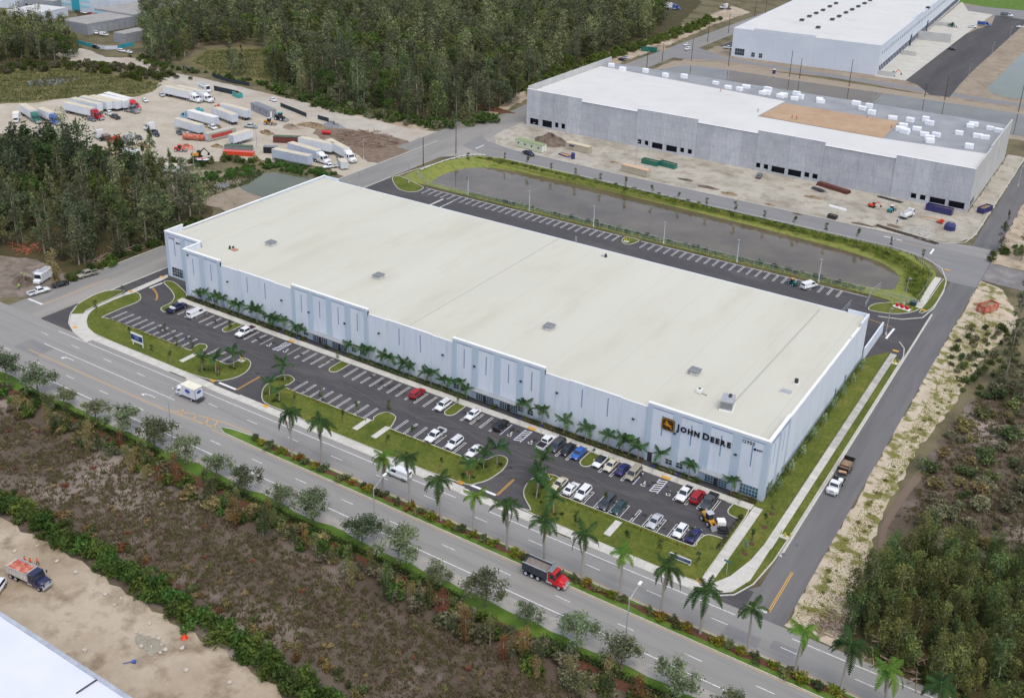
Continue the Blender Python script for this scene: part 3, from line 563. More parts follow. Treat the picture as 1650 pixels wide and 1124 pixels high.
# roof with membrane sheets
roofz = lambda y: 12.35-.0085*(y-177)
rf = MB()
ys = np.linspace(177.15, 249.2, 12)
rp = part('roof', MB().loft([[(-214.2, 177.1, 12.2), (-49, 177.1, 12.2), (-49, 177.1, roofz(177)), (-214.2, 177.1, roofz(177))], [(-214.2, 249.2, 11.5), (-49, 249.2, 11.5), (-49, 249.2, roofz(249)), (-214.2, 249.2, roofz(249))]]), M_roof, wh)
part('roof', MB().loft([[(-228.6, 183.2, 12.1), (-214.25, 183.2, 12.1), (-214.25, 183.2, roofz(183)), (-228.6, 183.2, roofz(183))], [(-228.6, 249.2, 11.5), (-214.25, 249.2, 11.5), (-214.25, 249.2, roofz(249)), (-228.6, 249.2, roofz(249))]]), M_roof, wh)
M_seam = mat('roof_seam', srgb('adaca2'), rough=.8); M_seam2 = mat('roof_seam_faint', srgb('b6b5aa'), rough=.8)
for k, x in enumerate(np.arange(-225, -50, 12.4)):
    y0 = 183.4 if x < -214 else 177.4; w = .3 if k == 7 else .09
    part('roof_seam', MB().add([(x-w/2, y0, roofz(y0)+.012), (x+w/2, y0, roofz(y0)+.012), (x+w/2, 249, roofz(249)+.012), (x-w/2, 249, roofz(249)+.012)], [(0, 1, 2, 3)]), M_seam if w > .1 else M_seam2, rp)
part('roof_seam', MB().add([(-61.2, 190, roofz(190)+.014), (-60.8, 190, roofz(190)+.014), (-60.2, 247, roofz(247)+.014), (-60.6, 247, roofz(247)+.014)], [(0, 1, 2, 3)]), M_seam, rp)
# windows, storefronts, canopies, doors
def canopy(x0, x1, z=2.95, d=1.7):
    c = part('canopy', MB().box(x0, x1, YF-d, YF-.1, z, z+.05), M_ltgrey, wh)
    me = MB().box(-.03, .03, YF-d, YF-.1, z+.05, z+.12).mesh('canopy_rib'); me.materials.append(M_galv)
    for k in range(15): link('canopy_rib', me, None, c, (x0+.1+(x1-x0-.2)*k/14, 0, 0))
    part('canopy_beam', MB().box(x0-.05, x1+.05, YF-d-.1, YF-d-.003, z-.06, z+.16), M_grey, c)
    for x in (x0+.8, x1-.8): part('tie_rod', MB().cyl((x, YF-d+.1, z+.1), (x, YF-.1, z+1.5), .03, n=5), M_galv, c)
def storefront(x0, x1, gm):
    dw = 1.0; xm = (x0+x1)/2
    glazed('storefront', wh, x0, xm-dw/2-.06, .25, 2.5, 3, 4, YF-.13, gm); glazed('storefront', wh, xm+dw/2+.06, x1, .25, 2.5, 3, 4, YF-.13, gm)
    d = part('door', MB().box(xm-dw/2, xm+dw/2, YF-.17, YF-.1, .05, 2.45), M_dark, wh); part('handle', MB().box(xm+.3, xm+.36, YF-.22, YF-.17, .9, 1.4), M_galv, d)
    canopy(x0-.9, x1+.9)
for x0, x1 in ((-167.9, -163.1), (-161.4, -156.6)): storefront(x0, x1, M_glass)
for x0, x1 in ((-117.6, -112.8), (-111.0, -106.2)): storefront(x0, x1, M_glass)
storefront(-60.9, -56.1, M_tealglass)
for xm in (-209.2, -205.2, -203.2, -173.6, -170.2, -154.3, -151.6, -124.0+.8, -121.3, -102.9, -104.3+.2-1.3, -66.6, -69.0):
    glazed('window', wh, xm-.75, xm+.75, .95, 2.25, 2, 2, YF-.12)
glazed('window', wh, -53.4, -49.6, .35, 2.75, 6, 3, YF-.12, M_tealglass)
glazed('window', wh, 177.4, 181.6, .35, 2.75, 6, 3, -48.48, M_glass, axis='x')
for y in (183.9, 187.0): glazed('window', wh, y, y+1.5, .95, 2.25, 2, 2, -48.42, M_glass, axis='x')
glazed('window', wh, -227.2, -222.2, .6, 3.3, 5, 3, 182.6-.04, M_glass); glazed('window', wh, -221.0, -216.0, .6, 3.3, 5, 3, 182.6-.04, M_glass)
part('door', MB().box(-73.9, -72.9, YF-.16, YF-.02, .05, 2.3), M_dark, wh)
for y in (226, 234): part('door', MB().box(-48.9, -48.82, y, y+1.0, .05, 2.3), M_grey, wh)
me = MB().bbox(-.3, .3, -.32, 0, -.16, .2, .05).mesh('wall_light'); me.materials.append(M_dark)
for p in ((302, 411+0), (366, 454), (497, 503), (555, 521), (610, 537), (453, 484), (713, 572), (764, 590), (839, 614), (897, 633), (1020, 675), (1087, 698), (1185, 732)):
    d = RT*((p[0]-PX)/FPX)+DN*((p[1]-PY)/FPX)+FW; t = (YF-.2)/d.y; link('wall_light', me, None, wh, (d.x*t, YF-.02, CAMH+d.z*t))
# low screen wall at the north-east corner
o = tag(part('screen_wall', MB().box(-48.7, -48.3, 249.8, 268, 0, 3.2), M_wall), 'low white screen wall running on from the rear corner of the warehouse', 'wall')

# ------------------------------------------------------------------ signs on the facade
M_ink = mat('black_letter', srgb('23212c'), rough=.5); M_amber = mat('amber_panel', srgb('d08a1c'), rough=.5); M_embl = mat('dark_olive_panel', srgb('3a3222'), rough=.5)
def text_mesh(s, size, extrude, bold=.0, shear=0, narrow=1.0):
    cu = bpy.data.curves.new('t', 'FONT'); cu.body = s; cu.size = size; cu.extrude = extrude; cu.offset = bold; cu.align_x = 'LEFT'; cu.resolution_u = 3
    o = bpy.data.objects.new('t', cu); COL.objects.link(o); dg = bpy.context.evaluated_depsgraph_get()
    me = bpy.data.meshes.new_from_object(o.evaluated_get(dg)); bpy.data.objects.remove(o); bpy.data.curves.remove(cu)
    n = len(me.vertices); co = np.zeros(n*3, np.float32); me.vertices.foreach_get('co', co); co = co.reshape(-1, 3); co[:, 0] *= narrow
    me.vertices.foreach_set('co', co.ravel()); me.update()
    return me, (float(co[:, 0].max()) if n else 0), (float(co[:, 0].min()) if n else 0)
def letters(root, txt, x, z, y, bold, m, gap, extrude=.06, face='-Y'):
    for ch, size in txt:
        if ch == ' ': x += size; continue
        me, hi, lo = text_mesh(ch, size, extrude, bold); me.materials.append(m)
        o = link('letter', me, None, root, (x-lo, y, z)); o.rotation_euler = (math.pi/2, 0, 0); x += hi-lo+gap
    return x
sg = thing('wall_sign', 'wall sign reading JOHN DEERE in dark letters beside an amber leaping deer emblem', 'sign', (0, 0, 0))
yb = YF-.17
letters(sg, [('J', 2.0), ('O', 1.62), ('H', 1.62), ('N', 1.62), (' ', .42), ('D', 2.0), ('E', 1.62), ('E', 1.62), ('R', 1.62), ('E', 1.62)], -68.1, 9.72, yb, .075, M_ink, .29)
def rrect(w, h, b, n=6):
    out = []
    for cx, cy, a0 in ((w-b, h-b, 0), (-w+b, h-b, 90), (-w+b, -h+b, 180), (w-b, -h+b, 270)):
        for k in range(n+1): a = R_(a0+90*k/n); out.append((cx+b*math.cos(a), cy+b*math.sin(a)))
    return out
def emblem(w, h, y0, y1, m, name, par):
    P = [(x*(1+.06*math.cos(z/h*1.5)), z*(1+.05*math.cos(x/w*1.5))) for x, z in rrect(w, h, .45)]
    return part(name, MB().loft([[(x, y0, z) for x, z in P], [(x, y1, z) for x, z in P]]), m, par, (-69.9, 0, 10.3))
e0 = emblem(1.42, 1.36, yb-.1, yb+.1, M_embl, 'emblem', sg); emblem(1.30, 1.24, yb-.13, yb-.09, M_amber, 'emblem_rim', sg); emblem(1.2, 1.14, yb-.16, yb-.12, M_embl, 'emblem_field', sg)
deer = [(-.95,.05),(-.72,.2),(-.55,.28),(-.42,.5),(-.5,.62),(-.62,.75),(-.5,.9),(-.35,.78),(-.28,.95),(-.15,.8),(-.2,.62),(-.05,.5),(.1,.3),(.3,.15),(.6,.12),(.72,.2),(.78,.05),(.7,-.1),(.72,-.35),(1.0,-.72),(.92,-.8),(.6,-.45),(.5,-.28),(.3,-.22),(.0,-.25),(-.25,-.2),(-.5,-.28),(-.62,-.18),(-.4,-.08),(-.35,.0),(-.6,.08),(-.85,-.1)]
bmq = bmesh.new(); vs = [bmq.verts.new((x, 0, z)) for x, z in deer]; bmq.faces.new(vs); r = bmesh.ops.extrude_face_region(bmq, geom=bmq.faces[:]); bmesh.ops.translate(bmq, verts=[v for v in r['geom'] if isinstance(v, bmesh.types.BMVert)], vec=(0, -.05, 0)); bmesh.ops.triangulate(bmq, faces=bmq.faces[:]); bmesh.ops.recalc_face_normals(bmq, faces=bmq.faces[:])
me = bpy.data.meshes.new('deer'); bmq.to_mesh(me); bmq.free(); me.materials.append(M_amber); link('leaping_deer', me, None, sg, (-69.9, yb-.17, 10.25))
ns = thing('house_number', 'grey house number 12950 high on the right end of the facade', 'sign', (0, 0, 0)); letters(ns, [(c, 1.1) for c in '12950'], -54.05, 11.95, YF-.06, .012, M_dark, .12, .04)
ns = thing('house_number', 'faint house number 12990 on the set-back left corner of the facade', 'sign', (0, 0, 0)); letters(ns, [(c, 1.0) for c in '12990'], -227.4, 11.9, 182.6-.06, .01, M_grey, .1, .04)
for x, y, lb in ((-51.4, YF, 'small black company mark beside the right house number'), (-224.2, 182.6, 'small black company mark on the set-back left corner')):
    t = thing('company_mark', lb, 'sign', (x, y-.06, 11.0)); part('mark', MB().loft([[(.3*math.cos(a), -.02, .25+.3*math.sin(a)) for a in np.linspace(0, 6.2, 7)], [(.3*math.cos(a), -.1, .25+.3*math.sin(a)) for a in np.linspace(0, 6.2, 7)]]), M_ink, t); letters(t, [(c, .55) for c in 'BGT'], .42, .05, 0, .02, M_ink, .06, .03)

# ------------------------------------------------------------------ roof equipment
def roof_vent(p, lab, s=1.0):
    t = thing('roof_vent', lab, 'roof vent', (*G(*p, 12.1)[:2], roofz(G(*p, 12.1).y)), 0, 'vents on the warehouse roof', s)
    part('kerb_base', MB().box(-.8, .8, -.8, .8, 0, .45), M_cap, t); part('throat', MB().box(-.55, .55, -.55, .55, .45, .8), M_grey, t)
    part('hood', MB().loft([[(-1.25,-1.25,.8),(1.25,-1.25,.8),(1.25,1.25,.8),(-1.25,1.25,.8)], [(-1.25,-1.25,.98),(1.25,-1.25,.98),(1.25,1.25,.98),(-1.25,1.25,.98)], [(-.7,-.7,1.35),(.7,-.7,1.35),(.7,.7,1.35),(-.7,.7,1.35)]]), M_grey, t)
for p, lb in (((437, 395), 'square hooded roof vent nearest the left corner of the warehouse roof'), ((610, 448), 'second hooded roof vent from the left along the roof edge'), ((885, 530), 'third hooded roof vent from the left near the middle of the roof'), ((1119, 602), 'hooded roof vent furthest right along the front of the roof')): roof_vent(p, lb)
t = thing('rooftop_unit', 'large grey air handler on the roof above the corner sign', 'air conditioner', (-61.4, 186.6, roofz(187)), R_(12))
part('casing', MB().bbox(-1.3, 1.3, -1.8, 1.8, .4, 2.4, .05), M_ltgrey, t); part('base', MB().box(-1.4, 1.4, -1.9, 1.9, 0, .4), M_cap, t)
for y in (.5, 1.25): part('fan', MB().cyl((.3, y, 2.4), (.3, y, 2.55), .36, n=10), M_dark, t)
part('coil_grille', MB().box(-1.2, 1.2, -1.84, -1.8, .7, 2.1), M_grey, t)
t = thing('condenser', 'small pale condenser unit on the roof beside the air handler', 'air conditioner', (-68.6, 188.9, roofz(189))); part('casing', MB().bbox(-.5, .5, -.5, .5, .15, 1.1, .06), M_cap, t); part('fan', MB().cyl((0, 0, 1.1), (0, 0, 1.16), .35, n=10), M_dark, t); part('pipe', MB().cyl((.6, 0, .2), (1.8, -.2, .2), .12), M_ltgrey, t)
t = thing('roof_hatch', 'pale flat roof hatch near the right edge of the roof', 'roof hatch', (-53.3, 200.1, roofz(200))); part('frame', MB().box(-1.1, 1.1, -.7, .7, 0, .35), M_cap, t); part('lid', MB().box(-1.15, 1.15, -.75, .75, .35, .45), M_ltgrey, t)
t = thing('exhaust_stack', 'short black exhaust cap near the right edge of the roof', 'roof vent', (-52.8, 205.3, roofz(205))); part('collar', MB().box(-.5, .5, -.5, .5, 0, .3), M_cap, t); part('cap', MB().cyl((0, 0, .3), (0, 0, 1.2), .42, n=10), M_dark, t)
t = thing('roof_fan', 'dark domed roof fan near the rear edge of the roof', 'roof vent', (-121, 245, roofz(245))); part('base', MB().box(-.9, .2, -.4, .4, 0, .3), M_ltgrey, t); part('dome', MB().cyl((.4, 0, 0), (.4, 0, .9), .45, .3, n=10), M_dark, t)
t = thing('pipe_stack', 'dark and terracotta pipe boots near the left corner of the roof', 'roof vent', (-208, 187.3, roofz(187)))
for x, y in ((0, 0), (.9, .4), (.7, -.7)): part('pipe_boot', MB().cyl((x, y, 0), (x, y, .5), .35, .25, n=8), M_dark, t)
part('pad', MB().box(1.6, 3.2, -1.2, .2, 0, .25), mat('terracotta', srgb('b08468')), t)
for x in (-55.6, -54.2): tag(part('roof_drain', MB().cyl((0, 0, 0), (0, 0, .4), .2, n=8), M_dark, None, (x, 178.3, roofz(178))), 'small black roof drain cap above the house number', 'roof drain', 'drain caps on the roof edge')
t = thing('roof_ladder', 'thin pale ladder rails at the rear edge of the roof', 'ladder', (-132.6, 249.3, 11.6))
for s in (-.25, .25): part('rail', MB().cyl((s, 0, 0), (s, 0, 2.2), .05, n=5), M_galv, t)
for k in range(5): part('rung', MB().cyl((-.25, 0, .4+.4*k), (.25, 0, .4+.4*k), .035, n=5), M_galv, t)

# ------------------------------------------------------------------ grey warehouse under construction
M_raw = mat('raw_concrete', [srgb('aeb1b8'), srgb('b9bbc0'), srgb('c3c4c8')], .18, .9, 9, lo=.3, hi=.7, second=(srgb('a9abb2'), .3, .5, .75), objr=.08)
def add_grid(m):
    nt = m.node_tree; b = nt.nodes['Principled BSDF']; src = b.inputs['Base Color'].links[0].from_socket
    br = nt.nodes.new('ShaderNodeTexBrick'); br.inputs['Scale'].default_value = .28; br.inputs['Mortar Size'].default_value = .012; br.inputs['Brick Width'].default_value = .5; br.inputs['Row Height'].default_value = .9; br.offset = .35; br.squash = 1.6; br.squash_frequency = 3
    g = nt.nodes.new('ShaderNodeNewGeometry'); sp = nt.nodes.new('ShaderNodeSeparateXYZ'); cb = nt.nodes.new('ShaderNodeCombineXYZ')
    nt.links.new(g.outputs['Position'], sp.inputs[0]); nt.links.new(sp.outputs['X'], cb.inputs[0]); nt.links.new(sp.outputs['Z'], cb.inputs[1]); nt.links.new(cb.outputs[0], br.inputs['Vector'])
    mx = nt.nodes.new('ShaderNodeMix'); mx.data_type = 'RGBA'; mx.blend_type = 'MULTIPLY'; mx.inputs[7].default_value = (.66, .67, .7, 1)
    nt.links.new(br.outputs['Fac'], mx.inputs[0]); nt.links.new(src, mx.inputs[6]); nt.links.new(mx.outputs[2], b.inputs['Base Color'])
add_grid(M_raw)
M_raw2 = mat('pale_raw_concrete', [srgb('b4b4b2'), srgb('c2c2bf')], .2, .9, 8)
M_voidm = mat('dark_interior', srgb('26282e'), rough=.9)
gw = thing('grey_warehouse', 'grey concrete warehouse under construction with a half finished roof', 'warehouse')
YG, ZG0, ZG1 = 383.6, 14.7, 16.0
openings = [(-230.2,-225.8,.6,3.4),(-223.9,-219,.6,3.6),(-217.5,-215.8,1.3,3.5),(-214.3,-212.5,1.3,3.6),(-177.9,-176.2,1.3,3.3),(-174.7,-173,1.3,3.3),(-171.4,-166.6,.7,3.2),(-165,-160.2,.7,3.2),(-158.8,-157.1,1.3,3.2),(-155.5,-153.7,1.3,3.2),
 (-126.7,-125,1.2,3.1),(-123.6,-121.8,1.2,3.1),(-120.5,-115.2,.6,3.1),(-113.9,-108.7,.6,3.1),(-107.5,-105.6,1.2,3.1),(-104.4,-102.4,1.2,3.1),(-68.1,-66.2,1.2,3.1),(-64.9,-63,1.2,3.1),(-61.5,-56.2,.9,3.1),(-55,-49.7,.7,3.1)]
segs = ((-232,-205,1),(-205,-179,0),(-179,-152.3,1),(-152.3,-127.4,0),(-127.4,-101.2,1),(-101.2,-75.3,0),(-75.3,-48.4,1))
for x0, x1, tall in segs:
    n = 4; w = (x1-x0)/n; zt = ZG1 if tall else ZG0
    for k in range(n):
        a, b = x0+k*w+.02, x0+(k+1)*w-.02; yo = 0 if tall else .25
        ops = [o for o in openings if o[0] < b and o[1] > a]; xs = sorted(set([a, b]+[min(max(v, a), b) for o in ops for v in o[:2]])); mb = MB()
        for u, v in zip(xs[:-1], xs[1:]):
            if v-u < .02: continue
            hit = [o for o in ops if o[0] <= (u+v)/2 <= o[1]]
            if hit: mb.box(u, v, YG+yo, YG+.4+yo, 0, hit[0][2]); mb.box(u, v, YG+yo, YG+.4+yo, hit[0][3], zt)
            else: mb.box(u, v, YG+yo, YG+.4+yo, 0, zt)
        part('wall_panel', mb, M_raw, gw)
    part('parapet_cap', MB().box(x0-.05, x1+.05, YG-.06, YG+.7, zt, zt+.1), M_cap, gw)
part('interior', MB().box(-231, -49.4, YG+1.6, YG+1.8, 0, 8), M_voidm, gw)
for k in range(10):
    a = 384.1+k*7.8; part('wall_panel', MB().box(-48.9, -48.4, a+.02, a+7.78, 0, ZG1-.1 if k < 4 else ZG1+.8), M_raw2, gw)
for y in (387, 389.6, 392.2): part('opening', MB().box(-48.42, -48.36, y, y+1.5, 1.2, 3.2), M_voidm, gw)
part('wall_panel', MB().box(-232, -231.6, 384.1, 462, 0, 17.2), M_raw2, gw); part('rear_wall', MB().box(-231.6, -48.9, 461.6, 462, 0, 14.3), M_raw, gw)
M_deck = mat('grey_roof_deck', [srgb('86898c'), srgb('929597'), srgb('9c9e9f')], .12, .85, 8, lo=.3, hi=.7)
M_ins = mat('tan_insulation', [srgb('a88b6f'), srgb('b09478'), srgb('b89e82')], .15, .9, 7, lo=.3, hi=.7, second=(srgb('9f8267'), .5, .62, .7))
M_roof2 = mat('new_white_roof', [srgb('cbcac5'), srgb('d2d1cc')], .1, .75, 7, second=(srgb('bcbbb4'), .05, .55, .8))
ZR = 14.55
part('roof_deck', MB().box(-231.6, -48.9, 384.2, 461.6, ZR-.5, ZR-.12), M_deck, gw)
def rpoly(name, pts, z, m): return link(name, fill(pts, z), m, gw)
rpoly('white_membrane', [(-231.5, 384.3), (-49.0, 384.3), (-49, 411.5), (-86, 408.0), (-136.9, 409.0), (-136.0, 440.5), (-231.5, 450.5)], ZR, M_roof2)
rpoly('insulation_board', [(-136.6, 409.6), (-86.2, 408.3), (-87.3, 437.8), (-135.5, 437)], ZR+.02, M_ins)
# wrapped bundles and crew on that roof
M_wrap = mat('white_wrap', [srgb('e6e9ef'), srgb('f2f3f5')], 1.2, .6, bump=.15, bscale=3, coord='obj')
bundle_px = [(985,106),(1003,112),(1040,115),(1072,122),(1102,124),(1153,134),(1173,141),(1191,144),(1202,140),(1228,150),(1235,150),(1237,145),(1257,155),(1262,154),(1280,159),(1283,152),(1289,157),(1320,162),(1322,164),(1379,167),(1389,175),(1400,172),(1404,182),(1438,190)]+[(1466,194),(1491,193),(1497,199),(1455,202),(1459,210),(1457,213),(1477,208),(1489,217),(1497,222),(1498,228),(1508,218),(1545,215),(1563,203),(1568,201),(1575,220),(1586,222),(1595,207),(1609,211),(1561,237),(1450,209)]
meB = MB().bbox(-1.35, 1.35, -.7, .7, 0, 1.35, .12).mesh('bundle'); meB.materials.append(M_wrap)
bt = {985: 'first', 1609: 'last'}
for k, p in enumerate(bundle_px):
    q = G(p[0], p[1]+2, ZR-.1)
    o = link('wrapped_bundle', meB, None, None, (q.x, q.y, ZR-.1), R_(rnd.uniform(-18, 18)), (rnd.uniform(1.0, 1.4), rnd.uniform(1.1, 1.5), rnd.uniform(1.0, 1.45)))
    tag(o, 'white wrapped insulation bundle left of the tan boards on the grey roof deck' if p[0] < 1340 else ('white wrapped bundle along the rear edge of the tan boards' if p[0] < 1445 else 'white wrapped insulation bundle on the bare grey deck right of the tan boards'), 'bundle', 'bundles left of the tan boards' if p[0] < 1340 else ('bundles along the tan boards' if p[0] < 1445 else 'bundles on the bare deck'))
# ------------------------------------------------------------------ vehicles
def paint(name, h, metal=0.0, rough=.28):
    c = srgb(h)
    if name not in MATS:
        m = mat(name, c, rough=rough, spec=.5, metal=metal); m.node_tree.nodes['Principled BSDF'].inputs['Coat Weight'].default_value = .25
    return MATS[name]
P_ = dict(white=paint('white_paint', 'e4e5e6'), silver=paint('silver_paint', 'b9bcbf'), grey=paint('grey_paint', '6d7074'), dgrey=paint('dark_grey_paint', '45494d'), black=paint('black_paint', '1d1e22'), red=paint('red_paint', 'a01820'),
          navy=paint('navy_paint', '2b2f4e'), blue=paint('bright_blue_paint', '2f62b0'), dblue=paint('dark_blue_paint', '2c2e66'), beige=paint('beige_paint', 'c9c2ac'), tan=paint('tan_paint', '9d9684'), green=paint('teal_green_paint', '1f6e5e'), teal=paint('teal_paint', '2e9a9e'), orange=paint('orange_paint', 'd4421c'), bred=paint('bright_red_paint', 'c42327'), lblue=paint('light_blue_paint', '7fb0c8'), dgreen=paint('dark_green_paint', '2c4646'), yellow=paint('machine_yellow', 'c98f2c'), royal=paint('royal_blue_paint', '33408f'), trblue=paint('truck_blue_paint', '3a5fa8'), brown=paint('brown_paint', '6f5a48'))
M_tyre = mat('tyre_rubber', srgb('232427'), rough=.9); M_rim = mat('wheel_rim', srgb('9a9da0'), rough=.35, metal=.5); M_rimw = mat('white_wheel_rim', srgb('c3c6d4'), rough=.4)
M_glassd = mat('car_glass', [srgb('1d252d'), srgb('2c3a45')], .8, .08, spec=.7, coord='obj'); M_lampw = mat('lamp_lens', srgb('cfd4d8'), rough=.2); M_lampr = mat('tail_lens', srgb('8a1d1c'), rough=.25)
M_black = mat('black_trim', srgb('26272a'), rough=.7); M_chas = mat('chassis_steel', srgb('3c3d40'), rough=.8); M_alu = mat('polished_aluminium', srgb('c2c5c8'), rough=.3, metal=.6)
M_boxw = mat('trailer_white', [srgb('d3d7dc'), srgb('dfe2e5')], .4, .6, lo=.3, hi=.7, second=(srgb('bfc4cb'), .25, .6, .8), coord='obj'); M_boxtop = mat('trailer_roof', [srgb('c3b9a3'), srgb('d2c8b2')], .3, .8, coord='obj', lo=.3, hi=.7); M_boxold = mat('old_trailer_side', [srgb('b3bccb'), srgb('c6cdd8')], .4, .7, coord='obj', lo=.3, hi=.7, second=(srgb('9a9a98'), .5, .6, .75))
M_wtop = mat('clean_trailer_roof', [srgb('d9d7cf'), srgb('e6e4dc')], .3, .8, coord='obj')
WH = {}
def wheel(par, x, y, r=.34, w=.24, rim=None):
    k = (r, w, (rim or M_rim).name); s = 1 if y > 0 else -1
    if k not in WH:
        t = MB().cyl((0, -w/2, 0), (0, w/2, 0), r, n=14).mesh('tyre'); t.materials.append(M_tyre); m = MB().cyl((0, -w/2-.015, 0), (0, w/2+.015, 0), r*.62, n=10).mesh('rim'); m.materials.append(rim or M_rim); WH[k] = (t, m)
    o = link('wheel', WH[k][0], None, par, (x, y, r)); link('rim', WH[k][1], None, o); return o
CARM = {}
def section(x, hw, zb, zs):
    h = [(hw*.86, zb), (hw*.97, zb+.1), (hw, zb+(zs-zb)*.5), (hw*.985, zs-.07), (hw*.87, zs)]
    return [(x, y, z) for y, z in h]+[(x, 0, zs+.025)]+[(x, -y, z) for y, z in reversed(h)]
def cab_pts(xr, xf, xr2, xf2, hb, ht, zb, zr): return [(xr, -hb, zb), (xf, -hb, zb), (xf, hb, zb), (xr, hb, zb)], [(xr2, -ht, zr), (xf2, -ht, zr), (xf2, ht, zr), (xr2, ht, zr)]
def inset(q, u0, u1, v0, v1):
    a, b, c, d = [Vector(p) for p in q]
    def at(u, v): return (a*(1-u)+b*u)*(1-v)+(d*(1-u)+c*u)*v
    return [at(u0, v0), at(u1, v0), at(u1, v1), at(u0, v1)]
SPEC = {  # L, W, stations(x, hw factor, zb, zs), cab(xr,xf,xr2,xf2,zb,zr), wheels x, r
 'sedan': (4.7, .9, [(-2.32,.8,.45,.8),(-2.2,.93,.32,.95),(-1.6,1,.24,.99),(-.5,1,.22,.98),(1.0,1,.22,.96),(1.75,.98,.24,.86),(2.2,.9,.3,.74),(2.36,.76,.42,.6)], (-1.8,1.2,-1.0,.3,.95,1.45), (-1.38,1.42), .33),
 'suv': (4.7, .95, [(-2.34,.86,.5,.95),(-2.25,.97,.4,1.08),(-1.0,1,.3,1.1),(1.0,1,.3,1.08),(1.8,.98,.32,1.0),(2.25,.92,.36,.9),(2.4,.8,.48,.74)], (-2.3,1.25,-2.0,.45,1.06,1.72), (-1.4,1.45), .37),
 'hatch': (4.2, .88, [(-2.06,.86,.45,.92),(-1.95,.96,.34,1.02),(-.8,1,.26,1.03),(.9,1,.26,1.0),(1.55,.98,.28,.9),(1.95,.9,.32,.78),(2.1,.78,.44,.64)], (-2.0,1.15,-1.5,.3,1.0,1.54), (-1.25,1.3), .33),
 'minivan': (5.0, .98, [(-2.48,.86,.48,.95),(-2.4,.97,.36,1.06),(-1.0,1,.28,1.08),(1.2,1,.28,1.04),(1.95,.97,.3,.92),(2.4,.88,.36,.78),(2.52,.78,.46,.66)], (-2.44,1.75,-2.2,.8,1.04,1.76), (-1.5,1.55), .35),
 'van': (5.6, 1.0, [(-2.78,.9,.5,1.1),(-2.7,.99,.42,1.2),(-1.0,1,.36,1.2),(1.4,1,.36,1.18),(2.1,.96,.36,1.06),(2.7,.9,.4,.94),(2.82,.8,.5,.78)], (-2.74,1.95,-2.66,1.25,1.18,2.1), (-1.75,1.8), .37),
 'pickup': (5.8, 1.0, [(-.72,.99,.5,1.12),(.2,1,.42,1.14),(1.35,1,.42,1.14),(2.2,.98,.44,1.1),(2.75,.93,.48,1.0),(2.92,.84,.55,.84)], (-.68,1.5,-.5,.75,1.12,1.9), (-1.75,1.85), .4)}
SPEC['crew'] = (6.0, 1.0, [(-.98,.99,.5,1.14),(.2,1,.42,1.16),(1.45,1,.42,1.16),(2.3,.98,.44,1.12),(2.85,.93,.48,1.02),(3.02,.84,.55,.86)], (-.96,1.6,-.75,.85,1.14,1.94), (-1.85,1.95), .42)
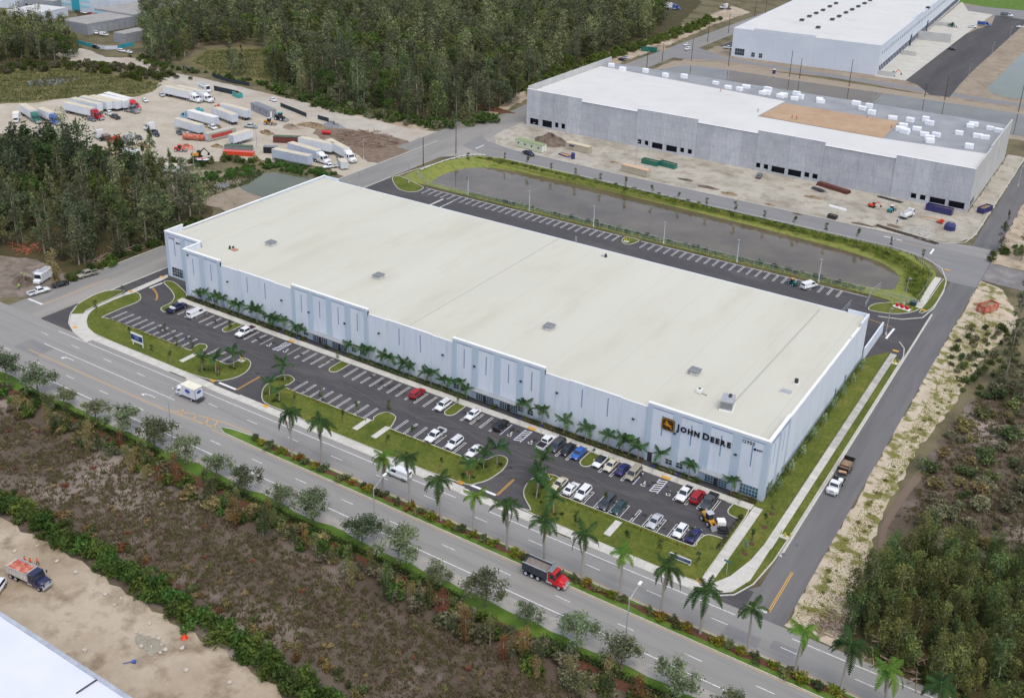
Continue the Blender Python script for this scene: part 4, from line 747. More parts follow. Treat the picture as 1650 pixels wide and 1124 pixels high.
def car(kind, col, p, head, label, cat=None, group=None, bed=None, name=None, roofrack=False, col2=None, z=.07, trunk=None):
    L, hw, st, cb, wx, r = SPEC[kind]; pm = P_[col]
    q = p if isinstance(p, Vector) else G(*p)
    nm = name or {'sedan': 'sedan', 'suv': 'suv', 'hatch': 'hatchback', 'minivan': 'minivan', 'van': 'van', 'pickup': 'pickup_truck', 'crew': 'pickup_truck'}[kind]
    t = thing(nm, label, cat or {'sedan': 'car', 'suv': 'suv', 'hatch': 'car', 'minivan': 'minivan', 'van': 'van', 'pickup': 'pickup truck', 'crew': 'pickup truck'}[kind], (q.x, q.y, z), R_(head), group)
    def cached(key, f, m):
        k = (kind, key, m.name)
        if k not in CARM:
            me = f().mesh(key.split(':')[0], smooth=key == 'body'); me.materials.append(m); CARM[k] = me
        return link(key.split(':')[0], CARM[k], None, t)
    pk = kind in ('pickup', 'crew')
    cached('body', lambda: MB().loft([section(x, hw*w, zb, zs) for x, w, zb, zs in st]), pm)
    lo, hi = cab_pts(cb[0], cb[1], cb[2], cb[3], hw*.9, hw*.74 if not kind == 'van' else hw*.84, cb[4], cb[5])
    mid = [tuple(Vector(a)*.08+Vector(b)*.92) for a, b in zip(lo, hi)]; top = [(x*.9+.1*(cb[2]+cb[3])/2, y*.9, cb[5]+.05) for x, y, _ in hi]
    cached('cabin', lambda: MB().loft([lo, mid, top]), P_[col2] if col2 else pm)
    qf = [lo[1], lo[2], mid[2], mid[1]]; qr = [lo[3], lo[0], mid[0], mid[3]]; ql = [lo[2], lo[3], mid[3], mid[2]]; qq = [lo[0], lo[1], mid[1], mid[0]]
    cached('windshield', lambda: MB().slab(inset(qf, .06, .94, .12, .95), .015), M_glassd)
    cached('rear_window', lambda: MB().slab(inset(qr, .1, .9, .3 if kind != 'sedan' else .12, .92), .015), M_glassd)
    lim = (.05, .34) if kind == 'van' else (.06, .93)
    cached('side_window:l', lambda: MB().slab(inset(ql, lim[0], lim[1], .15, .9), .015), M_glassd); cached('side_window:r', lambda: MB().slab(inset(qq, 1-lim[1], 1-lim[0], .15, .9), .015), M_glassd)
    xf = st[-1][0]; zf = st[-2][3]
    for s in (-1, 1):
        cached('headlight:%d' % s, lambda: MB().cbox((st[-2][0]+.06, s*hw*.7, zf-.14), (.22, .34, .16)), M_lampw)
        cached('tail_light:%d' % s, lambda: MB().cbox(((-2.9 if pk else st[0][0]-.0) + (.0 if kind != 'crew' else -.1), s*hw*.82, .95 if kind != 'sedan' else .82), (.08, .2, .26)), M_lampr)
        cached('mirror:%d' % s, lambda: MB().cbox((cb[1]-.35, s*(hw+.1), cb[4]+.1), (.16, .22, .16)), pm)
    cached('grille', lambda: MB().cbox((xf-.03, 0, (st[-1][2]+st[-1][3])/2+.03), (.1, hw*.9, .2)), M_black)
    if pk:
        x0, x1 = (-2.9, -.74) if kind == 'pickup' else (-3.0, -1.0); bm_ = pm
        cached('bed_wall:l', lambda: MB().box(x0, x1, hw-.12, hw-.01, .5, 1.15), bm_); cached('bed_wall:r', lambda: MB().box(x0, x1, -hw+.01, -hw+.12, .5, 1.15), bm_)
        cached('tailgate', lambda: MB().box(x0-.06, x0+.06, -hw+.02, hw-.02, .5, 1.14), bm_)
        cached('bed_floor', lambda: MB().box(x0+.06, x1, -hw+.12, hw-.12, .5, .75), M_black)
        if bed == 'cover': cached('bed_cover', lambda: MB().box(x0+.03, x1-.02, -hw+.08, hw-.08, 1.1, 1.17), M_black)
        if bed == 'tool': cached('tool_box', lambda: MB().box(x1-.75, x1-.08, -hw+.05, hw-.05, .95, 1.38), P_['white'] if col != 'white' else M_black)
        if bed == 'red': cached('bed_cover', lambda: MB().box(x0+.03, x1-.02, -hw+.08, hw-.08, 1.1, 1.17), paint('maroon_cover', '4a2430'))
    for x in wx:
        for s in (-1, 1): wheel(t, x, s*(hw-.1), r)
    if roofrack:
        for y in (-.5, .5): cached('roof_rail:%s' % y, lambda: MB().box(cb[2]+.1, cb[3]-.1, y-.04, y+.04, cb[5]+.06, cb[5]+.14), M_galv)
        for x in (-2, -1, 0): cached('ladder_rung:%d' % x, lambda: MB().box(x-.03, x+.03, -.5, .5, cb[5]+.1, cb[5]+.16), M_galv)
    return t
N_, S_ = 90, -90   # heading towards the facade / towards the street
def stallN(x, dy=0): return Vector((x, 169.6+dy, 0))
def stallS(x, dy=0): return Vector((x, 157.6+dy, 0))
car('crew', 'navy', stallN(-209.4, -1.2), N_, 'dark navy pickup with a pale tool box in the first stall by the left drive', bed='tool')
car('van', 'white', stallN(-202.4, -.6), N_, 'white work van with a ladder rack on its roof parked near the left drive', roofrack=True)
car('crew', 'white', stallN(-184.3, -.6), S_, 'white pickup with a maroon bed cover beside the first planted island', bed='red')
car('suv', 'red', stallN(-129.6), N_, 'dark red suv alone among empty stalls in the middle of the facade row')
car('suv', 'white', stallN(-121.5, -.8), S_, 'white suv with roof rails just left of a planted island', roofrack=True)
car('sedan', 'white', stallN(-113.8), S_, 'white sedan just right of a planted island near the central entrances')
car('suv', 'black', stallN(-106.2, -.3), N_, 'black suv beside the blue lined accessible stall at the central entrances')
car('crew', 'white', stallN(-94.4, -.4), N_, 'white pickup with a black bed cover first of a row of four', bed='cover')
car('minivan', 'dgrey', stallN(-91.9), S_, 'dark grey minivan second in the row of four after the hatched bay')
car('sedan', 'black', stallN(-89.3), S_, 'black sedan parked beside a bright blue sedan')
car('sedan', 'blue', stallN(-86.7), S_, 'bright blue sedan at the planted island before the dark sign')
car('sedan', 'white', stallN(-81.5), S_, 'white sedan with a black roof right of the planted island', col2='black')
car('sedan', 'beige', stallN(-78.9), S_, 'beige sedan parked beside the white car with the black roof')
car('sedan', 'dblue', stallN(-76.3), N_, 'dark blue sedan parked between two beige cars', )
car('minivan', 'tan', stallN(-73.7), S_, 'tan minivan beside the accessible stall under the emblem')
car('pickup', 'white', stallN(-62.1, -.4), S_, 'white pickup first of three vehicles in front of the corner entrance')
car('suv', 'red', stallN(-59.6), N_, 'bright red suv between a white pickup and a dark truck at the corner entrance', col2=None)
car('crew', 'dgrey', stallN(-57.0, -.3), S_, 'large dark grey truck at the last stall by the corner entrance', bed='cover')
car('pickup', 'white', stallS(-115.5), S_, 'white pickup in the street side row by the middle lawn', bed='tool')
car('suv', 'white', stallS(-110.4), S_, 'white suv in the street side row between two other white vehicles', roofrack=True)
car('sedan', 'white', stallS(-105.2), S_, 'white sedan at the right end of the middle lawn', z=.07)
car('sedan', 'beige', stallS(-84.4), S_, 'cream sedan first in the street side row before the right lawn')
car('sedan', 'white', stallS(-81.7), N_, 'white coupe second in the street side row before the right lawn')
car('suv', 'white', stallS(-79.0), S_, 'white suv third in the street side row before the right lawn')
car('minivan', 'dgrey', stallS(-73.6), S_, 'charcoal van like car left of the concrete flume')
car('sedan', 'dgreen', stallS(-70.9), S_, 'dark green sedan right beside the concrete flume')
car('sedan', 'silver', stallS(-63.2), S_, 'silver sedan alone between empty stalls of the street side row')
car('hatch', 'white', stallS(-57.9), S_, 'white hatchback beside the dark blue sedan near the loader')
car('sedan', 'dblue', stallS(-55.4, .3), N_, 'dark blue sedan last in the street side row near the loader')
car('pickup', 'white', (63, 473), 78, 'white pickup with an open bed on the west road near the corner')
car('sedan', 'black', (98, 461), 78, 'black sedan on the west road behind the food truck')
car('crew', 'tan', (142, 445), -100, 'grey brown pickup parked on the west road verge under the trees')
car('van', 'white', (643, 768), 180, 'white panel van driving along the front road past the palms')
car('van', 'white', (1303, 464), 65, 'white van with a tan roof load in the rear parking lot')
car('pickup', 'navy', (852, 250), -20, 'dark blue pickup on the back road beside the pale site office')
car('suv', 'grey', (1223, 286), 100, 'grey suv parked against the grey concrete wall')
for kind, col, p, h, lb in (('suv', 'white', (1108, 81), -97, 'white suv at the bend of the far road'), ('sedan', 'white', (1106, 74), -95, 'white car behind the suv at the bend of the far road'), ('pickup', 'white', (1173, 79), 5, 'white pickup on the dark patch left of the far white warehouse'), ('crew', 'white', (1566, 45), 10, 'white pickup beside the blue dump truck on the far asphalt'), ('sedan', 'white', (1643, 45), 10, 'white car at the right edge of the far asphalt'),
    ('suv', 'black', (1534, 81), 8, 'black suv crossing the far asphalt'), ('sedan', 'black', (1002, 98), -8, 'dark car parked on the verge left of the grey warehouse'), ('sedan', 'silver', (1008, 95), -8, 'silver car behind the dark one left of the grey warehouse'),
    ('sedan', 'grey', (148, 195), 0, 'grey sedan below the red tractor in the truck yard'), ('crew', 'white', (177, 186), 170, 'white pickup parked in front of the white trailers'), ('crew', 'dgrey', (186, 191), 170, 'dark pickup below the white pickup in the truck yard'), ('sedan', 'silver', (261, 155), -25, 'silver sedan at the tail of a white trailer in the truck yard'), ('sedan', 'white', (234, 164), -20, 'white car behind the tall thin tree in the truck yard'),
    ('sedan', 'dgrey', (224, 224), -20, 'dark sedan left of the tall thin tree in the truck yard'), ('sedan', 'black', (252, 219), -20, 'black car right of the tall thin tree in the truck yard'), ('sedan', 'dgrey', (289, 216), -25, 'dark sedan beside the rusty tank in the truck yard'), ('sedan', 'silver', (303, 219), -25, 'silver car half hidden by the rusty tank in the truck yard'), ('pickup', 'white', (343, 208), -20, 'white pickup behind the red lettered container'),
    ('pickup', 'white', (532, 271), -115, 'white pickup beside the small cargo trailer near the west road'), ('crew', 'silver', (404, 206), -165, 'grey pickup at the tail of the orange truck trailer'), ('sedan', 'white', (440, 163), -18, 'white car on the dirt road behind the fence'), ('suv', 'white', (196, 84), 5, 'white suv at the mouth of the dirt road'), ('sedan', 'white', (208, 86), 5, 'white car right of the suv at the mouth of the dirt road'), ('suv', 'white', (155, 55), -30, 'white suv by the striped grey shed'), ('van', 'white', (168, 58), 10, 'white van in the lane by the striped grey shed'), ('suv', 'silver', (164, 31), -30, 'silver suv beside the long grey shed'), ('sedan', 'white', (93, 17), 0, 'white car left in the row at the teal building'), ('sedan', 'black', (102, 19), 0, 'black car second in the row at the teal building'), ('sedan', 'dgrey', (125, 20), 0, 'dark car third in the row at the teal building'), ('sedan', 'white', (135, 22), 0, 'white car fourth in the row at the teal building'), ('sedan', 'red', (146, 24), 0, 'red car at the right end of the row at the teal building'), ('suv', 'silver', (110, 70), -10, 'silver car by the teal fence beside the trees'), ('suv', 'black', (155, 78), 0, 'black car against the teal fence'), ('suv', 'white', (-6, 955), -60, 'white vehicle cut off by the left edge of the picture on the dirt')):
    car(kind, col, p, h, lb)

# ---- trucks
def bx(par, name, x0, x1, y0, y1, z0, z1, m, b=.05): return part(name, MB().bbox(x0, x1, y0, y1, z0, z1, b), m, par)
def cabfront(t, x0, x1, z0, z1, hw, pm, slope=.25):
    lo, hi = cab_pts(x0, x1, x0, x1-slope, hw, hw*.92, z0+(z1-z0)*.42, z1); base = [(x, y*1.02, z0) for x, y, _ in lo]
    part('cab', MB().loft([base, lo, hi]), pm, t)
    part('windshield', MB().slab(inset([lo[1], lo[2], hi[2], hi[1]], .07, .93, .1, .88), .02), M_glassd, t)
    part('side_window', MB().slab(inset([lo[2], lo[3], hi[3], hi[2]], .12, .8, .1, .85), .02), M_glassd, t); part('side_window', MB().slab(inset([lo[0], lo[1], hi[1], hi[0]], .2, .88, .1, .85), .02), M_glassd, t)
def hood(t, x0, x1, hw, z0, z1, z2, pm):
    part('hood', MB().loft([section(x0, hw, z0, z1), section(x0+(x1-x0)*.6, hw*.96, z0, (z1+z2)/2), section(x1-.1, hw*.88, z0, z2), section(x1, hw*.78, z0+.1, z2-.15)]), pm, t, smooth=True)
    part('grille', MB().cbox((x1, 0, (z0+z2)/2+.1), (.08, hw*1.0, (z2-z0)*.62)), M_alu, t); part('bumper', MB().bbox(x1-.1, x1+.25, -hw, hw, z0-.1, z0+.3, .06), M_alu, t)
    for s in (-1, 1): part('headlight', MB().cbox((x1-.12, s*hw*.82, z0+.5), (.16, .3, .22)), M_lampw, t); part('fender', MB().bbox(x0+.2, x1-.15, s*hw*1.02-.2, s*hw*1.02+.2, z0+.15, z0+.75, .12), pm, t)
def tractor(col, p, head, label, sleeper=True, z=.04, sh=3.6):
    q = p if isinstance(p, Vector) else G(*p); pm = P_[col]; t = thing('truck_tractor', label, 'truck', (q.x, q.y, z), R_(head), None, 1.15)
    part('frame', MB().box(-3.5, 2.8, -.45, .45, .7, 1.0), M_chas, t); hood(t, 1.7, 3.4, 1.05, .55, 1.9, 1.45, pm); cabfront(t, .2, 1.95, .6, 2.75, 1.15, pm, .35)
    if sleeper:
        part('sleeper', MB().loft([[(-1.3,-1.2,.7),(.18,-1.2,.7),(.18,1.2,.7),(-1.3,1.2,.7)], [(-1.3,-1.2,sh-.2),(.18,-1.2,sh-.7),(.18,1.2,sh-.7),(-1.3,1.2,sh-.2)], [(-1.3,-1.0,sh),(-.3,-1.0,sh),(-.3,1.0,sh),(-1.3,1.0,sh)]]), pm, t)
        part('roof_fairing', MB().loft([[(.15,-1.1,2.76),(1.5,-1.0,2.76),(1.5,1.0,2.76),(.15,1.1,2.76)], [(.1,-1.05,sh-.72),(.5,-.9,sh-.75),(.5,.9,sh-.75),(.1,1.05,sh-.72)]]), pm, t)
        for s in (-1, 1): part('sleeper_window', MB().cbox((-.5, s*1.21, 2.3), (.4, .03, .45)), M_glassd, t)
    for s in (-1, 1):
        part('fuel_tank', MB().cyl((-1.1, s*.95, .75), (.4, s*.95, .75), .32, n=10), M_alu, t); part('exhaust_stack', MB().cyl((.0, s*1.25, .9), (.0, s*1.25, 3.2), .08, n=6), M_alu, t); part('mirror', MB().cbox((1.8, s*1.45, 2.1), (.12, .2, .5)), M_black, t)
        wheel(t, 2.55, s*.98, .5, .3, M_rimw)
        for x in (-1.9, -3.1): wheel(t, x, s*.86, .5, .6, M_rimw)
    part('fifth_wheel', MB().cyl((-2.4, 0, 1.0), (-2.4, 0, 1.2), .5, n=12), M_black, t); return t
def trailer(p, head, label, L=15.5, side=None, top=None, z=.04, h=2.85, deck=1.15, name='box_trailer', stripe=None, landing=True):
    q = p if isinstance(p, Vector) else G(*p); t = thing(name, label, 'trailer', (q.x, q.y, z), R_(head), None, 1.15); a = L/2
    part('box', MB().box(-a, a, -1.28, 1.28, deck, deck+h), side or M_boxw, t); part('roof', MB().box(-a+.03, a-.03, -1.25, 1.25, deck+h, deck+h+.06), top or M_boxtop, t)
    part('frame', MB().box(-a+.3, a-.5, -.5, .5, deck-.3, deck), M_chas, t); part('rear_door', MB().box(-a-.05, -a, -1.2, 0, deck+.05, deck+h-.1), M_boxold, t); part('rear_door', MB().box(-a-.05, -a, .02, 1.2, deck+.05, deck+h-.1), M_boxold, t); part('underride_guard', MB().box(-a-.05, -a+.1, -1.1, 1.1, .5, .65), M_chas, t)
    part('bottom_rail', MB().box(-a, a, -1.3, -1.281, deck, deck+.18), M_ltgrey, t); part('bottom_rail', MB().box(-a, a, 1.281, 1.3, deck, deck+.18), M_ltgrey, t)
    if stripe: part('side_panel', MB().box(-a*.75, a*.72, -1.31, -1.282, deck+.7, deck+h-.55), stripe, t)
    for s in (-1, 1):
        for x in (-a+1.4, -a+2.7): wheel(t, x, s*.88, .5, .6, M_rim)
        if landing: part('landing_leg', MB().box(a-2.9, a-2.7, s*.7-.08, s*.7+.08, .1, deck-.3), M_chas, t)
    return t
def axis(pr, pf):
    a, b = G(*pr), G(*pf); return a, b, math.degrees(math.atan2(b.y-a.y, b.x-a.x)), (b-a).normalized()
def rig(pr, pf, tcol, l1, l2, L=15.0, **kw):
    """tractor nose at pf, trailer tail towards pr"""
    a, b, h, d = axis(pr, pf); tractor(tcol, b-d*4.1, h, l1); trailer(b-d*(6.0+L*.575), h, l2, L, **kw)
sh_ = axis((100, 179), (166, 195))
rig((34, 181), (63.6, 200), 'green', 'teal green truck tractor at the left of the yard', 'white trailer behind the teal green tractor', 12)
rig((62.6, 188), (96, 203), 'trblue', 'blue truck tractor half behind a tree in the yard', 'pale trailer behind the blue tractor', 9)
rig((100, 179), (166, 194.5), 'red', 'dark red truck tractor at the near end of the row of trailers', 'white trailer behind the near red tractor')
for k, p in enumerate(((163, 184), (178, 181), (193, 180), (206, 178.5))):
    b = G(*p); d = sh_[3]; trailer(b-d*9, sh_[2], 'white box trailer without a tractor, %s in the parked row' % ('nearest', 'second', 'third', 'furthest')[k], top=M_boxtop if k < 3 else M_wtop)
rig((166, 163), (225, 179), 'bred', 'bright red truck tractor at the far end of the row of trailers', 'white roofed trailer behind the far red tractor', top=M_wtop)
b = G(221, 183); tractor('grey', b-sh_[3]*3.4, sh_[2], 'grey day cab tractor with bare frame between the trailers', sleeper=False)
rig((262, 152.5), (324, 166.5), 'white', 'white truck tractor in front, left of a pair near the motorhome', 'white trailer of the left white tractor near the motorhome'); rig((290, 154), (343, 166.5), 'white', 'white truck tractor, right of a pair near the motorhome', 'white trailer of the right white tractor near the motorhome')
rig((404, 195), (345, 179), 'orange', 'orange truck tractor by the grey modular office', 'white trailer coupled to the orange tractor', top=M_boxtop); rig((357, 208), (293, 190), 'lblue', 'pale blue truck tractor in the middle of the yard', 'white trailer coupled to the pale blue tractor', top=M_wtop)
a, b, h, d = axis((388, 205), (340, 186)); trailer((a+b)/2, h, 'white trailer with a tan roof below the orange tractor', 14); a, b, h, d = axis((329, 220), (283, 206)); trailer((a+b)/2, h, 'white trailer with a tan roof beside the lettered container', 14)
a, b, h, d = axis((440, 257), (503, 270)); trailer((a+b)/2, h, 'old white trailer with faded blue lettering beside the small pond', 15, M_boxold)
rig((455, 243), (531, 266), 'white', 'white truck tractor facing the west road beside the small pond', 'old white trailer behind the tractor by the small pond', 14, side=M_boxold)
a, b, h, d = axis((482, 238), (539, 250)); trailer((a+b)/2, h, 'white trailer left of the log pile', 14); rig((523, 238), (571, 264), 'white', 'white truck tractor nosing out by the log pile', 'white trailer with the tractor by the log pile', 13)
tractor('white', (161, 224), 165, 'white truck tractor among the scrap at the near edge of the yard'); tractor('orange', (188, 234), 160, 'orange truck tractor among the scrap at the near edge of the yard'); tractor('silver', (207, 231), 160, 'silver truck tractor beside the orange one at the near edge of the yard'); tractor('white', (243, 212), 165, 'white truck tractor right of the tall thin tree')
a, b, h, d = axis((332, 228), (378, 217)); c = trailer((a+b)/2, h, 'grey container with a red lettered side panel in the yard', 12, mat('pale_container', srgb('a8a69c')), mat('container_roof', srgb('b5b2a6')), deck=.25, h=2.6, name='container', stripe=mat('red_panel', [srgb('b03a30'), srgb('c06050')], 2.2, .7, coord='obj', lo=.45, hi=.6), landing=False)
a, b, h, d = axis((372, 236), (405, 226)); trailer((a+b)/2, h, 'short white box trailer behind the yellow excavator', 9)
trailer((279, 279), 20, 'white cargo trailer behind the left woods', 6, deck=.6, h=2.3); trailer((553, 271), -35, 'small silver cargo trailer near the west road', 4.5, mat('silver_box', srgb('c8cacc')), deck=.5, h=2.2, landing=False)
a, b, h, d = axis((865/3.876+820+2, 12), (1093, 14)); rig((1030, 14), (1096, 16), 'trblue', 'blue truck tractor at the far edge behind the woods', 'pale trailer with the blue tractor behind the woods', 14)
tractor('white', (1168, 15), 170, 'white and black truck at the far dirt lot by the road')

def box_truck(p, head, label, col='white', Lb=4.6, hb=2.5, oval=True, z=.07):
    q = G(*p); t = thing('box_truck', label, 'truck', (q.x, q.y, z), R_(head)); pm = P_[col]
    part('frame', MB().box(-3.6, 3.0, -.4, .4, .6, .85), M_chas, t); cabfront(t, 1.5, 3.2, .5, 2.45, 1.02, pm, .3); part('bumper', MB().bbox(3.1, 3.35, -1.05, 1.05, .45, .8, .05), M_ltgrey, t)
    part('box', MB().box(-3.4, 1.3, -1.2, 1.2, .95, .95+hb), M_boxw, t); part('roof', MB().box(-3.42, 1.32, -1.22, 1.22, .95+hb, 1.03+hb), mat('cream_box_roof', [srgb('ded8c2'), srgb('e8e3d0')], .8, .8, coord='obj'), t); part('rear_frame', MB().box(-3.46, -3.4, -1.2, 1.2, .9, .95+hb), M_grey, t); part('rear_door', MB().box(-3.5, -3.461, -1.05, 1.05, 1.05, .75+hb), M_boxw, t); part('lift_gate', MB().box(-4.1, -3.47, -1.1, 1.1, .55, .75), M_chas, t)
    if oval:
        bl = mat('logo_blue', [srgb('3a4692'), srgb('5a68b8')], 1.6, .5, coord='obj'); e = [(.85*math.cos(a), .5*math.sin(a)) for a in np.linspace(0, 2*math.pi, 20, endpoint=False)]
        for s in (-1, 1): part('oval_logo', MB().loft([[(-1.0+x, s*1.2, 2.45+z_) for x, z_ in e], [(-1.0+x, s*1.22, 2.45+z_) for x, z_ in e]]), bl, t)
        part('oval_logo', MB().loft([[(-3.49, x*.8, 2.6+z_*.8) for x, z_ in e], [(-3.52, x*.8, 2.6+z_*.8) for x, z_ in e]]), bl, t)
        for s in (-1, 1):
            for k in range(2): part('lettering_line', MB().cbox((-1.1, s*1.205, 1.75-.22*k), (1.7-.4*k, .02, .07)), mat('faded_ink', srgb('9aa3bd')), t)
    for s in (-1, 1):
        wheel(t, 2.35, s*.9, .42, .28, M_rimw); wheel(t, -2.0, s*.86, .42, .5, M_rimw); part('mirror', MB().cbox((3.05, s*1.3, 1.75), (.1, .2, .4)), M_black, t); part('headlight', MB().cbox((3.25, s*.75, 1.0), (.12, .3, .2)), M_lampw, t)
    return t
box_truck((305, 640), 180, 'white box truck with a blue oval logo on the front road')
box_truck((27, 196), -38, 'white box truck at the left edge of the truck yard', oval=False, hb=2.7, z=.04)

def dump_truck(p, head, label, ccol, bedm, loadm, z=.07, axles=3, L=4.9, hb=1.5, load=.75):
    q = G(*p); t = thing('dump_truck', label, 'dump truck', (q.x, q.y, z), R_(head)); pm = P_[ccol]
    part('frame', MB().box(-4.3, 3.4, -.45, .45, .75, 1.05), M_chas, t); hood(t, 2.3, 4.1, 1.0, .6, 1.95, 1.55, pm); cabfront(t, .95, 2.6, .65, 2.85, 1.15, pm, .35)
    x0, x1 = -4.3, .7; b = part('dump_body', MB().box(x0, x1, -1.22, 1.22, 1.15, 1.3), bedm, t)
    for s in (-1, 1): part('body_side', MB().loft([[(x0, s*1.1, 1.3), (x1, s*1.1, 1.3), (x1, s*1.22, 1.3), (x0, s*1.22, 1.3)], [(x0, s*1.2, 1.3+hb), (x1, s*1.2, 1.3+hb), (x1, s*1.32, 1.3+hb), (x0, s*1.32, 1.3+hb)]]), bedm, t)
    for s in (-1, 1): part('top_rail', MB().box(x0, x1, s*1.26-.09, s*1.26+.09, 1.3+hb, 1.42+hb), M_ltgrey, t)
    for s in (-1, 1):
        me = MB().box(-.05, .05, s*1.3-.05, s*1.3+.05, 1.3, 1.3+hb).mesh('body_rib'); me.materials.append(bedm)
        for k in range(6): link('body_rib', me, None, b, (x0+.3+(x1-x0-.6)*k/5, 0, 0))
    part('headboard', MB().box(x1-.1, x1+.02, -1.2, 1.2, 1.3, 1.55+hb), bedm, t); part('tailgate', MB().box(x0-.08, x0+.02, -1.22, 1.22, 1.2, 1.25+hb), bedm, t); part('cab_guard', MB().box(x1+.02, x1+1.0, -1.1, 1.1, 1.5+hb, 1.58+hb), M_grey, t)
    part('load', MB().loft([[(x0+.1,-1.1,1.3),(x1-.12,-1.1,1.3),(x1-.12,1.1,1.3),(x0+.1,1.1,1.3)], [(x0+.1,-1.15,1.3+hb*load),(x1-.12,-1.15,1.3+hb*load),(x1-.12,1.15,1.3+hb*load),(x0+.1,1.15,1.3+hb*load)], [(x0+.9,-.6,1.42+hb*load),(x1-.9,-.6,1.42+hb*load),(x1-.9,.6,1.42+hb*load),(x0+.9,.6,1.42+hb*load)]]), loadm, t)
    for s in (-1, 1):
        wheel(t, 3.15, s*.98, .52, .32, M_rimw)
        for k in range(axles): wheel(t, -3.6+1.25*k, s*.86, .52, .6, M_rimw)
        part('fuel_tank', MB().cyl((.6, s*.95, .75), (1.8, s*.95, .75), .3, n=10), M_alu, t); part('mirror', MB().cbox((2.5, s*1.5, 2.2), (.12, .18, .5)), M_black, t); part('exhaust_stack', MB().cyl((.85, s*1.2, 1.0), (.85, s*1.2, 3.3), .08, n=6), M_alu, t)
    return t
M_steel = mat('dump_body_steel', [srgb('3d4049'), srgb('4c4f58')], 1, .6, coord='obj'); M_gravel = mat('gravel_load', [srgb('7d746d'), srgb('958b83')], 2.5, .95, bump=.5, coord='obj'); M_rust = mat('rust_red', [srgb('a04c3c'), srgb('bd6a55'), srgb('c9a08c')], .9, .9, coord='obj', lo=.35, hi=.65)
dump_truck((880, 934), 0, 'red dump truck with a dark body driving on the front road', 'bred', M_steel, M_gravel)
dump_truck((50, 937), 6, 'blue cabbed dump truck with a white body and red load on the dirt', 'navy', mat('white_dump_body', [srgb('dcd8d0'), srgb('e6e3dc')], .8, .6, coord='obj'), M_rust, z=.04, axles=2, hb=1.25, load=.85)
dump_truck((1585, 42), 8, 'bright blue dump truck on the far asphalt', 'trblue', paint('blue_bodyp', '3a5fa8'), M_gravel, axles=2); dump_truck((1622, 27), -2, 'white cabbed truck with a grey body on the far street', 'white', M_grey, M_gravel, axles=2)
# flatbed pickup with dump trailer on the east road
q = G(1345, 788); t = thing('flatbed_truck', 'white pickup with a black flatbed pulling a trailer on the east road', 'truck', (q.x, q.y, .07), R_(-90)); pm = P_['white']
part('frame', MB().box(-3.2, 2.6, -.45, .45, .55, .8), M_chas, t); hood(t, 1.3, 2.75, .98, .5, 1.5, 1.25, pm); cabfront(t, -.1, 1.5, .55, 2.15, 1.0, pm, .4); part('flatbed', MB().box(-3.2, -.25, -1.15, 1.15, .85, .98), M_black, t); part('headache_rack', MB().box(-.35, -.25, -1.1, 1.1, .98, 1.9), M_ltgrey, t)
part('side_rail', MB().box(-3.2, -.35, -1.15, -1.05, .98, 1.35), M_black, t); part('side_rail', MB().box(-3.2, -.35, 1.05, 1.15, .98, 1.35), M_black, t); part('water_tank', MB().bbox(-1.9, -.8, .1, 1.0, .98, 1.9, .12), M_cap, t)
for s in (-1, 1): wheel(t, 1.9, s*.92, .42, .28, M_rimw); wheel(t, -2.2, s*.85, .42, .5, M_rimw)
q = G(1362, 757); t = thing('dump_trailer', 'open brown trailer with high sides behind the flatbed pickup', 'trailer', (q.x, q.y, .07), R_(-90))
part('bed', MB().box(-2.6, 2.6, -1.15, 1.15, .75, .9), M_brn if 'M_brn' in globals() else mat('worn_wood_deck', [srgb('8a7460'), srgb('a38c76')], 1.2, .9, coord='obj'), t); part('front_wall', MB().box(2.5, 2.6, -1.15, 1.15, .9, 1.9), M_black, t); part('rear_wall', MB().box(-2.6, -2.5, -1.15, 1.15, .9, 1.9), M_black, t)
for s in (-1, 1):
    part('side_wall', MB().box(-2.5, 2.5, s*1.1-.05, s*1.1+.05, .9, 1.6), P_['brown'], t)
    for x in (-.6, .5): wheel(t, x, s*1.1, .38, .25)
part('divider', MB().box(.4, .5, -1.05, 1.05, .9, 1.3), P_['brown'], t); part('tow_bar', MB().cyl((2.6, 0, .7), (4.0, 0, .6), .08), M_chas, t); part('timber', MB().cbox((2.9, .1, 1.2), (.6, 1.6, .25), .3), mat('fresh_timber', srgb('c9a483')), t)
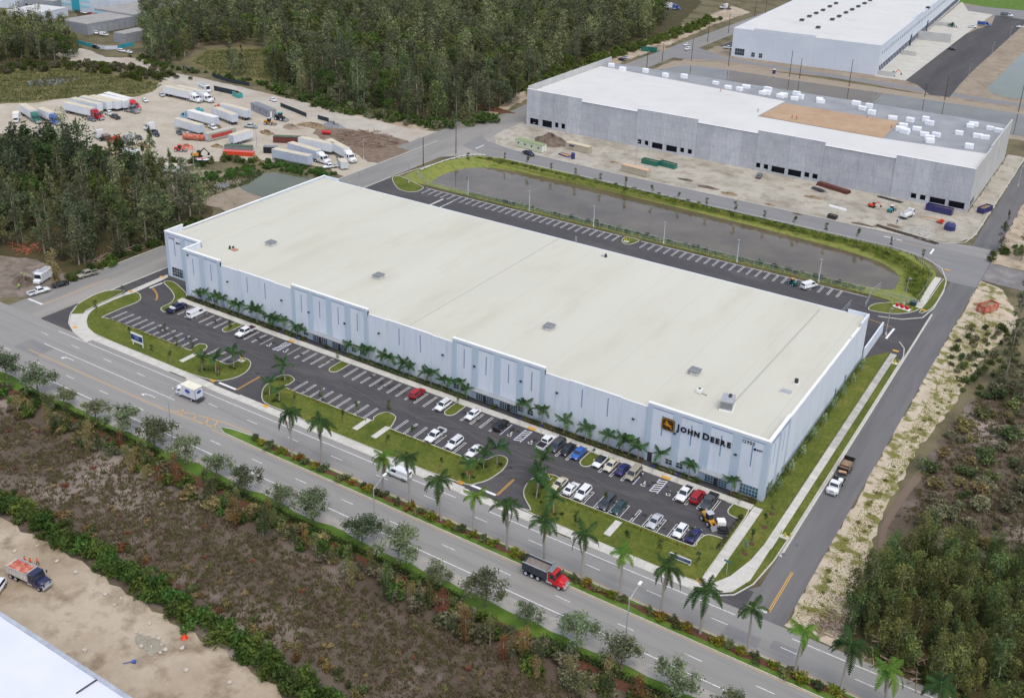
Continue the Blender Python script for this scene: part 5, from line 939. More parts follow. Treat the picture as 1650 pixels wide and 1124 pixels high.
# step van / food truck, motorhome, bus
def step_van(p, head, label, L=6.6, h=2.6, name='step_van', cat='truck', awn=True, win=0, z=.05):
    q = G(*p); t = thing(name, label, cat, (q.x, q.y, z), R_(head)); pm = P_['white']; a = L/2
    part('body', MB().bbox(-a, a-1.0, -1.15, 1.15, .55, h+.4, .12), pm, t); part('nose', MB().loft([section(a-1.0, 1.1, .5, 1.5), section(a-.1, 1.0, .5, 1.25), section(a, .9, .6, 1.1)]), pm, t); part('windshield', MB().slab([(a-.98, -1.0, 1.5), (a-.98, 1.0, 1.5), (a-1.0, .95, h+.1), (a-1.0, -.95, h+.1)], .03), M_glassd, t); part('bumper', MB().box(a-.05, a+.15, -1.1, 1.1, .4, .65), M_ltgrey, t)
    part('roof_rack', MB().box(-a+.6, a-2.2, -.8, .8, h+.4, h+.5), M_ltgrey, t)
    if awn: part('serving_awning', MB().slab([(-1.6, -1.2, 2.3), (1.2, -1.2, 2.3), (1.2, -2.4, 2.7), (-1.6, -2.4, 2.7)], .05), M_ltgrey, t); part('serving_hatch', MB().box(-1.5, 1.1, -1.17, -1.14, 1.3, 2.2), M_black, t)
    for k in range(win):
        for s in (-1, 1): part('side_window', MB().cbox((-a+1.0+k*1.2, s*1.16, 1.9), (.8, .04, .6)), M_glassd, t)
    for s in (-1, 1): wheel(t, a-1.1, s*.95, .4, .28, M_rimw); wheel(t, -a+1.4, s*.92, .4, .4, M_rimw); part('headlight', MB().cbox((a-.04, s*.75, .9), (.12, .25, .18)), M_lampw, t)
step_van((70, 452), -68, 'white food truck with an open serving awning beside the west road'); step_van((330, 147), -15, 'cream motorhome behind the white truck tractors in the yard', 9, 2.9, 'motorhome', 'motorhome', False, 5, z=.04); step_van((212, 253), 8, 'white bus at the edge of the woods by the yard', 9, 2.6, 'bus', 'bus', False, 6, z=.04)
# ------------------------------------------------------------------ far white warehouse
fw = thing('white_warehouse', 'far white warehouse with rows of dock doors at the upper right', 'warehouse')
M_wallf = mat('far_white_wall', [srgb('cbd2dd'), srgb('d4dae2')], .1, .8, 6)
x0, x1, y0, y1, zt = -215.3, -133.0, 587, 905, 16.4
w = (x1-x0)/7
for k in range(7): part('wall_panel', MB().box(x0+k*w+.02, x0+(k+1)*w-.02, y0, y0+.5, 0, zt+(1.0 if k in (1, 2, 3) else 0)), M_wallf, fw)
part('wall_panel', MB().box(x0, x0+.5, y0+.5, y1, 0, zt), M_wallf, fw)
for k in range(22): a = y0+.5+k*14.4; part('wall_panel', MB().box(x1-.5, x1, a+.03, a+14.37, 0, zt+(.8 if k in (7, 8) else 0)), M_wallf, fw)
part('roof', MB().box(x0+.5, x1-.5, y0+.5, y1, zt-1, zt-.35), M_roof2, fw); part('parapet_cap', MB().box(x0-.05, x1+.05, y0-.05, y0+.02, zt-.2, zt-.05), M_cap, fw)
md = MB().box(0, .12, -1.35, 1.35, 1.2, 4.6).mesh('dock_door'); md.materials.append(M_voidm); mw = MB().box(0, .1, -.7, .7, 0, 1.6).mesh('clerestory_window'); mw.materials.append(M_glass)
for k in range(64): link('dock_door', md, None, fw, (x1, 592+k*4.75, 0))
for k in range(52): link('clerestory_window', mw, None, fw, (x1, 594+k*5.8, 10.6))
part('drive_in_door', MB().box(x1, x1+.13, 684, 688.5, .2, 7), M_voidm, fw); part('drive_in_door', MB().box(x1, x1+.13, 745, 749.5, .2, 7), M_voidm, fw)
glazed('window', fw, -213.2, -207.6, 1.2, 5.0, 4, 2, y0-.01, M_glass)
for x in (-203.4, -199): glazed('window', fw, x, x+2.0, 1.2, 3.8, 2, 2, y0-.01, M_glass)
PV = Vector((-133, 587, 0))
for k, (a, b) in enumerate(((588.5, 9), (655, 9), (712, 20), (775, 14))):
    o = tag(part('ramp_wall', MB().box(0, b, -.25, .25, 0, 2.6 if k != 2 else 5.5), M_raw2, None, tuple(PV+Matrix.Rotation(R_(3.2), 3, 'Z')@(Vector((x1+.02, a, .08))-Vector((-133, 587, 0)))), R_(3.2)), 'low grey retaining wall %s the far dock apron' % ('at the near end of', 'a third of the way along', 'with an upright enclosure beside', 'near the far end of')[k], 'wall')
for k, (px_, ok) in enumerate([((1292, 34), 1), ((1304, 28), 1), ((1315, 23), 1), ((1326, 18), 1), ((1337, 12), 1), ((1347, 7), 1), ((1341, 33), 1), ((1352, 28), 1), ((1363, 22), 1), ((1373, 17), 1), ((1383, 12), 1), ((1393, 7), 1), ((1402, 2), 1), ((1318, 46), 1), ((1495, 14), 1)]):
    q = G(*px_, zt-.3); t = thing('smoke_vent', 'small dark smoke vent in the rows on the far white roof', 'roof vent', (q.x, q.y, zt-.35), 0, 'vents on the far white roof'); part('curb', MB().box(-1, 1, -1.6, 1.6, 0, .6), M_grey, t); part('lid', MB().bbox(-1.1, 1.1, -1.7, 1.7, .6, 1.3, .2), M_dark, t)
TH = R_(3.2); PV = Vector((-133, 587, 0)); fw.rotation_euler[2] = TH; fw.location = PV-Matrix.Rotation(TH, 3, 'Z')@PV
# ------------------------------------------------------------------ industrial sheds at upper left
def shed(name, label, p0, p1, depth, h, mw, mr, cat='building', band=None, nwin=0, zr=.25, over=0):
    a, b = G(*p0), G(*p1); d = (b-a); L = d.length; ang = math.atan2(d.y, d.x); t = thing(name, label, cat, (a.x, a.y, 0), ang)
    n = max(2, int(L/7)); w = L/n
    for k in range(n): part('wall_panel', MB().box(k*w+.03, (k+1)*w-.03, 0, .3, 0, h), mw, t)
    m = max(2, int(depth/6)); w = depth/m
    for k in range(m): part('wall_panel', MB().box(L-.3, L, .31+k*w+.03, .31+(k+1)*w-.03, 0, h), mw, t); part('wall_panel', MB().box(0, .3, .31+k*w+.03, .31+(k+1)*w-.03, 0, h), mw, t)
    part('roof', MB().box(-over, L+over, .3-over, depth+over, h-.1, h+zr), mr, t)
    if band: part('fascia_band', MB().box(0, L, -.08, -.002, h*.62, h*.86), band, t)
    me = MB().box(-1, 1, -.12, -.05, 0, 1.2).mesh('window'); me.materials.append(M_glass)
    for k in range(nwin): link('window', me, None, t, (L*(k+.5)/nwin, 0, h*.35))
    return t
M_shed = mat('grey_shed_wall', [srgb('8e9299'), srgb('a0a3a8')], .4, .9, 7, stretch=(1, 1, 3)); M_shedr = mat('shed_roof', [srgb('8f8d88'), srgb('9c9994'), srgb('a7a49d')], .08, .9, 8, lo=.3, hi=.7); M_tealp = mat('teal_paint_wall', srgb('3aa0b0'), rough=.7); M_tb = mat('pale_teal_band', srgb('9fd0dc'), rough=.7)
s1 = shed('long_shed', 'low grey block shed with a flat roof at upper left', (99, 49), (142, 57), 34, 6.2, M_shed, M_shedr)
for k in range(7): part('roller_door', MB().box(0, .06, 2+k*4.2, 5+k*4.2, .2, 4.6), M_ltgrey, s1, ((G(142, 57)-G(99, 49)).length, .4, 0))
s2 = shed('grey_shed', 'grey shed with a pale teal band behind the white van', (154, 31), (216, 42), 40, 6.5, M_shed, M_shedr, band=M_tb, nwin=9)
shed('grey_shed', 'grey shed half hidden by the woods beside the dirt road', (184, 68), (203, 71), 30, 5.4, M_shed, M_shedr)
s3 = shed('office_block', 'white and teal office block cut off by the top edge of the picture', (100, 15), (148, 22), 20, 13, M_wallf, M_shedr)
Ls = (G(148, 22)-G(100, 15)).length
for z in (3.2, 6.6, 10): part('window_band', MB().box(.5, Ls-.5, -.1, -.01, z, z+1.5), M_tb, s3)
part('stair_tower', MB().box(Ls*.42, Ls*.62, -1.5, -.12, 0, 13.5), M_tealp, s3)
shed('white_hall', 'white hall with a grey roof at the top edge behind the woods', (258, 30), (290, 33), 50, 9, M_wallf, M_shedr); shed('white_hall', 'white hall behind the office block at the top edge', (158, 14), (250, 22), 40, 8, M_wallf, mat('pale_hall_roof', srgb('c8c8c6')))
shed('low_shed', 'low pale roofed shed behind the trees at the upper left corner', (10, 30), (60, 36), 26, 5, M_wallf, mat('pale_hall_roof', srgb('c8c8c6'))); shed('low_shed', 'grey roofed shed at the top edge left of the office block', (40, 14), (88, 18), 24, 6, M_shed, M_shedr, nwin=6); shed('low_shed', 'small white hall at the very upper left corner', (-10, 12), (30, 14), 24, 7, M_wallf, M_shedr)
tl = thing('teal_fence', 'low teal and white screen fence along the mouth of the dirt road', 'fence', (0, 0, 0)); fp = g2((120, 69), (150, 77), (170, 80), (190, 79.5), (203, 76), (215, 74))
for a, b in zip(fp[:-1], fp[1:]): part('fence_panel', ribbon([a, b], .15, 0, 2.0), M_wallf if a[0] < fp[4][0] and a != fp[0] else M_tealp, tl)
# ------------------------------------------------------------------ foreground roof corner
zf = 11.0; ye = G(110, 1057, zf).y; fg = thing('foreground_warehouse', 'white roof corner of a warehouse at the lower left corner', 'warehouse')
part('roof', MB().box(-190, -40, 5, ye-.5, zf-.6, zf-.15), mat('bluish_white_roof', [srgb('d3d6de'), srgb('dcdee4')], .1, .7), fg); part('front_wall', MB().box(-190, -40, ye-.35, ye, 0, zf-.3), M_raw, fg); part('parapet_cap', MB().box(-190, -40, ye-.5, ye+.12, zf-.3, zf), mat('grey_parapet', [srgb('9ba2ac'), srgb('b4bac2')], .6, .7), fg)
a, b = G(123, 1116, zf), G(156, 1094, zf); tag(part('roof_beam', MB().cyl((a.x, a.y, zf), (b.x, b.y, zf), .12, n=6), M_dark), 'dark steel bar lying on the roof at the lower left corner', 'beam')

# ------------------------------------------------------------------ poles and lamps
M_wood = mat('pole_wood', [srgb('453c34'), srgb('574c42')], 1, .9); M_polew = mat('white_pole_paint', srgb('d3dae0'), rough=.5)
def upole(p, h, label):
    q = G(*p); t = thing('utility_pole', label, 'pole', (q.x, q.y, 0), 0, 'wooden utility poles'); part('shaft', MB().cyl((0, 0, 0), (0, 0, h), .2, .13, 7), M_wood, t); part('insulator', MB().cyl((0, 0, h), (0, 0, h+.3), .07, n=5), M_ltgrey, t); part('bracket', MB().cbox((.3, 0, h-.7), (.6, .1, .1)), M_grey, t)
for p, h, lb in (((734.6, 247.7), 11.5, 'wooden utility pole beside the curve of the back road left of the site office'), ((682, 268), 11.5, 'wooden utility pole on the pond guard rail near the west road'), ((1216, 27), 12, 'utility pole by the far road above the dirt lot'), ((1233, 24), 12, 'utility pole furthest up the far road'), ((1173.6, 53), 12, 'utility pole left of the far white warehouse corner'), ((1140, 68), 12, 'utility pole beside the dark patch on the far road'), ((1114, 98), 13, 'tall utility pole at the bend of the far road'), ((1067, 99), 10, 'utility pole at the left end of the canal'), ((1042, 110), 10, 'utility pole left of the canal beside the grey warehouse'), ((1173.6, 107), 11, 'utility pole on the canal bank in front of the far wall windows'), ((1272, 124), 14, 'tall utility pole, left of a pair on the canal bank'), ((1288, 127), 11, 'utility pole, right of a pair on the canal bank'), ((1368, 139), 14, 'utility pole in front of the far white wall on the bank'), ((1490, 156), 7, 'short post on the canal bank at the far drive'), ((1522, 162), 12, 'utility pole on the canal bank right of the far drive'), ((1641, 180), 13, 'utility pole on the canal bank at the right edge')): upole(p, h, lb)
def lot_pole(p, h, label, m=None, arm=False):
    q = p if isinstance(p, Vector) else G(*p); t = thing('light_pole', label, 'light pole', (q.x, q.y, 0)); part('base', MB().cyl((0, 0, 0), (0, 0, .8), .3, n=8), M_conc, t); part('shaft', MB().cyl((0, 0, .8), (0, 0, h), .13, .08, 7), m or M_polew, t)
    part('lamp_head', MB().cbox((.45, 0, h) if arm else (0, -.3, h), (.9, .35, .15)), M_ltgrey, t)
for p, lb in (((852.5, 341), 'white light pole furthest left behind the rear parking row'), ((956, 366.5), 'second white light pole behind the rear parking row'), ((1069, 393.5), 'third white light pole behind the rear parking row'), ((1187, 423), 'fourth white light pole behind the rear parking row'), ((1318.5, 455.5), 'white light pole behind the van in the rear parking row'), ((754, 315), 'white light pole at the left end of the rear parking row')): lot_pole(p, 7.6, lb)
for p, h, lb in (((1456, 492), 8.5, 'grey light pole with red barricades at its foot'), ((1427, 540), 8, 'grey light pole at the rear drive by the screen wall'), ((659, 295), 7.5, 'grey light pole on the lawn by the rear left drive'), ((579, 302), 6, 'grey light pole on the west road behind the roof corner'), ((1024, 268), 10, 'thin grey pole beside the beige container on the building site'), ((858, 232), 9, 'thin grey pole behind the site office'), ((1640, 300), 8, 'grey light pole at the right edge by the east road'), ((1559, 130), 9, 'grey lamp post nearest on the far asphalt'), ((1597, 92), 9, 'grey lamp post second on the far asphalt'), ((1626, 66), 9, 'grey lamp post furthest on the far asphalt'), ((313, 273), 8, 'grey pole beside the boat in the yard'), ((414, 237), 9, 'grey pole beside the green topped container'), ((586, 256), 8, 'grey pole at the log pile')): lot_pole(p, h, lb, M_ltgrey, True)
def street_lamp(x, y, label, h=11, arm=2.6):
    t = thing('street_lamp', label, 'street lamp', (x, y, .06)); part('base', MB().cyl((0, 0, 0), (0, 0, .5), .28, n=8), M_conc, t); part('shaft', MB().cyl((0, 0, .5), (0, 0, h), .15, .09, 8), M_galv, t)
    part('arm', MB().cyl((0, 0, h-.3), (.4, arm, h+1.4), .07, .05, 6), M_galv, t); part('lamp_head', MB().bbox(.15, .65, arm-.3, arm+.7, h+1.3, h+1.5, .08), M_cap, t)
for x, lb in ((-223.5, 'tall street lamp at the left edge of the front road'), (-159.8, 'tall street lamp opposite the white box truck'), (-104.8, 'tall street lamp opposite the white van'), (-52.7, 'tall street lamp right of the red dump truck')): street_lamp(x, 123.9, lb)
# ------------------------------------------------------------------ chain link fences and guard rail
M_mesh = bpy.data.materials.new('chain_link'); M_mesh.use_nodes = True; nt = M_mesh.node_tree; b_ = nt.nodes['Principled BSDF']; b_.inputs['Base Color'].default_value = (*srgb('a9aeae'), 1); tr = nt.nodes.new('ShaderNodeBsdfTransparent'); mx = nt.nodes.new('ShaderNodeMixShader'); mx.inputs[0].default_value = .16
nt.links.new(tr.outputs[0], mx.inputs[1]); nt.links.new(b_.outputs[0], mx.inputs[2]); nt.links.new(mx.outputs[0], nt.nodes['Material Output'].inputs['Surface'])
def fence(pts, label, h=1.9, pitch=3.0):
    t = thing('chain_link_fence', label, 'fence'); mp = MB().cyl((0, 0, 0), (0, 0, h), .06, n=5).mesh('post'); mp.materials.append(M_galv)
    for a, b in zip(pts[:-1], pts[1:]):
        a, b = Vector((*a, 0)), Vector((*b, 0)); L = (b-a).length; n = max(1, round(L/pitch))
        for k in range(n):
            u, v = a+(b-a)*(k/n), a+(b-a)*((k+1)/n); link('post', mp, None, t, (u.x, u.y, .07))
            part('mesh_panel', MB().add([(u.x, u.y, .1), (v.x, v.y, .1), (v.x, v.y, h), (u.x, u.y, h)], [(0, 1, 2, 3)]), M_mesh, t)
        part('top_rail', MB().cyl((a.x, a.y, h+.07), (b.x, b.y, h+.07), .05, n=5), M_galv, t); part('middle_rail', MB().cyl((a.x, a.y, h*.5), (b.x, b.y, h*.5), .03, n=4), M_galv, t)
fence([(-197, 291.2), (-57.3, 291.2), (-56.4, 297.5)], 'long chain link fence between the rear parking row and the pond'); fence([(-57.3, 291.2), (-56.3, 279.6)], 'short chain link fence across the right end of the rear parking row'); fence([(-197, 291.2), (-217, 290.9), (-229, 300)], 'chain link fence at the left end of the rear parking row'); fence([(-60.5, 271), (-60.2, 280)], 'chain link gate beside the rear corner of the warehouse'); fence([(-56, 292), (-43, 291)], 'chain link fence behind the grey light pole with barricades')
gr = thing('guard_rail', 'low pale guard rail around the left bend of the pond', 'guard rail'); gp = smooth_poly([(-229.5, 303), (-228.8, 318), (-226, 329), (-220, 334)], 4, False)
part('rail', ribbon(gp, .08, .5, .85), M_cap, gr); me = MB().box(-.08, .08, -.08, .08, 0, .8).mesh('post'); me.materials.append(M_wood)
for p in gp[::1]: link('post', me, None, gr, (*p, 0))
gr = thing('guard_rail', 'low grey guard rail around the right bend of the pond', 'guard rail'); gp = smooth_poly([(-180, 333.6), (-120, 332.2), (-62, 330.7), (-52, 326), (-47, 318), (-45.6, 306), (-45.8, 292)], 9, False)
part('rail', ribbon(gp, .08, .45, .7), M_ltgrey, gr)
for p in gp[::1]: link('post', me, None, gr, (*p, 0))
def panel_fence(pts, label, m, h=1.9):
    t = thing('screen_fence', label, 'fence')
    for a, b in zip(pts[:-1], pts[1:]):
        n = max(1, int((Vector(b)-Vector(a)).length/3)); A, B = Vector(a), Vector(b)
        for k in range(n): part('fence_panel', ribbon([tuple(A+(B-A)*((k+.01)/n)), tuple(A+(B-A)*((k+.99)/n))], .08, .05, h), m, t)
M_bscreen = mat('dark_green_screen', [srgb('2c3438'), srgb('39434a')], 1, .9)
panel_fence(g2((295, 112), (312, 119)), 'dark screen fence at the clearing beside the dirt road', M_bscreen); panel_fence(g2((343, 124), (370, 133), (402, 139)), 'long dark screen fence across the dirt road from the motorhome', M_bscreen); panel_fence(g2((345, 146), (372, 152), (385, 155)), 'dark screen fence behind the motorhome', M_bscreen, 2.4); panel_fence(g2((452, 172), (475, 181), (494, 189)), 'dark screen fence beside the grey modular office', M_bscreen); panel_fence(g2((512, 192), (530, 197)), 'short dark screen fence by the rubble heap', M_bscreen)

# ------------------------------------------------------------------ small site things
def boxthing(name, label, cat, p, head, L, W, H, m, roofm=None, z=.05, doors=0, wins=0, lid=False, ribs=0, open_=None):
    q = G(*p); t = thing(name, label, cat, (q.x, q.y, z), R_(head))
    if open_:
        part('floor', MB().box(-L/2, L/2, -W/2, W/2, .1, .2), m, t)
        for s in (-1, 1): part('side', MB().box(-L/2, L/2, s*W/2-.06, s*W/2+.06, .2, H), m, t); part('end', MB().box(s*L/2-.06, s*L/2+.06, -W/2+.06, W/2-.06, .2, H), m, t)
        me = MB().box(-.06, .06, -W/2-.1, -W/2-.06, .1, H-.1).mesh('rib'); me.materials.append(m)
        for k in range(6): link('rib', me, None, t, (-L/2+L*(k+.5)/6, 0, 0))
        part('rim', MB().box(-L/2, L/2, -W/2-.1, -W/2+.06, H, H+.1), m, t); part('contents', MB().loft([[(-L/2+.1, -W/2+.1, .2), (L/2-.1, -W/2+.1, .2), (L/2-.1, W/2-.1, .2), (-L/2+.1, W/2-.1, .2)], [(-L/2+.1, -W/2+.1, H*.7), (L/2-.1, -W/2+.1, H*.75), (L/2-.1, W/2-.1, H*.8), (-L/2+.1, W/2-.1, H*.7)]]), open_, t); return t
    part('body', MB().box(-L/2, L/2, -W/2, W/2, .15, H), m, t); part('roof', MB().box(-L/2-.05, L/2+.05, -W/2-.05, W/2+.05, H, H+.12), roofm or m, t); part('skid', MB().box(-L/2+.2, L/2-.2, -W/2+.2, W/2-.2, 0, .15), M_chas, t)
    for k in range(wins): part('window', MB().cbox((-L/2+L*(k+.5)/wins, -W/2-.02, H*.6), (.8, .05, .7)), M_glass, t)
    for k in range(doors): part('door', MB().cbox((L/2+.02, -W/4+k*W/2, H*.5), (.05, .8, H*.8)), M_cap, t)
    me = MB().box(-.05, .05, -W/2-.05, -W/2, .2, H-.05).mesh('rib'); me.materials.append(m)
    for k in range(ribs): link('rib', me, None, t, (-L/2+L*(k+.5)/ribs, 0, 0))
    return t
M_beige = mat('beige_container', [srgb('a9a08c'), srgb('b9b09c')], .5, .8, coord='obj'); M_cream = mat('cream_green_siding', [srgb('bcc2a8'), srgb('c9ceb6')], .5, .8, coord='obj'); M_olive = mat('olive_roof', srgb('8d9a70'), rough=.8); M_debris = mat('mixed_debris', [srgb('5d4a38'), srgb('8a765c'), srgb('a89678')], 1.5, .95, bump=.5, coord='obj', lo=.35, hi=.65)
boxthing('site_office', 'pale green site office trailer on the building site', 'site office', (855, 240), -8, 14, 3.2, 3.0, M_cream, M_olive, doors=2, wins=4)
cn = boxthing('container', 'beige storage container with a small dark sign near the dirt heap', 'container', (932, 243), -4, 11, 2.6, 2.7, M_beige, mat('tan_container_roof', srgb('c9bda0')), ribs=10); part('sign', MB().cbox((-2.5, -1.42, 1.9), (2.4, .06, .7)), mat('purple_sign', srgb('4c3f6a')), cn)
boxthing('container', 'beige storage container beside the back road', 'container', (1024, 280), -6, 11.5, 2.6, 2.6, M_beige, mat('pink_container_roof', srgb('c9ab8c')), ribs=10)
for p, hd, lb in (((1048, 265), -4, 'green roll-off dumpster, left of a pair on the site'), ((1076, 269), -8, 'green roll-off dumpster with white bags, right of a pair on the site')): boxthing('dumpster', lb, 'dumpster', p, hd, 7, 2.4, 1.9, P_['green'], open_=M_debris)
boxthing('dumpster', 'long dark blue dumpster at the right end of the grey wall', 'dumpster', (1513, 342), -6, 9, 2.5, 2.3, P_['dblue'], open_=M_debris); boxthing('dumpster', 'dark blue dumpster full of debris beside the east wall', 'dumpster', (1586, 341), 72, 6.5, 2.4, 2.0, P_['dblue'], open_=M_debris)
boxthing('dumpster', 'rusty red dumpster on the sand beside the east road', 'dumpster', (1590, 500), 62, 6, 2.6, 2.2, M_rust, open_=M_debris); boxthing('dumpster', 'bright teal dumpster beside the dirt road in the yard', 'dumpster', (383, 156), -20, 6, 2.5, 2.0, P_['teal'], open_=M_debris); boxthing('dumpster', 'teal dumpster with scrap left of the grey warehouse', 'dumpster', (1046, 83), 20, 9, 2.6, 2.4, P_['green'], open_=M_debris)
for p, lb in (((923, 256), 'blue portable toilet beside the beige container'), ((1247, 119), 'blue portable toilet with a white roof on the canal bank')):
    q = G(*p); t = thing('portable_toilet', lb, 'portable toilet', (q.x, q.y, .05), R_(-20)); part('cabin', MB().bbox(-.6, .6, -.6, .6, 0, 2.2, .08), P_['dblue'], t); part('roof', MB().bbox(-.65, .65, -.65, .65, 2.2, 2.5, .2), M_cap if p[0] > 1000 else P_['dblue'], t); part('door', MB().cbox((0, -.61, 1.05), (.8, .04, 1.9)), P_['royal'], t)
boxthing('modular_office', 'long grey modular office in the truck yard', 'site office', (425, 183), -17, 17, 3.6, 3.2, mat('grey_siding', [srgb('8d8f9a'), srgb('9a9ca6')], .6, .8, coord='obj', stretch=(3, 1, 1)), M_grey, wins=3, doors=1)
boxthing('container', 'dark container with a green tarpaulin roof left of the white trailer', 'container', (467, 230), 30, 13, 2.5, 2.6, paint('maroon_box', '6a3430'), mat('green_tarp', [srgb('4a5e4c'), srgb('5d705c')], .8, .9), ribs=8, z=.04); boxthing('container', 'black steel container at the edge of the small pond', 'container', (436, 246), 30, 5, 2.5, 2.5, M_black, M_grey, ribs=5); boxthing('flatbed_load', 'orange flat container behind the shrubs in the yard', 'container', (385, 250), 27, 12, 2.4, 1.5, P_['orange'], ribs=6); boxthing('flatbed_load', 'flatbed load under a green tarpaulin in the yard', 'load', (385, 241), 27, 11, 2.4, 1.6, M_grey, MATS['green_tarp'], ribs=6); boxthing('flatbed_load', 'brown flatbed trailer among the scrap in the yard', 'trailer', (180, 245), -22, 12, 2.4, 1.1, M_brn if 'M_brn' in globals() else P_['brown'], mat('tan_deck', srgb('b3a084'))); boxthing('storage_box', 'small brown storage box between two tractors in the yard', 'box', (172, 226), -15, 3.5, 2.4, 2.2, P_['brown'])
def tank(name, label, p, head, L, r, m, legs=True):
    q = G(*p); t = thing(name, label, 'tank', (q.x, q.y, .05), R_(head)); part('shell', MB().loft([[(x, rr*math.cos(a), r+.2+rr*math.sin(a)) for a in np.linspace(0, 2*math.pi, 12, endpoint=False)] for x, rr in ((-L/2-.25, r*.5), (-L/2, r*.92), (-L/2+.2, r), (L/2-.2, r), (L/2, r*.92), (L/2+.25, r*.5))]), m, t)
    for x in (-L*.3, L*.3): part('saddle', MB().box(x-.15, x+.15, -r*.8, r*.8, 0, .5), M_chas, t)
    part('hatch', MB().cyl((0, 0, 2*r+.15), (0, 0, 2*r+.4), .3, n=8), M_grey, t)
tank('rusty_tank', 'long rusty tank body lying in the truck yard', (313, 226), 25, 9, 1.2, M_rust); tank('red_tank', 'bright red tank lying beside the log pile', (526, 217), 20, 3.4, .8, P_['bred']); tank('blue_tank', 'bright blue tank behind the pale blue tractor', (322, 181), -15, 4, .9, P_['teal'])
q = G(1530, 370); t = thing('octagonal_bin', 'dark blue octagonal steel bin on the sand', 'bin', (q.x, q.y, .05)); oc = lambda r, z: [(r*math.cos(a), r*math.sin(a), z) for a in np.linspace(.4, .4+2*math.pi, 8, endpoint=False)]
part('shell', MB().loft([oc(1.9, 0), oc(1.9, 1.6), oc(1.3, 2.4)]), P_['dblue'], t); part('hatch', MB().cyl((.2, 0, 2.4), (.2, 0, 2.55), .4, n=8), M_grey, t)
def excavator(p, head, label, col, s=1.0, dark=False):
    q = G(*p); t = thing('excavator', label, 'excavator', (q.x, q.y, .05), R_(head), None, s); pm = P_[col]
    for y in (-1.0, 1.0): part('track', MB().bbox(-1.8, 1.8, y-.3, y+.3, 0, .8, .2), M_black, t)
    part('house', MB().bbox(-1.9, .9, -1.2, 1.2, .95, 2.0, .15), pm, t); part('cab', MB().bbox(-.2, 1.3, .1, 1.2, 1.0, 2.9, .12), M_glassd, t); part('counterweight', MB().bbox(-2.3, -1.7, -1.2, 1.2, 1.0, 1.9, .2), M_black, t)
    part('boom', MB().cyl((.9, -.3, 1.6), (3.3, -.3, 4.3), .28, .22, 6), M_black if dark else pm, t); part('stick', MB().cyl((3.3, -.3, 4.3), (5.2, -.3, 2.4), .2, .15, 6), M_black if dark else pm, t); part('bucket', MB().loft([[(4.9,-.8,2.5),(5.5,-.8,2.3),(5.5,.2,2.3),(4.9,.2,2.5)], [(4.7,-.8,1.5),(5.4,-.8,1.5),(5.4,.2,1.5),(4.7,.2,1.5)]]), M_black, t)
excavator((1405, 334), -10, 'small orange excavator in front of the grey wall', 'orange', .62); excavator((318, 254), 25, 'yellow excavator with a black boom in the truck yard', 'yellow', .95, True); excavator((1437, 123), 10, 'orange brown backhoe on the far dock apron', 'orange', .9)
def loader(p, head, label, col, s=1.0, roof='white'):
    q = G(*p); t = thing('wheel_loader', label, 'loader', (q.x, q.y, .07), R_(head), None, s); pm = P_[col]
    part('chassis', MB().bbox(-2.0, 1.2, -.55, .55, .5, 1.2, .1), pm, t); part('engine_cover', MB().bbox(-2.1, -.6, -.65, .65, 1.2, 1.8, .15), pm, t); part('cab', MB().bbox(-.6, .6, -.6, .6, 1.2, 2.6, .1), M_glassd, t); part('cab_roof', MB().bbox(-.7, .7, -.7, .7, 2.6, 2.75, .08), P_[roof], t)
    for sd_ in (-1, 1):
        part('lift_arm', MB().cyl((.6, sd_*.5, 1.3), (2.2, sd_*.5, .7), .12, n=6), pm, t)
        for x in (-1.3, .9): wheel(t, x, sd_*.8, .6, .4, M_rimw)
    part('bucket', MB().loft([[(2.1,-1.1,.1),(2.9,-1.1,.1),(2.9,1.1,.1),(2.1,1.1,.1)], [(2.0,-1.1,.9),(2.3,-1.1,.9),(2.3,1.1,.9),(2.0,1.1,.9)]]), M_grey, t)
loader((1142, 843), -35, 'yellow and black loader in the right end of the parking lot', 'yellow', .95, 'silver'); loader((1436, 341), 80, 'teal skid loader in front of the grey wall', 'teal', .85); loader((1276, 459), 150, 'green utility tractor parked beside the white van', 'green', .75, 'yellow'); loader((290, 244), 30, 'bright orange loader beside the rusty tank', 'orange', 1.0, 'orange'); loader((434, 201), 20, 'yellow loader near the grey modular office', 'yellow', 1.1, 'silver'); loader((452, 194), 5, 'turquoise topped machine behind the modular office', 'black', 1.3, 'teal'); loader((1534, 44), 5, 'green machine at the far docks', 'green', 1.2, 'green')
# trailer with mowers beside the loader
q = G(1163, 853); t = thing('equipment_trailer', 'small trailer with a white box and hand tools beside the loader', 'trailer', (q.x, q.y, .07), R_(-55)); part('deck', MB().box(-1.6, 1.6, -.9, .9, .4, .5), M_chas, t); part('white_box', MB().bbox(-1.7, -.2, -.8, .8, .5, 1.5, .06), M_cap, t); part('tool_rack', MB().box(.2, 1.4, -.7, .7, .5, .95), M_black, t)
for s in (-1, 1): wheel(t, .1, s*.95, .35, .22)
# concrete pump truck
q = G(1461, 350); t = thing('pump_truck', 'white drilling truck with outriggers in front of the grey wall', 'truck', (q.x, q.y, .05), R_(75)); part('frame', MB().box(-3.5, 3.2, -.9, .9, .6, .9), M_chas, t); cabfront(t, 1.8, 3.3, .5, 2.6, 1.1, P_['white'], .3); part('pump_body', MB().bbox(-3.2, 1.5, -1.1, 1.1, .9, 2.0, .15), P_['white'], t); part('boom_stack', MB().cyl((-3.2, 0, 2.4), (2.4, 0, 2.7), .35, .25, 8), P_['silver'], t)
for sx in (-2.4, 1.2):
    for s in (-1, 1): part('outrigger', MB().cyl((sx, s*.8, .9), (sx, s*2.0, .1), .1, n=5), M_grey, t); wheel(t, sx+.3, s*.95, .48, .35, M_rim)
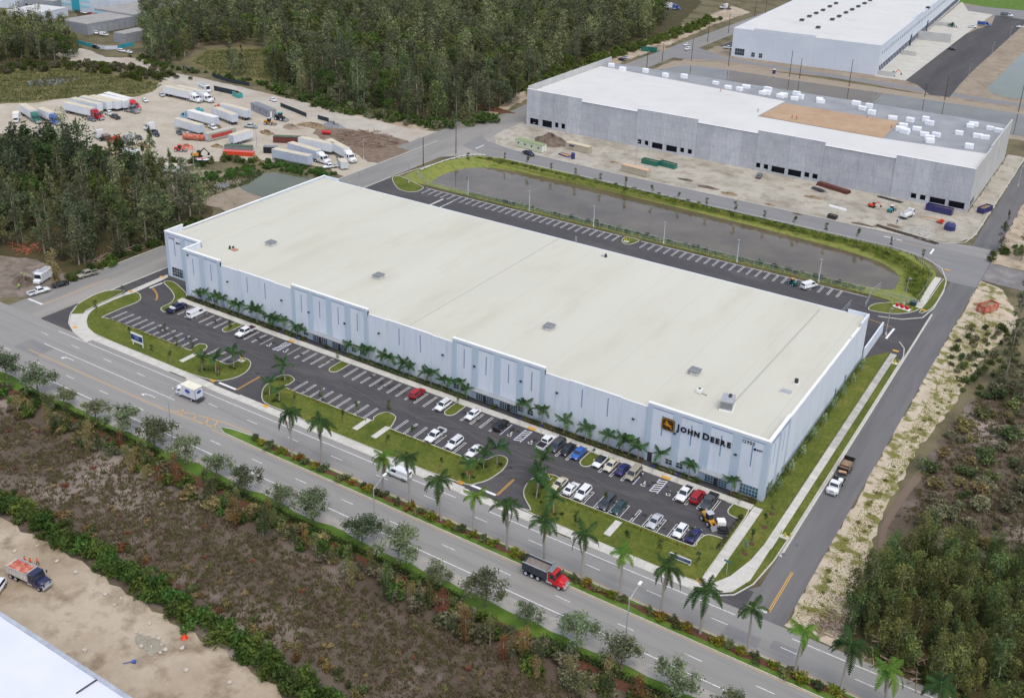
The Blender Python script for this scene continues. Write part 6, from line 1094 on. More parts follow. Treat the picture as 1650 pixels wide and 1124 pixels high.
# towable lift, rebar stack, pipe racks
q = G(1505, 357); t = thing('towable_lift', 'orange towable boom lift on the sand', 'boom lift', (q.x, q.y, .05), R_(-14)); part('chassis', MB().box(1.0, 3.2, -.7, .7, .45, .7), P_['orange'], t); part('boom', MB().cyl((-4.2, 0, .8), (2.6, 0, 1.3), .14, .18, 6), P_['yellow'], t); part('basket', MB().bbox(2.2, 3.3, -.5, .5, .7, 1.6, .05), P_['orange'], t)
for s in (-1, 1): wheel(t, 1.9, s*.8, .35, .22)
M_rebar = mat('rust_brown_steel', [srgb('5c3530'), srgb('70443c')], 1.5, .9)
def stack(p, head, L, n, rows, r, m, name, label, sp=None, cat='stack', z=.05):
    q = G(*p); t = thing(name, label, cat, (q.x, q.y, z), R_(head)); me = MB().box(-L/2, L/2, -r, r, -r, r).mesh('beam'); me.materials.append(m); k = 0
    for j in range(rows):
        for i in range(n-j): link('beam', me, None, t, (rnd.uniform(-.4, .4), (i-(n-j-1)/2)*(sp or 2.15*r), r+j*2.05*r)); k += 1
stack((1343, 305), -17, 13, 7, 3, .2, M_rebar, 'steel_stack', 'stack of dark red steel joists against the grey wall'); stack((1434, 322), -12, 9, 4, 1, .12, M_dark, 'pipe_stack', 'dark steel lengths on the ground at the grey wall', .5); stack((1350, 336), -12, 6.5, 3, 1, .2, M_cap, 'pipe_bundle', 'pale pipes lying on the sand near the back road', .6); stack((1460, 378), -14, 22, 3, 1, .12, M_wood, 'plank_stack', 'long dark timbers along the edge of the back road', .9); stack((1450, 368), -12, 9, 4, 1, .12, mat('weathered_plank', srgb('8e7c6a')), 'plank_stack', 'weathered planks beside the rubble on the building site', .7)
q = G(1318, 307); t = thing('flat_trailer', 'low flatbed trailer beside the steel joists', 'trailer', (q.x, q.y, .05), R_(-22)); part('deck', MB().box(-2.6, 2.6, -1, 1, .5, .65), M_dark, t); part('tongue', MB().cyl((2.6, 0, .55), (4.2, 0, .45), .08), M_dark, t)
for s in (-1, 1):
    for x in (-.5, .5): wheel(t, x, s*1.05, .36, .22)
boxthing('skip', 'small dark grey skip beside the back road', 'skip', (1341, 352), -10, 3, 1.8, 1.3, M_dark, open_=M_debris); boxthing('pallet_heap', 'pallet of blue and yellow fittings beside the portable toilet', 'pallet', (910, 251), -18, 5, 2.2, .5, P_['royal'], open_=P_['yellow'])
# boat
q = G(327, 262); t = thing('boat', 'small red and blue boat hull behind the shrubs', 'boat', (q.x, q.y, .2), R_(28)); hull = lambda k, z: [(x, y*k, z) for x, y in ((-2.8, -1.0), (0, -1.15), (1.8, -.8), (3.0, 0), (1.8, .8), (0, 1.15), (-2.8, 1.0))]
part('hull', MB().loft([hull(.45, 0), hull(.95, .7), hull(1, 1.1)]), P_['trblue'], t); part('deck', MB().loft([hull(.97, 1.11), hull(.8, 1.3)]), P_['white'], t); part('stripe', MB().box(-2.6, 1.2, -.3, .3, 1.31, 1.4), P_['orange'], t)
# heaps
def heap(name, label, p, rx, ry, h, m, cat='heap', seed=1, n=26, rough=.25):
    r = random.Random(seed); q = G(*p); V = [(0, 0, h)]; F = []; rings = 7
    for k in range(1, rings+1):
        for i in range(n):
            a = 2*math.pi*i/n; u = k/rings; z = h*(1-u)**1.0*(1+r.uniform(-rough, rough)) if k < rings else -.05; e = 1+.12*math.sin(3*a+seed)+.08*math.sin(5*a); V.append((rx*u*e*math.cos(a)+r.uniform(-.1, .1)*rx*.3, ry*u*e*math.sin(a)+r.uniform(-.1, .1)*ry*.3, z))
    for i in range(n): F.append((0, 1+i, 1+(i+1) % n))
    for k in range(rings-1):
        for i in range(n): a = 1+k*n+i; b = 1+k*n+(i+1) % n; F.append((a, a+n, b+n, b))
    mb = MB(); mb.v = V; mb.f = F; return tag(part(name, mb, m, None, (q.x, q.y, .04)), label, cat)
M_heap = mat('grey_brown_spoil', [srgb('5c5147'), srgb('6b5f53'), srgb('7a6d60')], .5, .95, bump=.6, bscale=2)
heap('spoil_heap', 'large brown heap of spoil behind the site office', (886, 230), 8.5, 6.5, 4.2, M_heap); heap('rubble_heap', 'grey heap of broken concrete beside the dark blue bin', (1478, 374), 6.5, 4.2, .9, mat('grey_rubble', [srgb('8f8b82'), srgb('a8a49a'), srgb('b9b5aa')], 1.2, .95, bump=.8, bscale=3), seed=4); heap('rubble_heap', 'low heap of brown rubble left of the grey warehouse', (1062, 79), 7, 4, 2, M_earth, seed=5); heap('rubble_heap', 'heap of grey scrap beside the dark screen fence', (536, 203), 6, 3, 1.8, M_grey, seed=8, rough=.6); heap('scrap_heap', 'low heap of scrap timber and metal in the yard', (505, 203), 8, 4, 1.2, M_debris, seed=9, rough=.6); heap('brush_heap', 'grey heap of cut brush at the road bend', (733, 203), 6, 4, 2.2, mat('cut_brush', [srgb('6e6a62'), srgb('86807a')], 1, .95, bump=.8), seed=6, rough=.6); heap('brush_heap', 'dark heap of brush on the verge above the road bend', (800, 178), 9, 3, 1.2, M_mulch, seed=7, rough=.6); heap('rubble_heap', 'scatter of white rubble on the foreground dirt', (240, 1038), 3.2, 1.6, .16, mat('white_rubble', [srgb('98907f'), srgb('a8a292')], 2, .95, bump=.8, bscale=4), seed=11, rough=.7)
M_log = mat('bleached_log', [srgb('8a7868'), srgb('a39180'), srgb('6b5848')], .8, .95, objr=.2)
def logs(p, rx, ry, n, label, seed, h=1.6, L=(2, 6), m=None):
    r = random.Random(seed); q = G(*p); t = thing('log_pile', label, 'log pile', (q.x, q.y, 0)); ms = [MB().cyl((-.5, 0, 0), (.5, 0, 0), .05, .03, 5).mesh('log') for _ in range(1)]; ms[0].materials.append(m or M_log)
    for k in range(n):
        a, u = r.uniform(0, 6.28), math.sqrt(r.random()); o = link('log', ms[0], None, t, (rx*u*math.cos(a), ry*u*math.sin(a), .15+h*(1-u)*r.random())); ln = r.uniform(*L); th = r.uniform(1.2, 3.2); o.scale = (ln, th, th); o.rotation_euler = (0, r.uniform(-.4, .4), r.uniform(0, 3.14))
logs((590, 224), 15, 12, 170, 'large pile of uprooted logs between the truck yard and the west road', 3, 2.2, m=mat('brown_log', [srgb('6d584c'), srgb('85705f'), srgb('978676')], .8, .95, objr=.25)); logs((1342, 1005), 3.2, 4, 60, 'small pile of broken branches beside the east road corner', 5, .8, (1, 3.2)); logs((205, 402), 3, 15, 60, 'fallen pale trunks along the edge of the left woods', 6, .8, (2, 7)); logs((1455, 1068), 8, 4, 40, 'fallen trunks at the foot of the lower right woods', 8, .5, (2, 6)); logs((40, 400), 7, 4, 30, 'reddish dead branches at the left edge woods', 9, .5, (2, 5), M_rust)
for k, (p, m, lb) in enumerate((((350, 236), M_debris, 'scrap heap behind the yellow excavator'), ((300, 238), M_rust, 'rusty scrap heap beside the orange loader'), ((232, 236), M_debris, 'scrap heap behind the silver tractor'), ((200, 240), M_mulch, 'brown scrap heap beside the orange tractor'), ((430, 215), M_debris, 'scrap heap on the bare track left of the green topped container'), ((470, 206), M_earth, 'earth heap beside the yellow loader in the yard'), ((395, 222), M_grey, 'grey scrap heap below the parked grey pickup'), ((345, 205), M_debris, 'low debris heap behind the lettered container'), ((415, 262), M_debris, 'debris heap at the near edge of the yard by the pond'), ((360, 300), M_grey, 'grey rubble heap in the lower debris yard'), ((300, 305), M_rust, 'rusty rubble heap in the lower debris yard'), ((40, 455), M_heap, 'grey heap of soil behind the food truck'))): heap('scrap_heap', lb, p, 3+k % 3, 2+k % 2, .9+.3*(k % 3), m, seed=20+k, rough=.7)
for k, p in enumerate(((1140, 302), (1175, 312), (1105, 290), (1240, 330), (1285, 345), (990, 262), (1390, 362), (1310, 318))):
    heap('rubble_heap', 'low patch of rubble on the sandy ground before the grey wall, %s from the left' % ('third', 'fourth', 'second', 'fifth', 'sixth', 'first', 'last', 'seventh')[k], p, rnd.uniform(2, 5), rnd.uniform(1, 2.4), .3, (M_heap, M_debris)[k % 2], seed=40+k, rough=.8)
# boulders
def rock_mesh(seed):
    r = random.Random(seed); bm = bmesh.new(); bmesh.ops.create_icosphere(bm, subdivisions=2, radius=1)
    for v in bm.verts: v.co *= 1+.25*sphere_noise(v.co.x*1.3+seed, v.co.y*1.3+v.co.z, 1.1)*.6; v.co.z *= .7
    me = bpy.data.meshes.new('boulder'); bm.to_mesh(me); bm.free(); me.materials.append(mat('limestone', [srgb('b9b1a3'), srgb('cfc8bb')], 1.5, .95, bump=.4, coord='obj')); return me
RK = [rock_mesh(k) for k in range(3)]
for k, p in enumerate([(200, 1014), (220, 1019), (226, 1021), (240, 1024), (252, 1024), (256, 1029), (244, 1042), (260, 1039), (266, 1047), (258, 1052), (294, 1045), (241, 1005), (122, 923), (24, 889), (140, 932), (195, 965), (137, 1048), (150, 950), (170, 958), (185, 975), (228, 1042), (250, 1060), (92, 905), (60, 880), (110, 1000), (300, 1080), (370, 1100)]):
    q = G(*p); s = rnd.uniform(.1, .42); o = link('boulder', RK[k % 3], None, None, (q.x, q.y, .1+s*.3), rnd.uniform(0, 3), s); tag(o, 'pale limestone boulder on the foreground dirt', 'boulder', 'boulders on the foreground dirt')
# hydrants, signs, cones, barricades
M_hyd = paint('hydrant_yellow', 'c9b23a')
for p, lb in (((389, 582), 'yellow fire hydrant on the left drive island'), ((883, 771), 'yellow fire hydrant on the right drive island'), ((1264, 866), 'yellow fire hydrant on the verge near the corner'), ((1441, 586), 'yellow fire hydrant on the verge at the rear drive'), ((1009, 390), 'yellow fire hydrant on the rear parking island')):
    q = G(*p); t = thing('fire_hydrant', lb, 'fire hydrant', (q.x, q.y, .18)); part('pad', MB().box(-.8, .8, -.6, .6, 0, .1), M_conc, t); part('barrel', MB().cyl((0, 0, .1), (0, 0, .85), .17, .15, 8), M_hyd, t); part('bonnet', MB().cyl((0, 0, .85), (0, 0, 1.05), .19, .08, 8), M_hyd, t); part('nozzle', MB().cyl((-.35, 0, .6), (.35, 0, .6), .1, n=7), M_hyd, t)
    for x in (-.9, .9): part('guard_post', MB().cyl((x, .5, 0), (x, .5, 1.0), .1, n=7), M_hyd, t)
q = G(1453, 497); t = thing('backflow_preventer', 'red valve assembly with yellow bollards at the foot of the light pole', 'valve', (q.x, q.y, .18), R_(-10)); part('pad', MB().box(-2.4, 2.4, -.8, .8, 0, .1), M_cap, t)
for x in (-1.4, 0, 1.4): part('valve', MB().bbox(x-.4, x+.4, -.4, .4, .1, 1.1, .15), P_['bred'], t)
part('pipe', MB().cyl((-2, 0, .6), (2, 0, .6), .2, n=8), P_['bred'], t)
for x in (-2.8, 2.8): part('bollard', MB().cyl((x, 0, 0), (x, 0, 1.1), .12, n=7), M_hyd, t)
q = G(1471, 492); t = thing('utility_box', 'green utility box on the lawn beside the red valves', 'utility box', (q.x, q.y, .18)); part('cabinet', MB().bbox(-.9, .9, -.7, .7, 0, 1.0, .06), P_['dgreen'], t); part('lid', MB().box(-.95, .95, -.75, .75, 1.0, 1.1), P_['dgreen'], t)
def board(p, label, w, h, zb, m, m2, head=0, rows=3):
    q = G(*p); t = thing('sign_board', label, 'sign', (q.x, q.y, .17), R_(head))
    for x in (-w*.42, w*.42): part('post', MB().box(x-.1, x+.1, -.1, .1, 0, zb+h*.3), M_cap, t)
    part('panel', MB().box(-w/2, w/2, -.2, -.1, zb, zb+h), m2, t); part('blue_field', MB().box(-w/2+.05, w/2-.05, -.24, -.205, zb+h*.22, zb+h*.8), m, t)
    for k in range(rows): part('text_line', MB().cbox((0, -.25, zb+h*(.68-.14*k)), (w*(.45-.08*k), .01, h*.05)), mat('pale_ink', srgb('8fa0c4')), t)
board((223, 558), 'blue and white leasing sign on two posts on the left lawn', 4.3, 2.6, .9, mat('navy_field', srgb('2c3c6e')), M_cap); board((1096, 906), 'low blue and white sign on the right lawn beside the sidewalk', 4.2, 1.1, .35, mat('slate_field', srgb('4a5878')), M_cap, rows=2)
def small_sign(p, label, h=2.2, col='red'):
    q = p if isinstance(p, Vector) else G(*p); t = thing('sign_post', label, 'sign', (q.x, q.y, .15)); part('post', MB().cyl((0, 0, 0), (0, 0, h), .05, n=5), M_galv, t); part('plate', MB().cbox((0, -.06, h-.1), (.6, .04, .6) if col != 'green' else (1.4, .04, .4)), P_['red'] if col == 'red' else (P_['royal'] if col == 'blue' else P_['green']), t)
for x, lb in ((-175.2, 'left of the left hatched bay'), (-169.4, 'right of the left hatched bay'), (-103.2, 'left of the central hatched bay'), (-97.6, 'right of the central hatched bay'), (-70.8, 'left of the right hatched bay'), (-65.2, 'right of the right hatched bay')): small_sign(Vector((x, 172.5, 0)), 'small blue accessible parking sign '+lb, 2.0, 'blue')
small_sign((352, 606), 'stop sign at the left drive'); small_sign((756, 776), 'stop sign at the right drive'); small_sign((1170, 927), 'green street name sign at the road corner', 3.2, 'green')
for p in ((297, 1027),):
    q = G(*p); t = thing('traffic_marker', 'small orange marker cover on the foreground dirt', 'cone', (q.x, q.y, .03)); part('skirt', MB().cyl((0, 0, 0), (0, 0, .6), .7, .15, 6), P_['orange'], t); part('tip', MB().cyl((0, 0, .6), (0, 0, .9), .12, .05, 6), P_['orange'], t)
q = G(208, 1068); t = thing('hand_cart', 'small blue tool lying on the foreground dirt', 'tool', (q.x, q.y, .05), .8); part('handle', MB().cyl((-.9, 0, .1), (.5, 0, .25), .07, n=5), P_['trblue'], t); part('blade', MB().box(.5, 1.1, -.3, .3, .05, .3), P_['trblue'], t)
for p, lb in (((1262, 893), 0), ((1284, 878), 1)):
    q = G(*p); tag(part('manhole_cover', MB().cyl((0, 0, 0), (0, 0, .02), .4, n=14), mat('manhole_iron', srgb('5f656e')), None, (q.x, q.y, .06)), ('round manhole cover in the east road near the stop line', 'second round manhole cover further up the east road')[lb], 'manhole')

# ------------------------------------------------------------------ people
def figure_mesh(pose):
    """one continuous skinned body; material slots: skin, top, trousers, hair or helmet"""
    J = {'pel': (0,0,.95), 'wai': (0,0,1.15), 'che': (.02,0,1.38), 'nec': (.03,0,1.52), 'hd': (.05,0,1.62), 'hd2': (.05,0,1.76)}
    for s, n in ((1, 'l'), (-1, 'r')):
        st = .22*s*pose
        J['hip'+n] = (0,.11*s,.9); J['kne'+n] = (st*.7+.05,.12*s,.5); J['ank'+n] = (st-.05,.12*s,.09); J['toe'+n] = (st+.13,.14*s,.04)
        J['sho'+n] = (.0,.2*s,1.42); J['elb'+n] = (-st*.6+.02,.27*s,1.15); J['wri'+n] = (-st*.6+.18,.25*s,.95); J['han'+n] = (-st*.6+.22,.24*s,.87)
    E = [('pel','wai'),('wai','che'),('che','nec'),('nec','hd'),('hd','hd2')]+[e for n in 'lr' for e in (('pel','hip'+n),('hip'+n,'kne'+n),('kne'+n,'ank'+n),('ank'+n,'toe'+n),('che','sho'+n),('sho'+n,'elb'+n),('elb'+n,'wri'+n),('wri'+n,'han'+n))]
    rad = dict(pel=.15, wai=.14, che=.16, nec=.06, hd=.09, hd2=.09, hip=.1, kne=.07, ank=.045, toe=.04, sho=.075, elb=.05, wri=.035, han=.045)
    ks = list(J); me = bpy.data.meshes.new('body'); me.from_pydata([J[k] for k in ks], [(ks.index(a), ks.index(b)) for a, b in E], []); o = bpy.data.objects.new('b', me); COL.objects.link(o)
    sk = o.modifiers.new('s', 'SKIN'); sv = me.skin_vertices[0].data
    for i, k in enumerate(ks): r = rad.get(k, rad.get(k[:3])); sv[i].radius = (r, r)
    sv[0].use_root = True; o.modifiers.new('d', 'SUBSURF').levels = 1
    dg = bpy.context.evaluated_depsgraph_get(); m2 = bpy.data.meshes.new_from_object(o.evaluated_get(dg)); bpy.data.objects.remove(o)
    for k in range(4): m2.materials.append(None)
    for p in m2.polygons:
        c = p.center; p.use_smooth = True; p.material_index = 3 if (c.z > 1.68) else (0 if c.z > 1.5 or (abs(c.y) > .2 and c.z < 1.0 and c.z > .75) else (1 if c.z > .95 else 2))
    return m2
FIG = [figure_mesh(0), figure_mesh(1)]
M_skin = mat('skin', srgb('8a5f48'), rough=.6)
CL = dict(orange=mat('hi_vis_orange', srgb('f0641e'), rough=.8), lime=mat('hi_vis_lime', srgb('9ede3a'), rough=.8), red=mat('red_shirt', srgb('b8332e'), rough=.8), blue=mat('blue_shirt', srgb('4a5aa8'), rough=.8), white=mat('white_shirt', srgb('d8d8d4'), rough=.8), dark=mat('dark_trousers', srgb('34363e'), rough=.85))
def person(p, head, top, label, pose=1, hat='white', z=.04, zg=0):
    q = G(*p, zg); o = link('person', FIG[pose], None, None, (q.x, q.y, zg+z), R_(head)); tag(o, label, 'person')
    for i, m in enumerate((M_skin, CL[top], CL['dark'], CL[hat])): o.material_slots[i].link = 'OBJECT'; o.material_slots[i].material = m
for a in (((61, 911), 40, 'orange', 'person in an orange shirt standing apart behind the dump truck', 1, 'dark'), ((41, 909), 90, 'orange', 'person in orange behind the bed of the dump truck, left of a pair', 0, 'dark'), ((50, 911), 200, 'orange', 'person in orange beside the dump truck cab, right of a pair', 0, 'orange'), ((983, 746), 0, 'lime', 'person in a lime vest between the white and beige cars', 0), ((36, 446), 0, 'lime', 'person in a lime vest on the cleared ground at left', 1), ((31, 466), 0, 'lime', 'person in green crouched on the cleared ground at left', 0), ((1445, 361), 90, 'blue', 'person in a blue shirt beside the drilling truck', 1), ((1312, 290), 0, 'lime', 'person in a lime vest at an opening of the grey wall', 0), ((1283, 284), 0, 'red', 'person in red at an opening of the grey wall', 1), ((543, 258), 0, 'dark', 'person in dark clothes standing between the white trucks', 0), ((553, 257), 0, 'blue', 'person in blue standing between the white trucks', 1), ((346, 163), 0, 'dark', 'person beside the white tractors near the motorhome', 0)): person(*a)
for a in (((1276, 191), 0, 'orange', 'worker in orange, left of a pair on the tan insulation'), ((1283, 193), 40, 'orange', 'worker in orange, right of a pair on the tan insulation'), ((1397, 190), 0, 'lime', 'worker in a lime vest at the rear edge of the tan insulation'), ((1436, 207), 0, 'orange', 'worker in orange at the right corner of the tan insulation'), ((1161, 148), 0, 'orange', 'worker in orange on the white membrane near the bundles'), ((1221, 181), 0, 'red', 'worker in red at the left corner of the tan insulation')): person(*a, z=.05, zg=ZR)
# ------------------------------------------------------------------ vegetation
nr = np.random.default_rng(11)
def fol(name, cols, island=.4, objr=.2, gain=1.5, tl=.4):
    if name in MATS: return MATS[name]
    m = mat(name, [tuple(min(.9, v*gain) for v in srgb(c)) for c in cols], .35, .75, 4, spec=.15, lo=.35, hi=.65, island=island, objr=objr); nt = m.node_tree
    b = nt.nodes['Principled BSDF']; t = nt.nodes.new('ShaderNodeBsdfTranslucent'); x = nt.nodes.new('ShaderNodeMixShader'); x.inputs[0].default_value = tl
    nt.links.new(b.inputs['Base Color'].links[0].from_socket, t.inputs['Color']); nt.links.new(b.outputs[0], x.inputs[1]); nt.links.new(t.outputs[0], x.inputs[2]); nt.links.new(x.outputs[0], nt.nodes['Material Output'].inputs['Surface']); return m
F_wood = fol('dark_wood_foliage', ('454a39', '4f543e', '5b6047'), .55, .35, 1.65); F_light = fol('pale_tip_foliage', ('586044', '666e4c', '767c56'), .5, .35, 1.6); F_olive = fol('olive_foliage', ('485036', '565e3a', '666c44'), .5, .35, 1.6); F_green = fol('bright_green_foliage', ('41562a', '4f662f', '607638'), .5, .25, 1.25); F_oak = fol('grey_green_oak_foliage', ('545c46', '646c52', '6c7856'), .5, .3, 1.5); F_br = fol('yellow_green_wood_foliage', ('454f30', '545e36', '6a7242'), .55, .4, 1.65)
F_shrub = fol('shrub_foliage', ('3c4e28', '4a5c2e', '586a38'), .5, .25, 1.25); F_rust = fol('rust_foliage', ('6c5034', '7c5e3c', '8a7048'), .4, .3, 1.3); F_tan = fol('tan_foliage', ('6e6444', '7f744e', '8e845c')); F_dull = fol('dull_scrub_foliage', ('5a5c46', '68684e', '77755e'), .4, .3, 1.55); F_palm = fol('royal_palm_frond', ('2c4024', '38502a', '445c30'), .15, .15, 1.2); F_palm2 = fol('light_palm_frond', ('4a6a28', '587a30', '68883a'), .15, .15, 1.2); F_small = fol('young_tree_foliage', ('3a4a26', '48582e', '58663a'))
F_weed = fol('weed_foliage', ('727444', '80824c', '666e3c'), .4, .3, 1.8); F_grass = fol('marsh_grass_blades', ('685c4a', '726650', '66663f', '80745e'), .45, 0, 1.4); F_fac = fol('facade_palm_frond', ('2c4829', '385630', '486638'), .25, .3, 1.25); F_pale = fol('pale_silver_shrub', ('6c7c60', '7c8c6e', '8c9a7c')); F_hedge = fol('hedge_foliage', ('2c3a1e', '364422', '42502a'), .4, .1, 1.0); F_croton = fol('croton_foliage', ('5a6a24', '7a7a2c', '7a4a2a'), .5, .15)
M_bark = mat('grey_bark', [srgb('7a7062'), srgb('8f8577'), srgb('6a5d4e')], 1.5, .95, objr=.2); M_barkp = mat('pale_bark', [srgb('a39684'), srgb('b8ac9a'), srgb('8c7e6c')], 1.2, .95, objr=.2); M_palmt = mat('palm_trunk', [srgb('938c82'), srgb('a8a197'), srgb('9b948a')], 2.2, .9, stretch=(1, 1, 4), objr=.1); M_shaft = mat('palm_crownshaft', srgb('5c7a34'), rough=.5)
def leaves(P, size, aspect=.45, up=.25, rng=nr):
    """diamond shaped leaf clumps at points P"""
    n = len(P); d = rng.normal(size=(n, 3)); d[:, 2] = d[:, 2]*.7+up; d /= np.linalg.norm(d, axis=1)[:, None]
    e = rng.normal(size=(n, 3)); e -= d*np.sum(e*d, 1)[:, None]; e /= np.linalg.norm(e, axis=1)[:, None]
    s = (size*rng.uniform(.6, 1.4, n))[:, None]; a = d*s*.5; b = e*s*aspect*.5
    V = np.stack([P-a, P+b-a*.2, P+a, P-b-a*.2], 1).reshape(-1, 3); return V, np.arange(4*n).reshape(-1, 4)
def cloud(cl, per, rng=nr, shell=.55):
    out = []
    for c, r in cl:
        k = max(3, int(per*rng.uniform(.7, 1.3))); u = rng.normal(size=(k, 3)); u /= np.linalg.norm(u, axis=1)[:, None]; out.append(np.array(c)+u*np.array(r)*(rng.uniform(shell, 1, k)[:, None]))
    return np.concatenate(out)
def join(parts):
    V, Q, o = [], [], 0
    for v, q in parts: V.append(v); Q.append(q+o); o += len(v)
    return np.concatenate(V), np.concatenate(Q)
def tube_arr(pts, rads, n=5):
    V = []; Q = []
    for (p, r) in zip(pts, rads):
        for i in range(n): a = 2*math.pi*i/n; V.append((p[0]+r*math.cos(a), p[1]+r*math.sin(a), p[2]))
    for k in range(len(pts)-1):
        for i in range(n): a = k*n+i; b = k*n+(i+1) % n; Q.append((a, b, b+n, a+n))
    return np.array(V, float), np.array(Q)
def limbs(base, tips, r0, r1):
    out = []
    for t in tips:
        b = np.array(base); t = np.array(t); m = (b+t)/2+np.array([0, 0, .08*np.linalg.norm(t-b)]); out.append(tube_arr([b, m, t], [r0, (r0+r1)/2, r1], 4))
    return out
def tree_mesh(kind, seed, leafm, barkm):
    rng = np.random.default_rng(seed); bend = rng.uniform(-.6, .6, 2)
    if kind == 'tall':      # slender woodland tree
        H = rng.uniform(11, 14); t = np.linspace(0, 1, 6); pts = [(bend[0]*u*u, bend[1]*u*u, H*u*.95) for u in t]; rad = [.22*(1-.8*u) for u in t]; cl = []
        for k in range(18):
            u = rng.uniform(.14, 1.0); w = (2.3*(1-abs(u-.6)*1.1)+.45)*rng.uniform(.6, 1.2); a = rng.uniform(0, 6.28); o = w*rng.uniform(.1, .8); cl.append(((bend[0]*u*u+o*math.cos(a), bend[1]*u*u+o*math.sin(a), H*u), (w*.75, w*.75, w*1.1)))
        P = cloud(cl, 62, rng); V, Q = leaves(P, .64, .42, .45, rng); tips = [c for c, r in cl[::2]]; lb = [x for c in tips for x in limbs((bend[0]*.3, bend[1]*.3, c[2]*.75), [c], .07, .02)]
    elif kind == 'pine':    # feathery conical casuarina
        H = rng.uniform(11, 15); t = np.linspace(0, 1, 6); pts = [(bend[0]*u*u, bend[1]*u*u, H*u) for u in t]; rad = [.24*(1-.9*u) for u in t]; cl = []
        for k in range(26):
            u = rng.uniform(.1, 1.0); w = max(.35, 2.4*(1-u)**.7)*rng.uniform(.6, 1.1); a = rng.uniform(0, 6.28); cl.append(((bend[0]*u*u+w*.7*math.cos(a), bend[1]*u*u+w*.7*math.sin(a), H*u+.2*w), (w*.55, w*.55, .7)))
        P = cloud(cl, 26, rng); V, Q = leaves(P, .7, .3, .5, rng); lb = [x for c, r in cl[::2] for x in limbs((bend[0]*.3, bend[1]*.3, c[2]*.88), [c], .05, .015)]
    elif kind == 'broad':   # wide uneven crown
        H = rng.uniform(8, 11); t = np.linspace(0, 1, 5); pts = [(bend[0]*u*u, bend[1]*u*u, H*u*.7) for u in t]; rad = [.24*(1-.7*u) for u in t]; cl = []
        for k in range(18):
            a = rng.uniform(0, 6.28); r = 3.2*math.sqrt(rng.uniform(0, 1)); z = H*(rng.uniform(.25, .95)-.12*r/3.2); w = rng.uniform(.9, 1.7); cl.append(((r*math.cos(a), r*math.sin(a), z), (w, w, w*.85)))
        P = cloud(cl, 70, rng, .4); V, Q = leaves(P, .58, .5, .35, rng); lb = [x for c, r in cl[::2] for x in limbs((bend[0]*.2, bend[1]*.2, H*.35), [c], .08, .02)]
    elif kind == 'oak':
        H = 5.2; pts = [(0, 0, 0), (.05, 0, 1.2), (.1, .05, 2.2)]; rad = [.14, .11, .09]; cl = []
        for k in range(18): a = rng.uniform(0, 6.28); r = rng.uniform(.2, 2.5); cl.append(((r*math.cos(a), r*math.sin(a), 2.2+rng.uniform(0, 2.9)*(1-r/3.4)), (1.1*rng.uniform(.6, 1.2),)*2+(.75,)))
        P = cloud(cl, 130, rng, .15); V, Q = leaves(P, .31, .5, .2, rng); lb = limbs((.1, .05, 2.0), [c for c, r in cl], .06, .015)
    elif kind == 'young':
        H = 3.4; pts = [(0, 0, 0), (.03, 0, 1.1), (0, .03, 2.4)]; rad = [.05, .04, .02]; cl = [((rng.uniform(-.35, .35), rng.uniform(-.35, .35), rng.uniform(1.3, 3.2)), (.42, .42, .5)) for k in range(8)]
        P = cloud(cl, 24, rng, .2); V, Q = leaves(P, .28, .5, .3, rng); lb = limbs((0, 0, 1.2), [c for c, r in cl[:4]], .02, .01)
    if True:
        tr_ = join([tube_arr(pts, rad, 6)]+lb); mt = np_mesh('trunk', *tr_); mt.materials.append(barkm); mc = np_mesh('crown', V, Q); mc.materials.append(leafm); return mt, mc
def shrub_mesh(seed, leafm, r=1.0, h=1.2, n=9, per=34, leaf=.3):
    rng = np.random.default_rng(seed); cl = []
    for k in range(n): a = rng.uniform(0, 6.28); u = rng.uniform(0, .75); cl.append(((r*u*math.cos(a), r*u*math.sin(a), h*rng.uniform(.25, .8)*(1-.4*u)), (r*.42, r*.42, h*.32)))
    P = cloud(cl, per, rng, .4); P[:, 2] = np.maximum(P[:, 2], .05); m = np_mesh('foliage', *leaves(P, leaf, .5, .3, rng)); m.materials.append(leafm); return m
STEM = np_mesh('stem', *join(limbs((0, 0, 0), [(.3, .1, .7), (-.25, .2, .65), (.05, -.3, .7)], .05, .02))); STEM.materials.append(M_bark)
def plant_tree(ms, x, y, s, label, cat, group, name, z=0, sz=1.0):
    t = thing(name, label, cat, (x, y, z), rnd.uniform(0, 6.28), group, (s, s, s*sz)); link('trunk', ms[0], None, t); link('crown', ms[1], None, t); return t
def plant_shrub(m, x, y, s, label, group, name='shrub', cat='shrub', z=0.02, sz=1.0):
    t = thing(name, label, cat, (x, y, z), rnd.uniform(0, 6.28), group, (s, s, s*sz)); link('foliage', m, None, t); link('stem', STEM, None, t); return t
def inside(p, poly):
    x, y = p; c = False; j = len(poly)-1
    for i in range(len(poly)):
        xi, yi = poly[i]; xj, yj = poly[j]
        if (yi > y) != (yj > y) and x < (xj-xi)*(y-yi)/(yj-yi)+xi: c = not c
        j = i
    return c
def scatter(poly, sp, seed, jit=.45):
    r = random.Random(seed); xs = [p[0] for p in poly]; ys = [p[1] for p in poly]; out = []; y = min(ys)
    while y < max(ys):
        x = min(xs)+r.uniform(0, sp)
        while x < max(xs):
            q = (x+r.uniform(-jit, jit)*sp, y+r.uniform(-jit, jit)*sp)
            if inside(q, poly): out.append(q)
            x += sp
        y += sp
    return out
def seen(p, mg=40, z=0):
    v = Vector((p[0], p[1], z-CAMH)); d = v.dot(FW)
    if d < 5: return False
    u, w = PX+FPX*v.dot(RT)/d, PY+FPX*v.dot(DN)/d; return -mg < u < 1650+mg and -mg-30 < w < 1124+mg*2
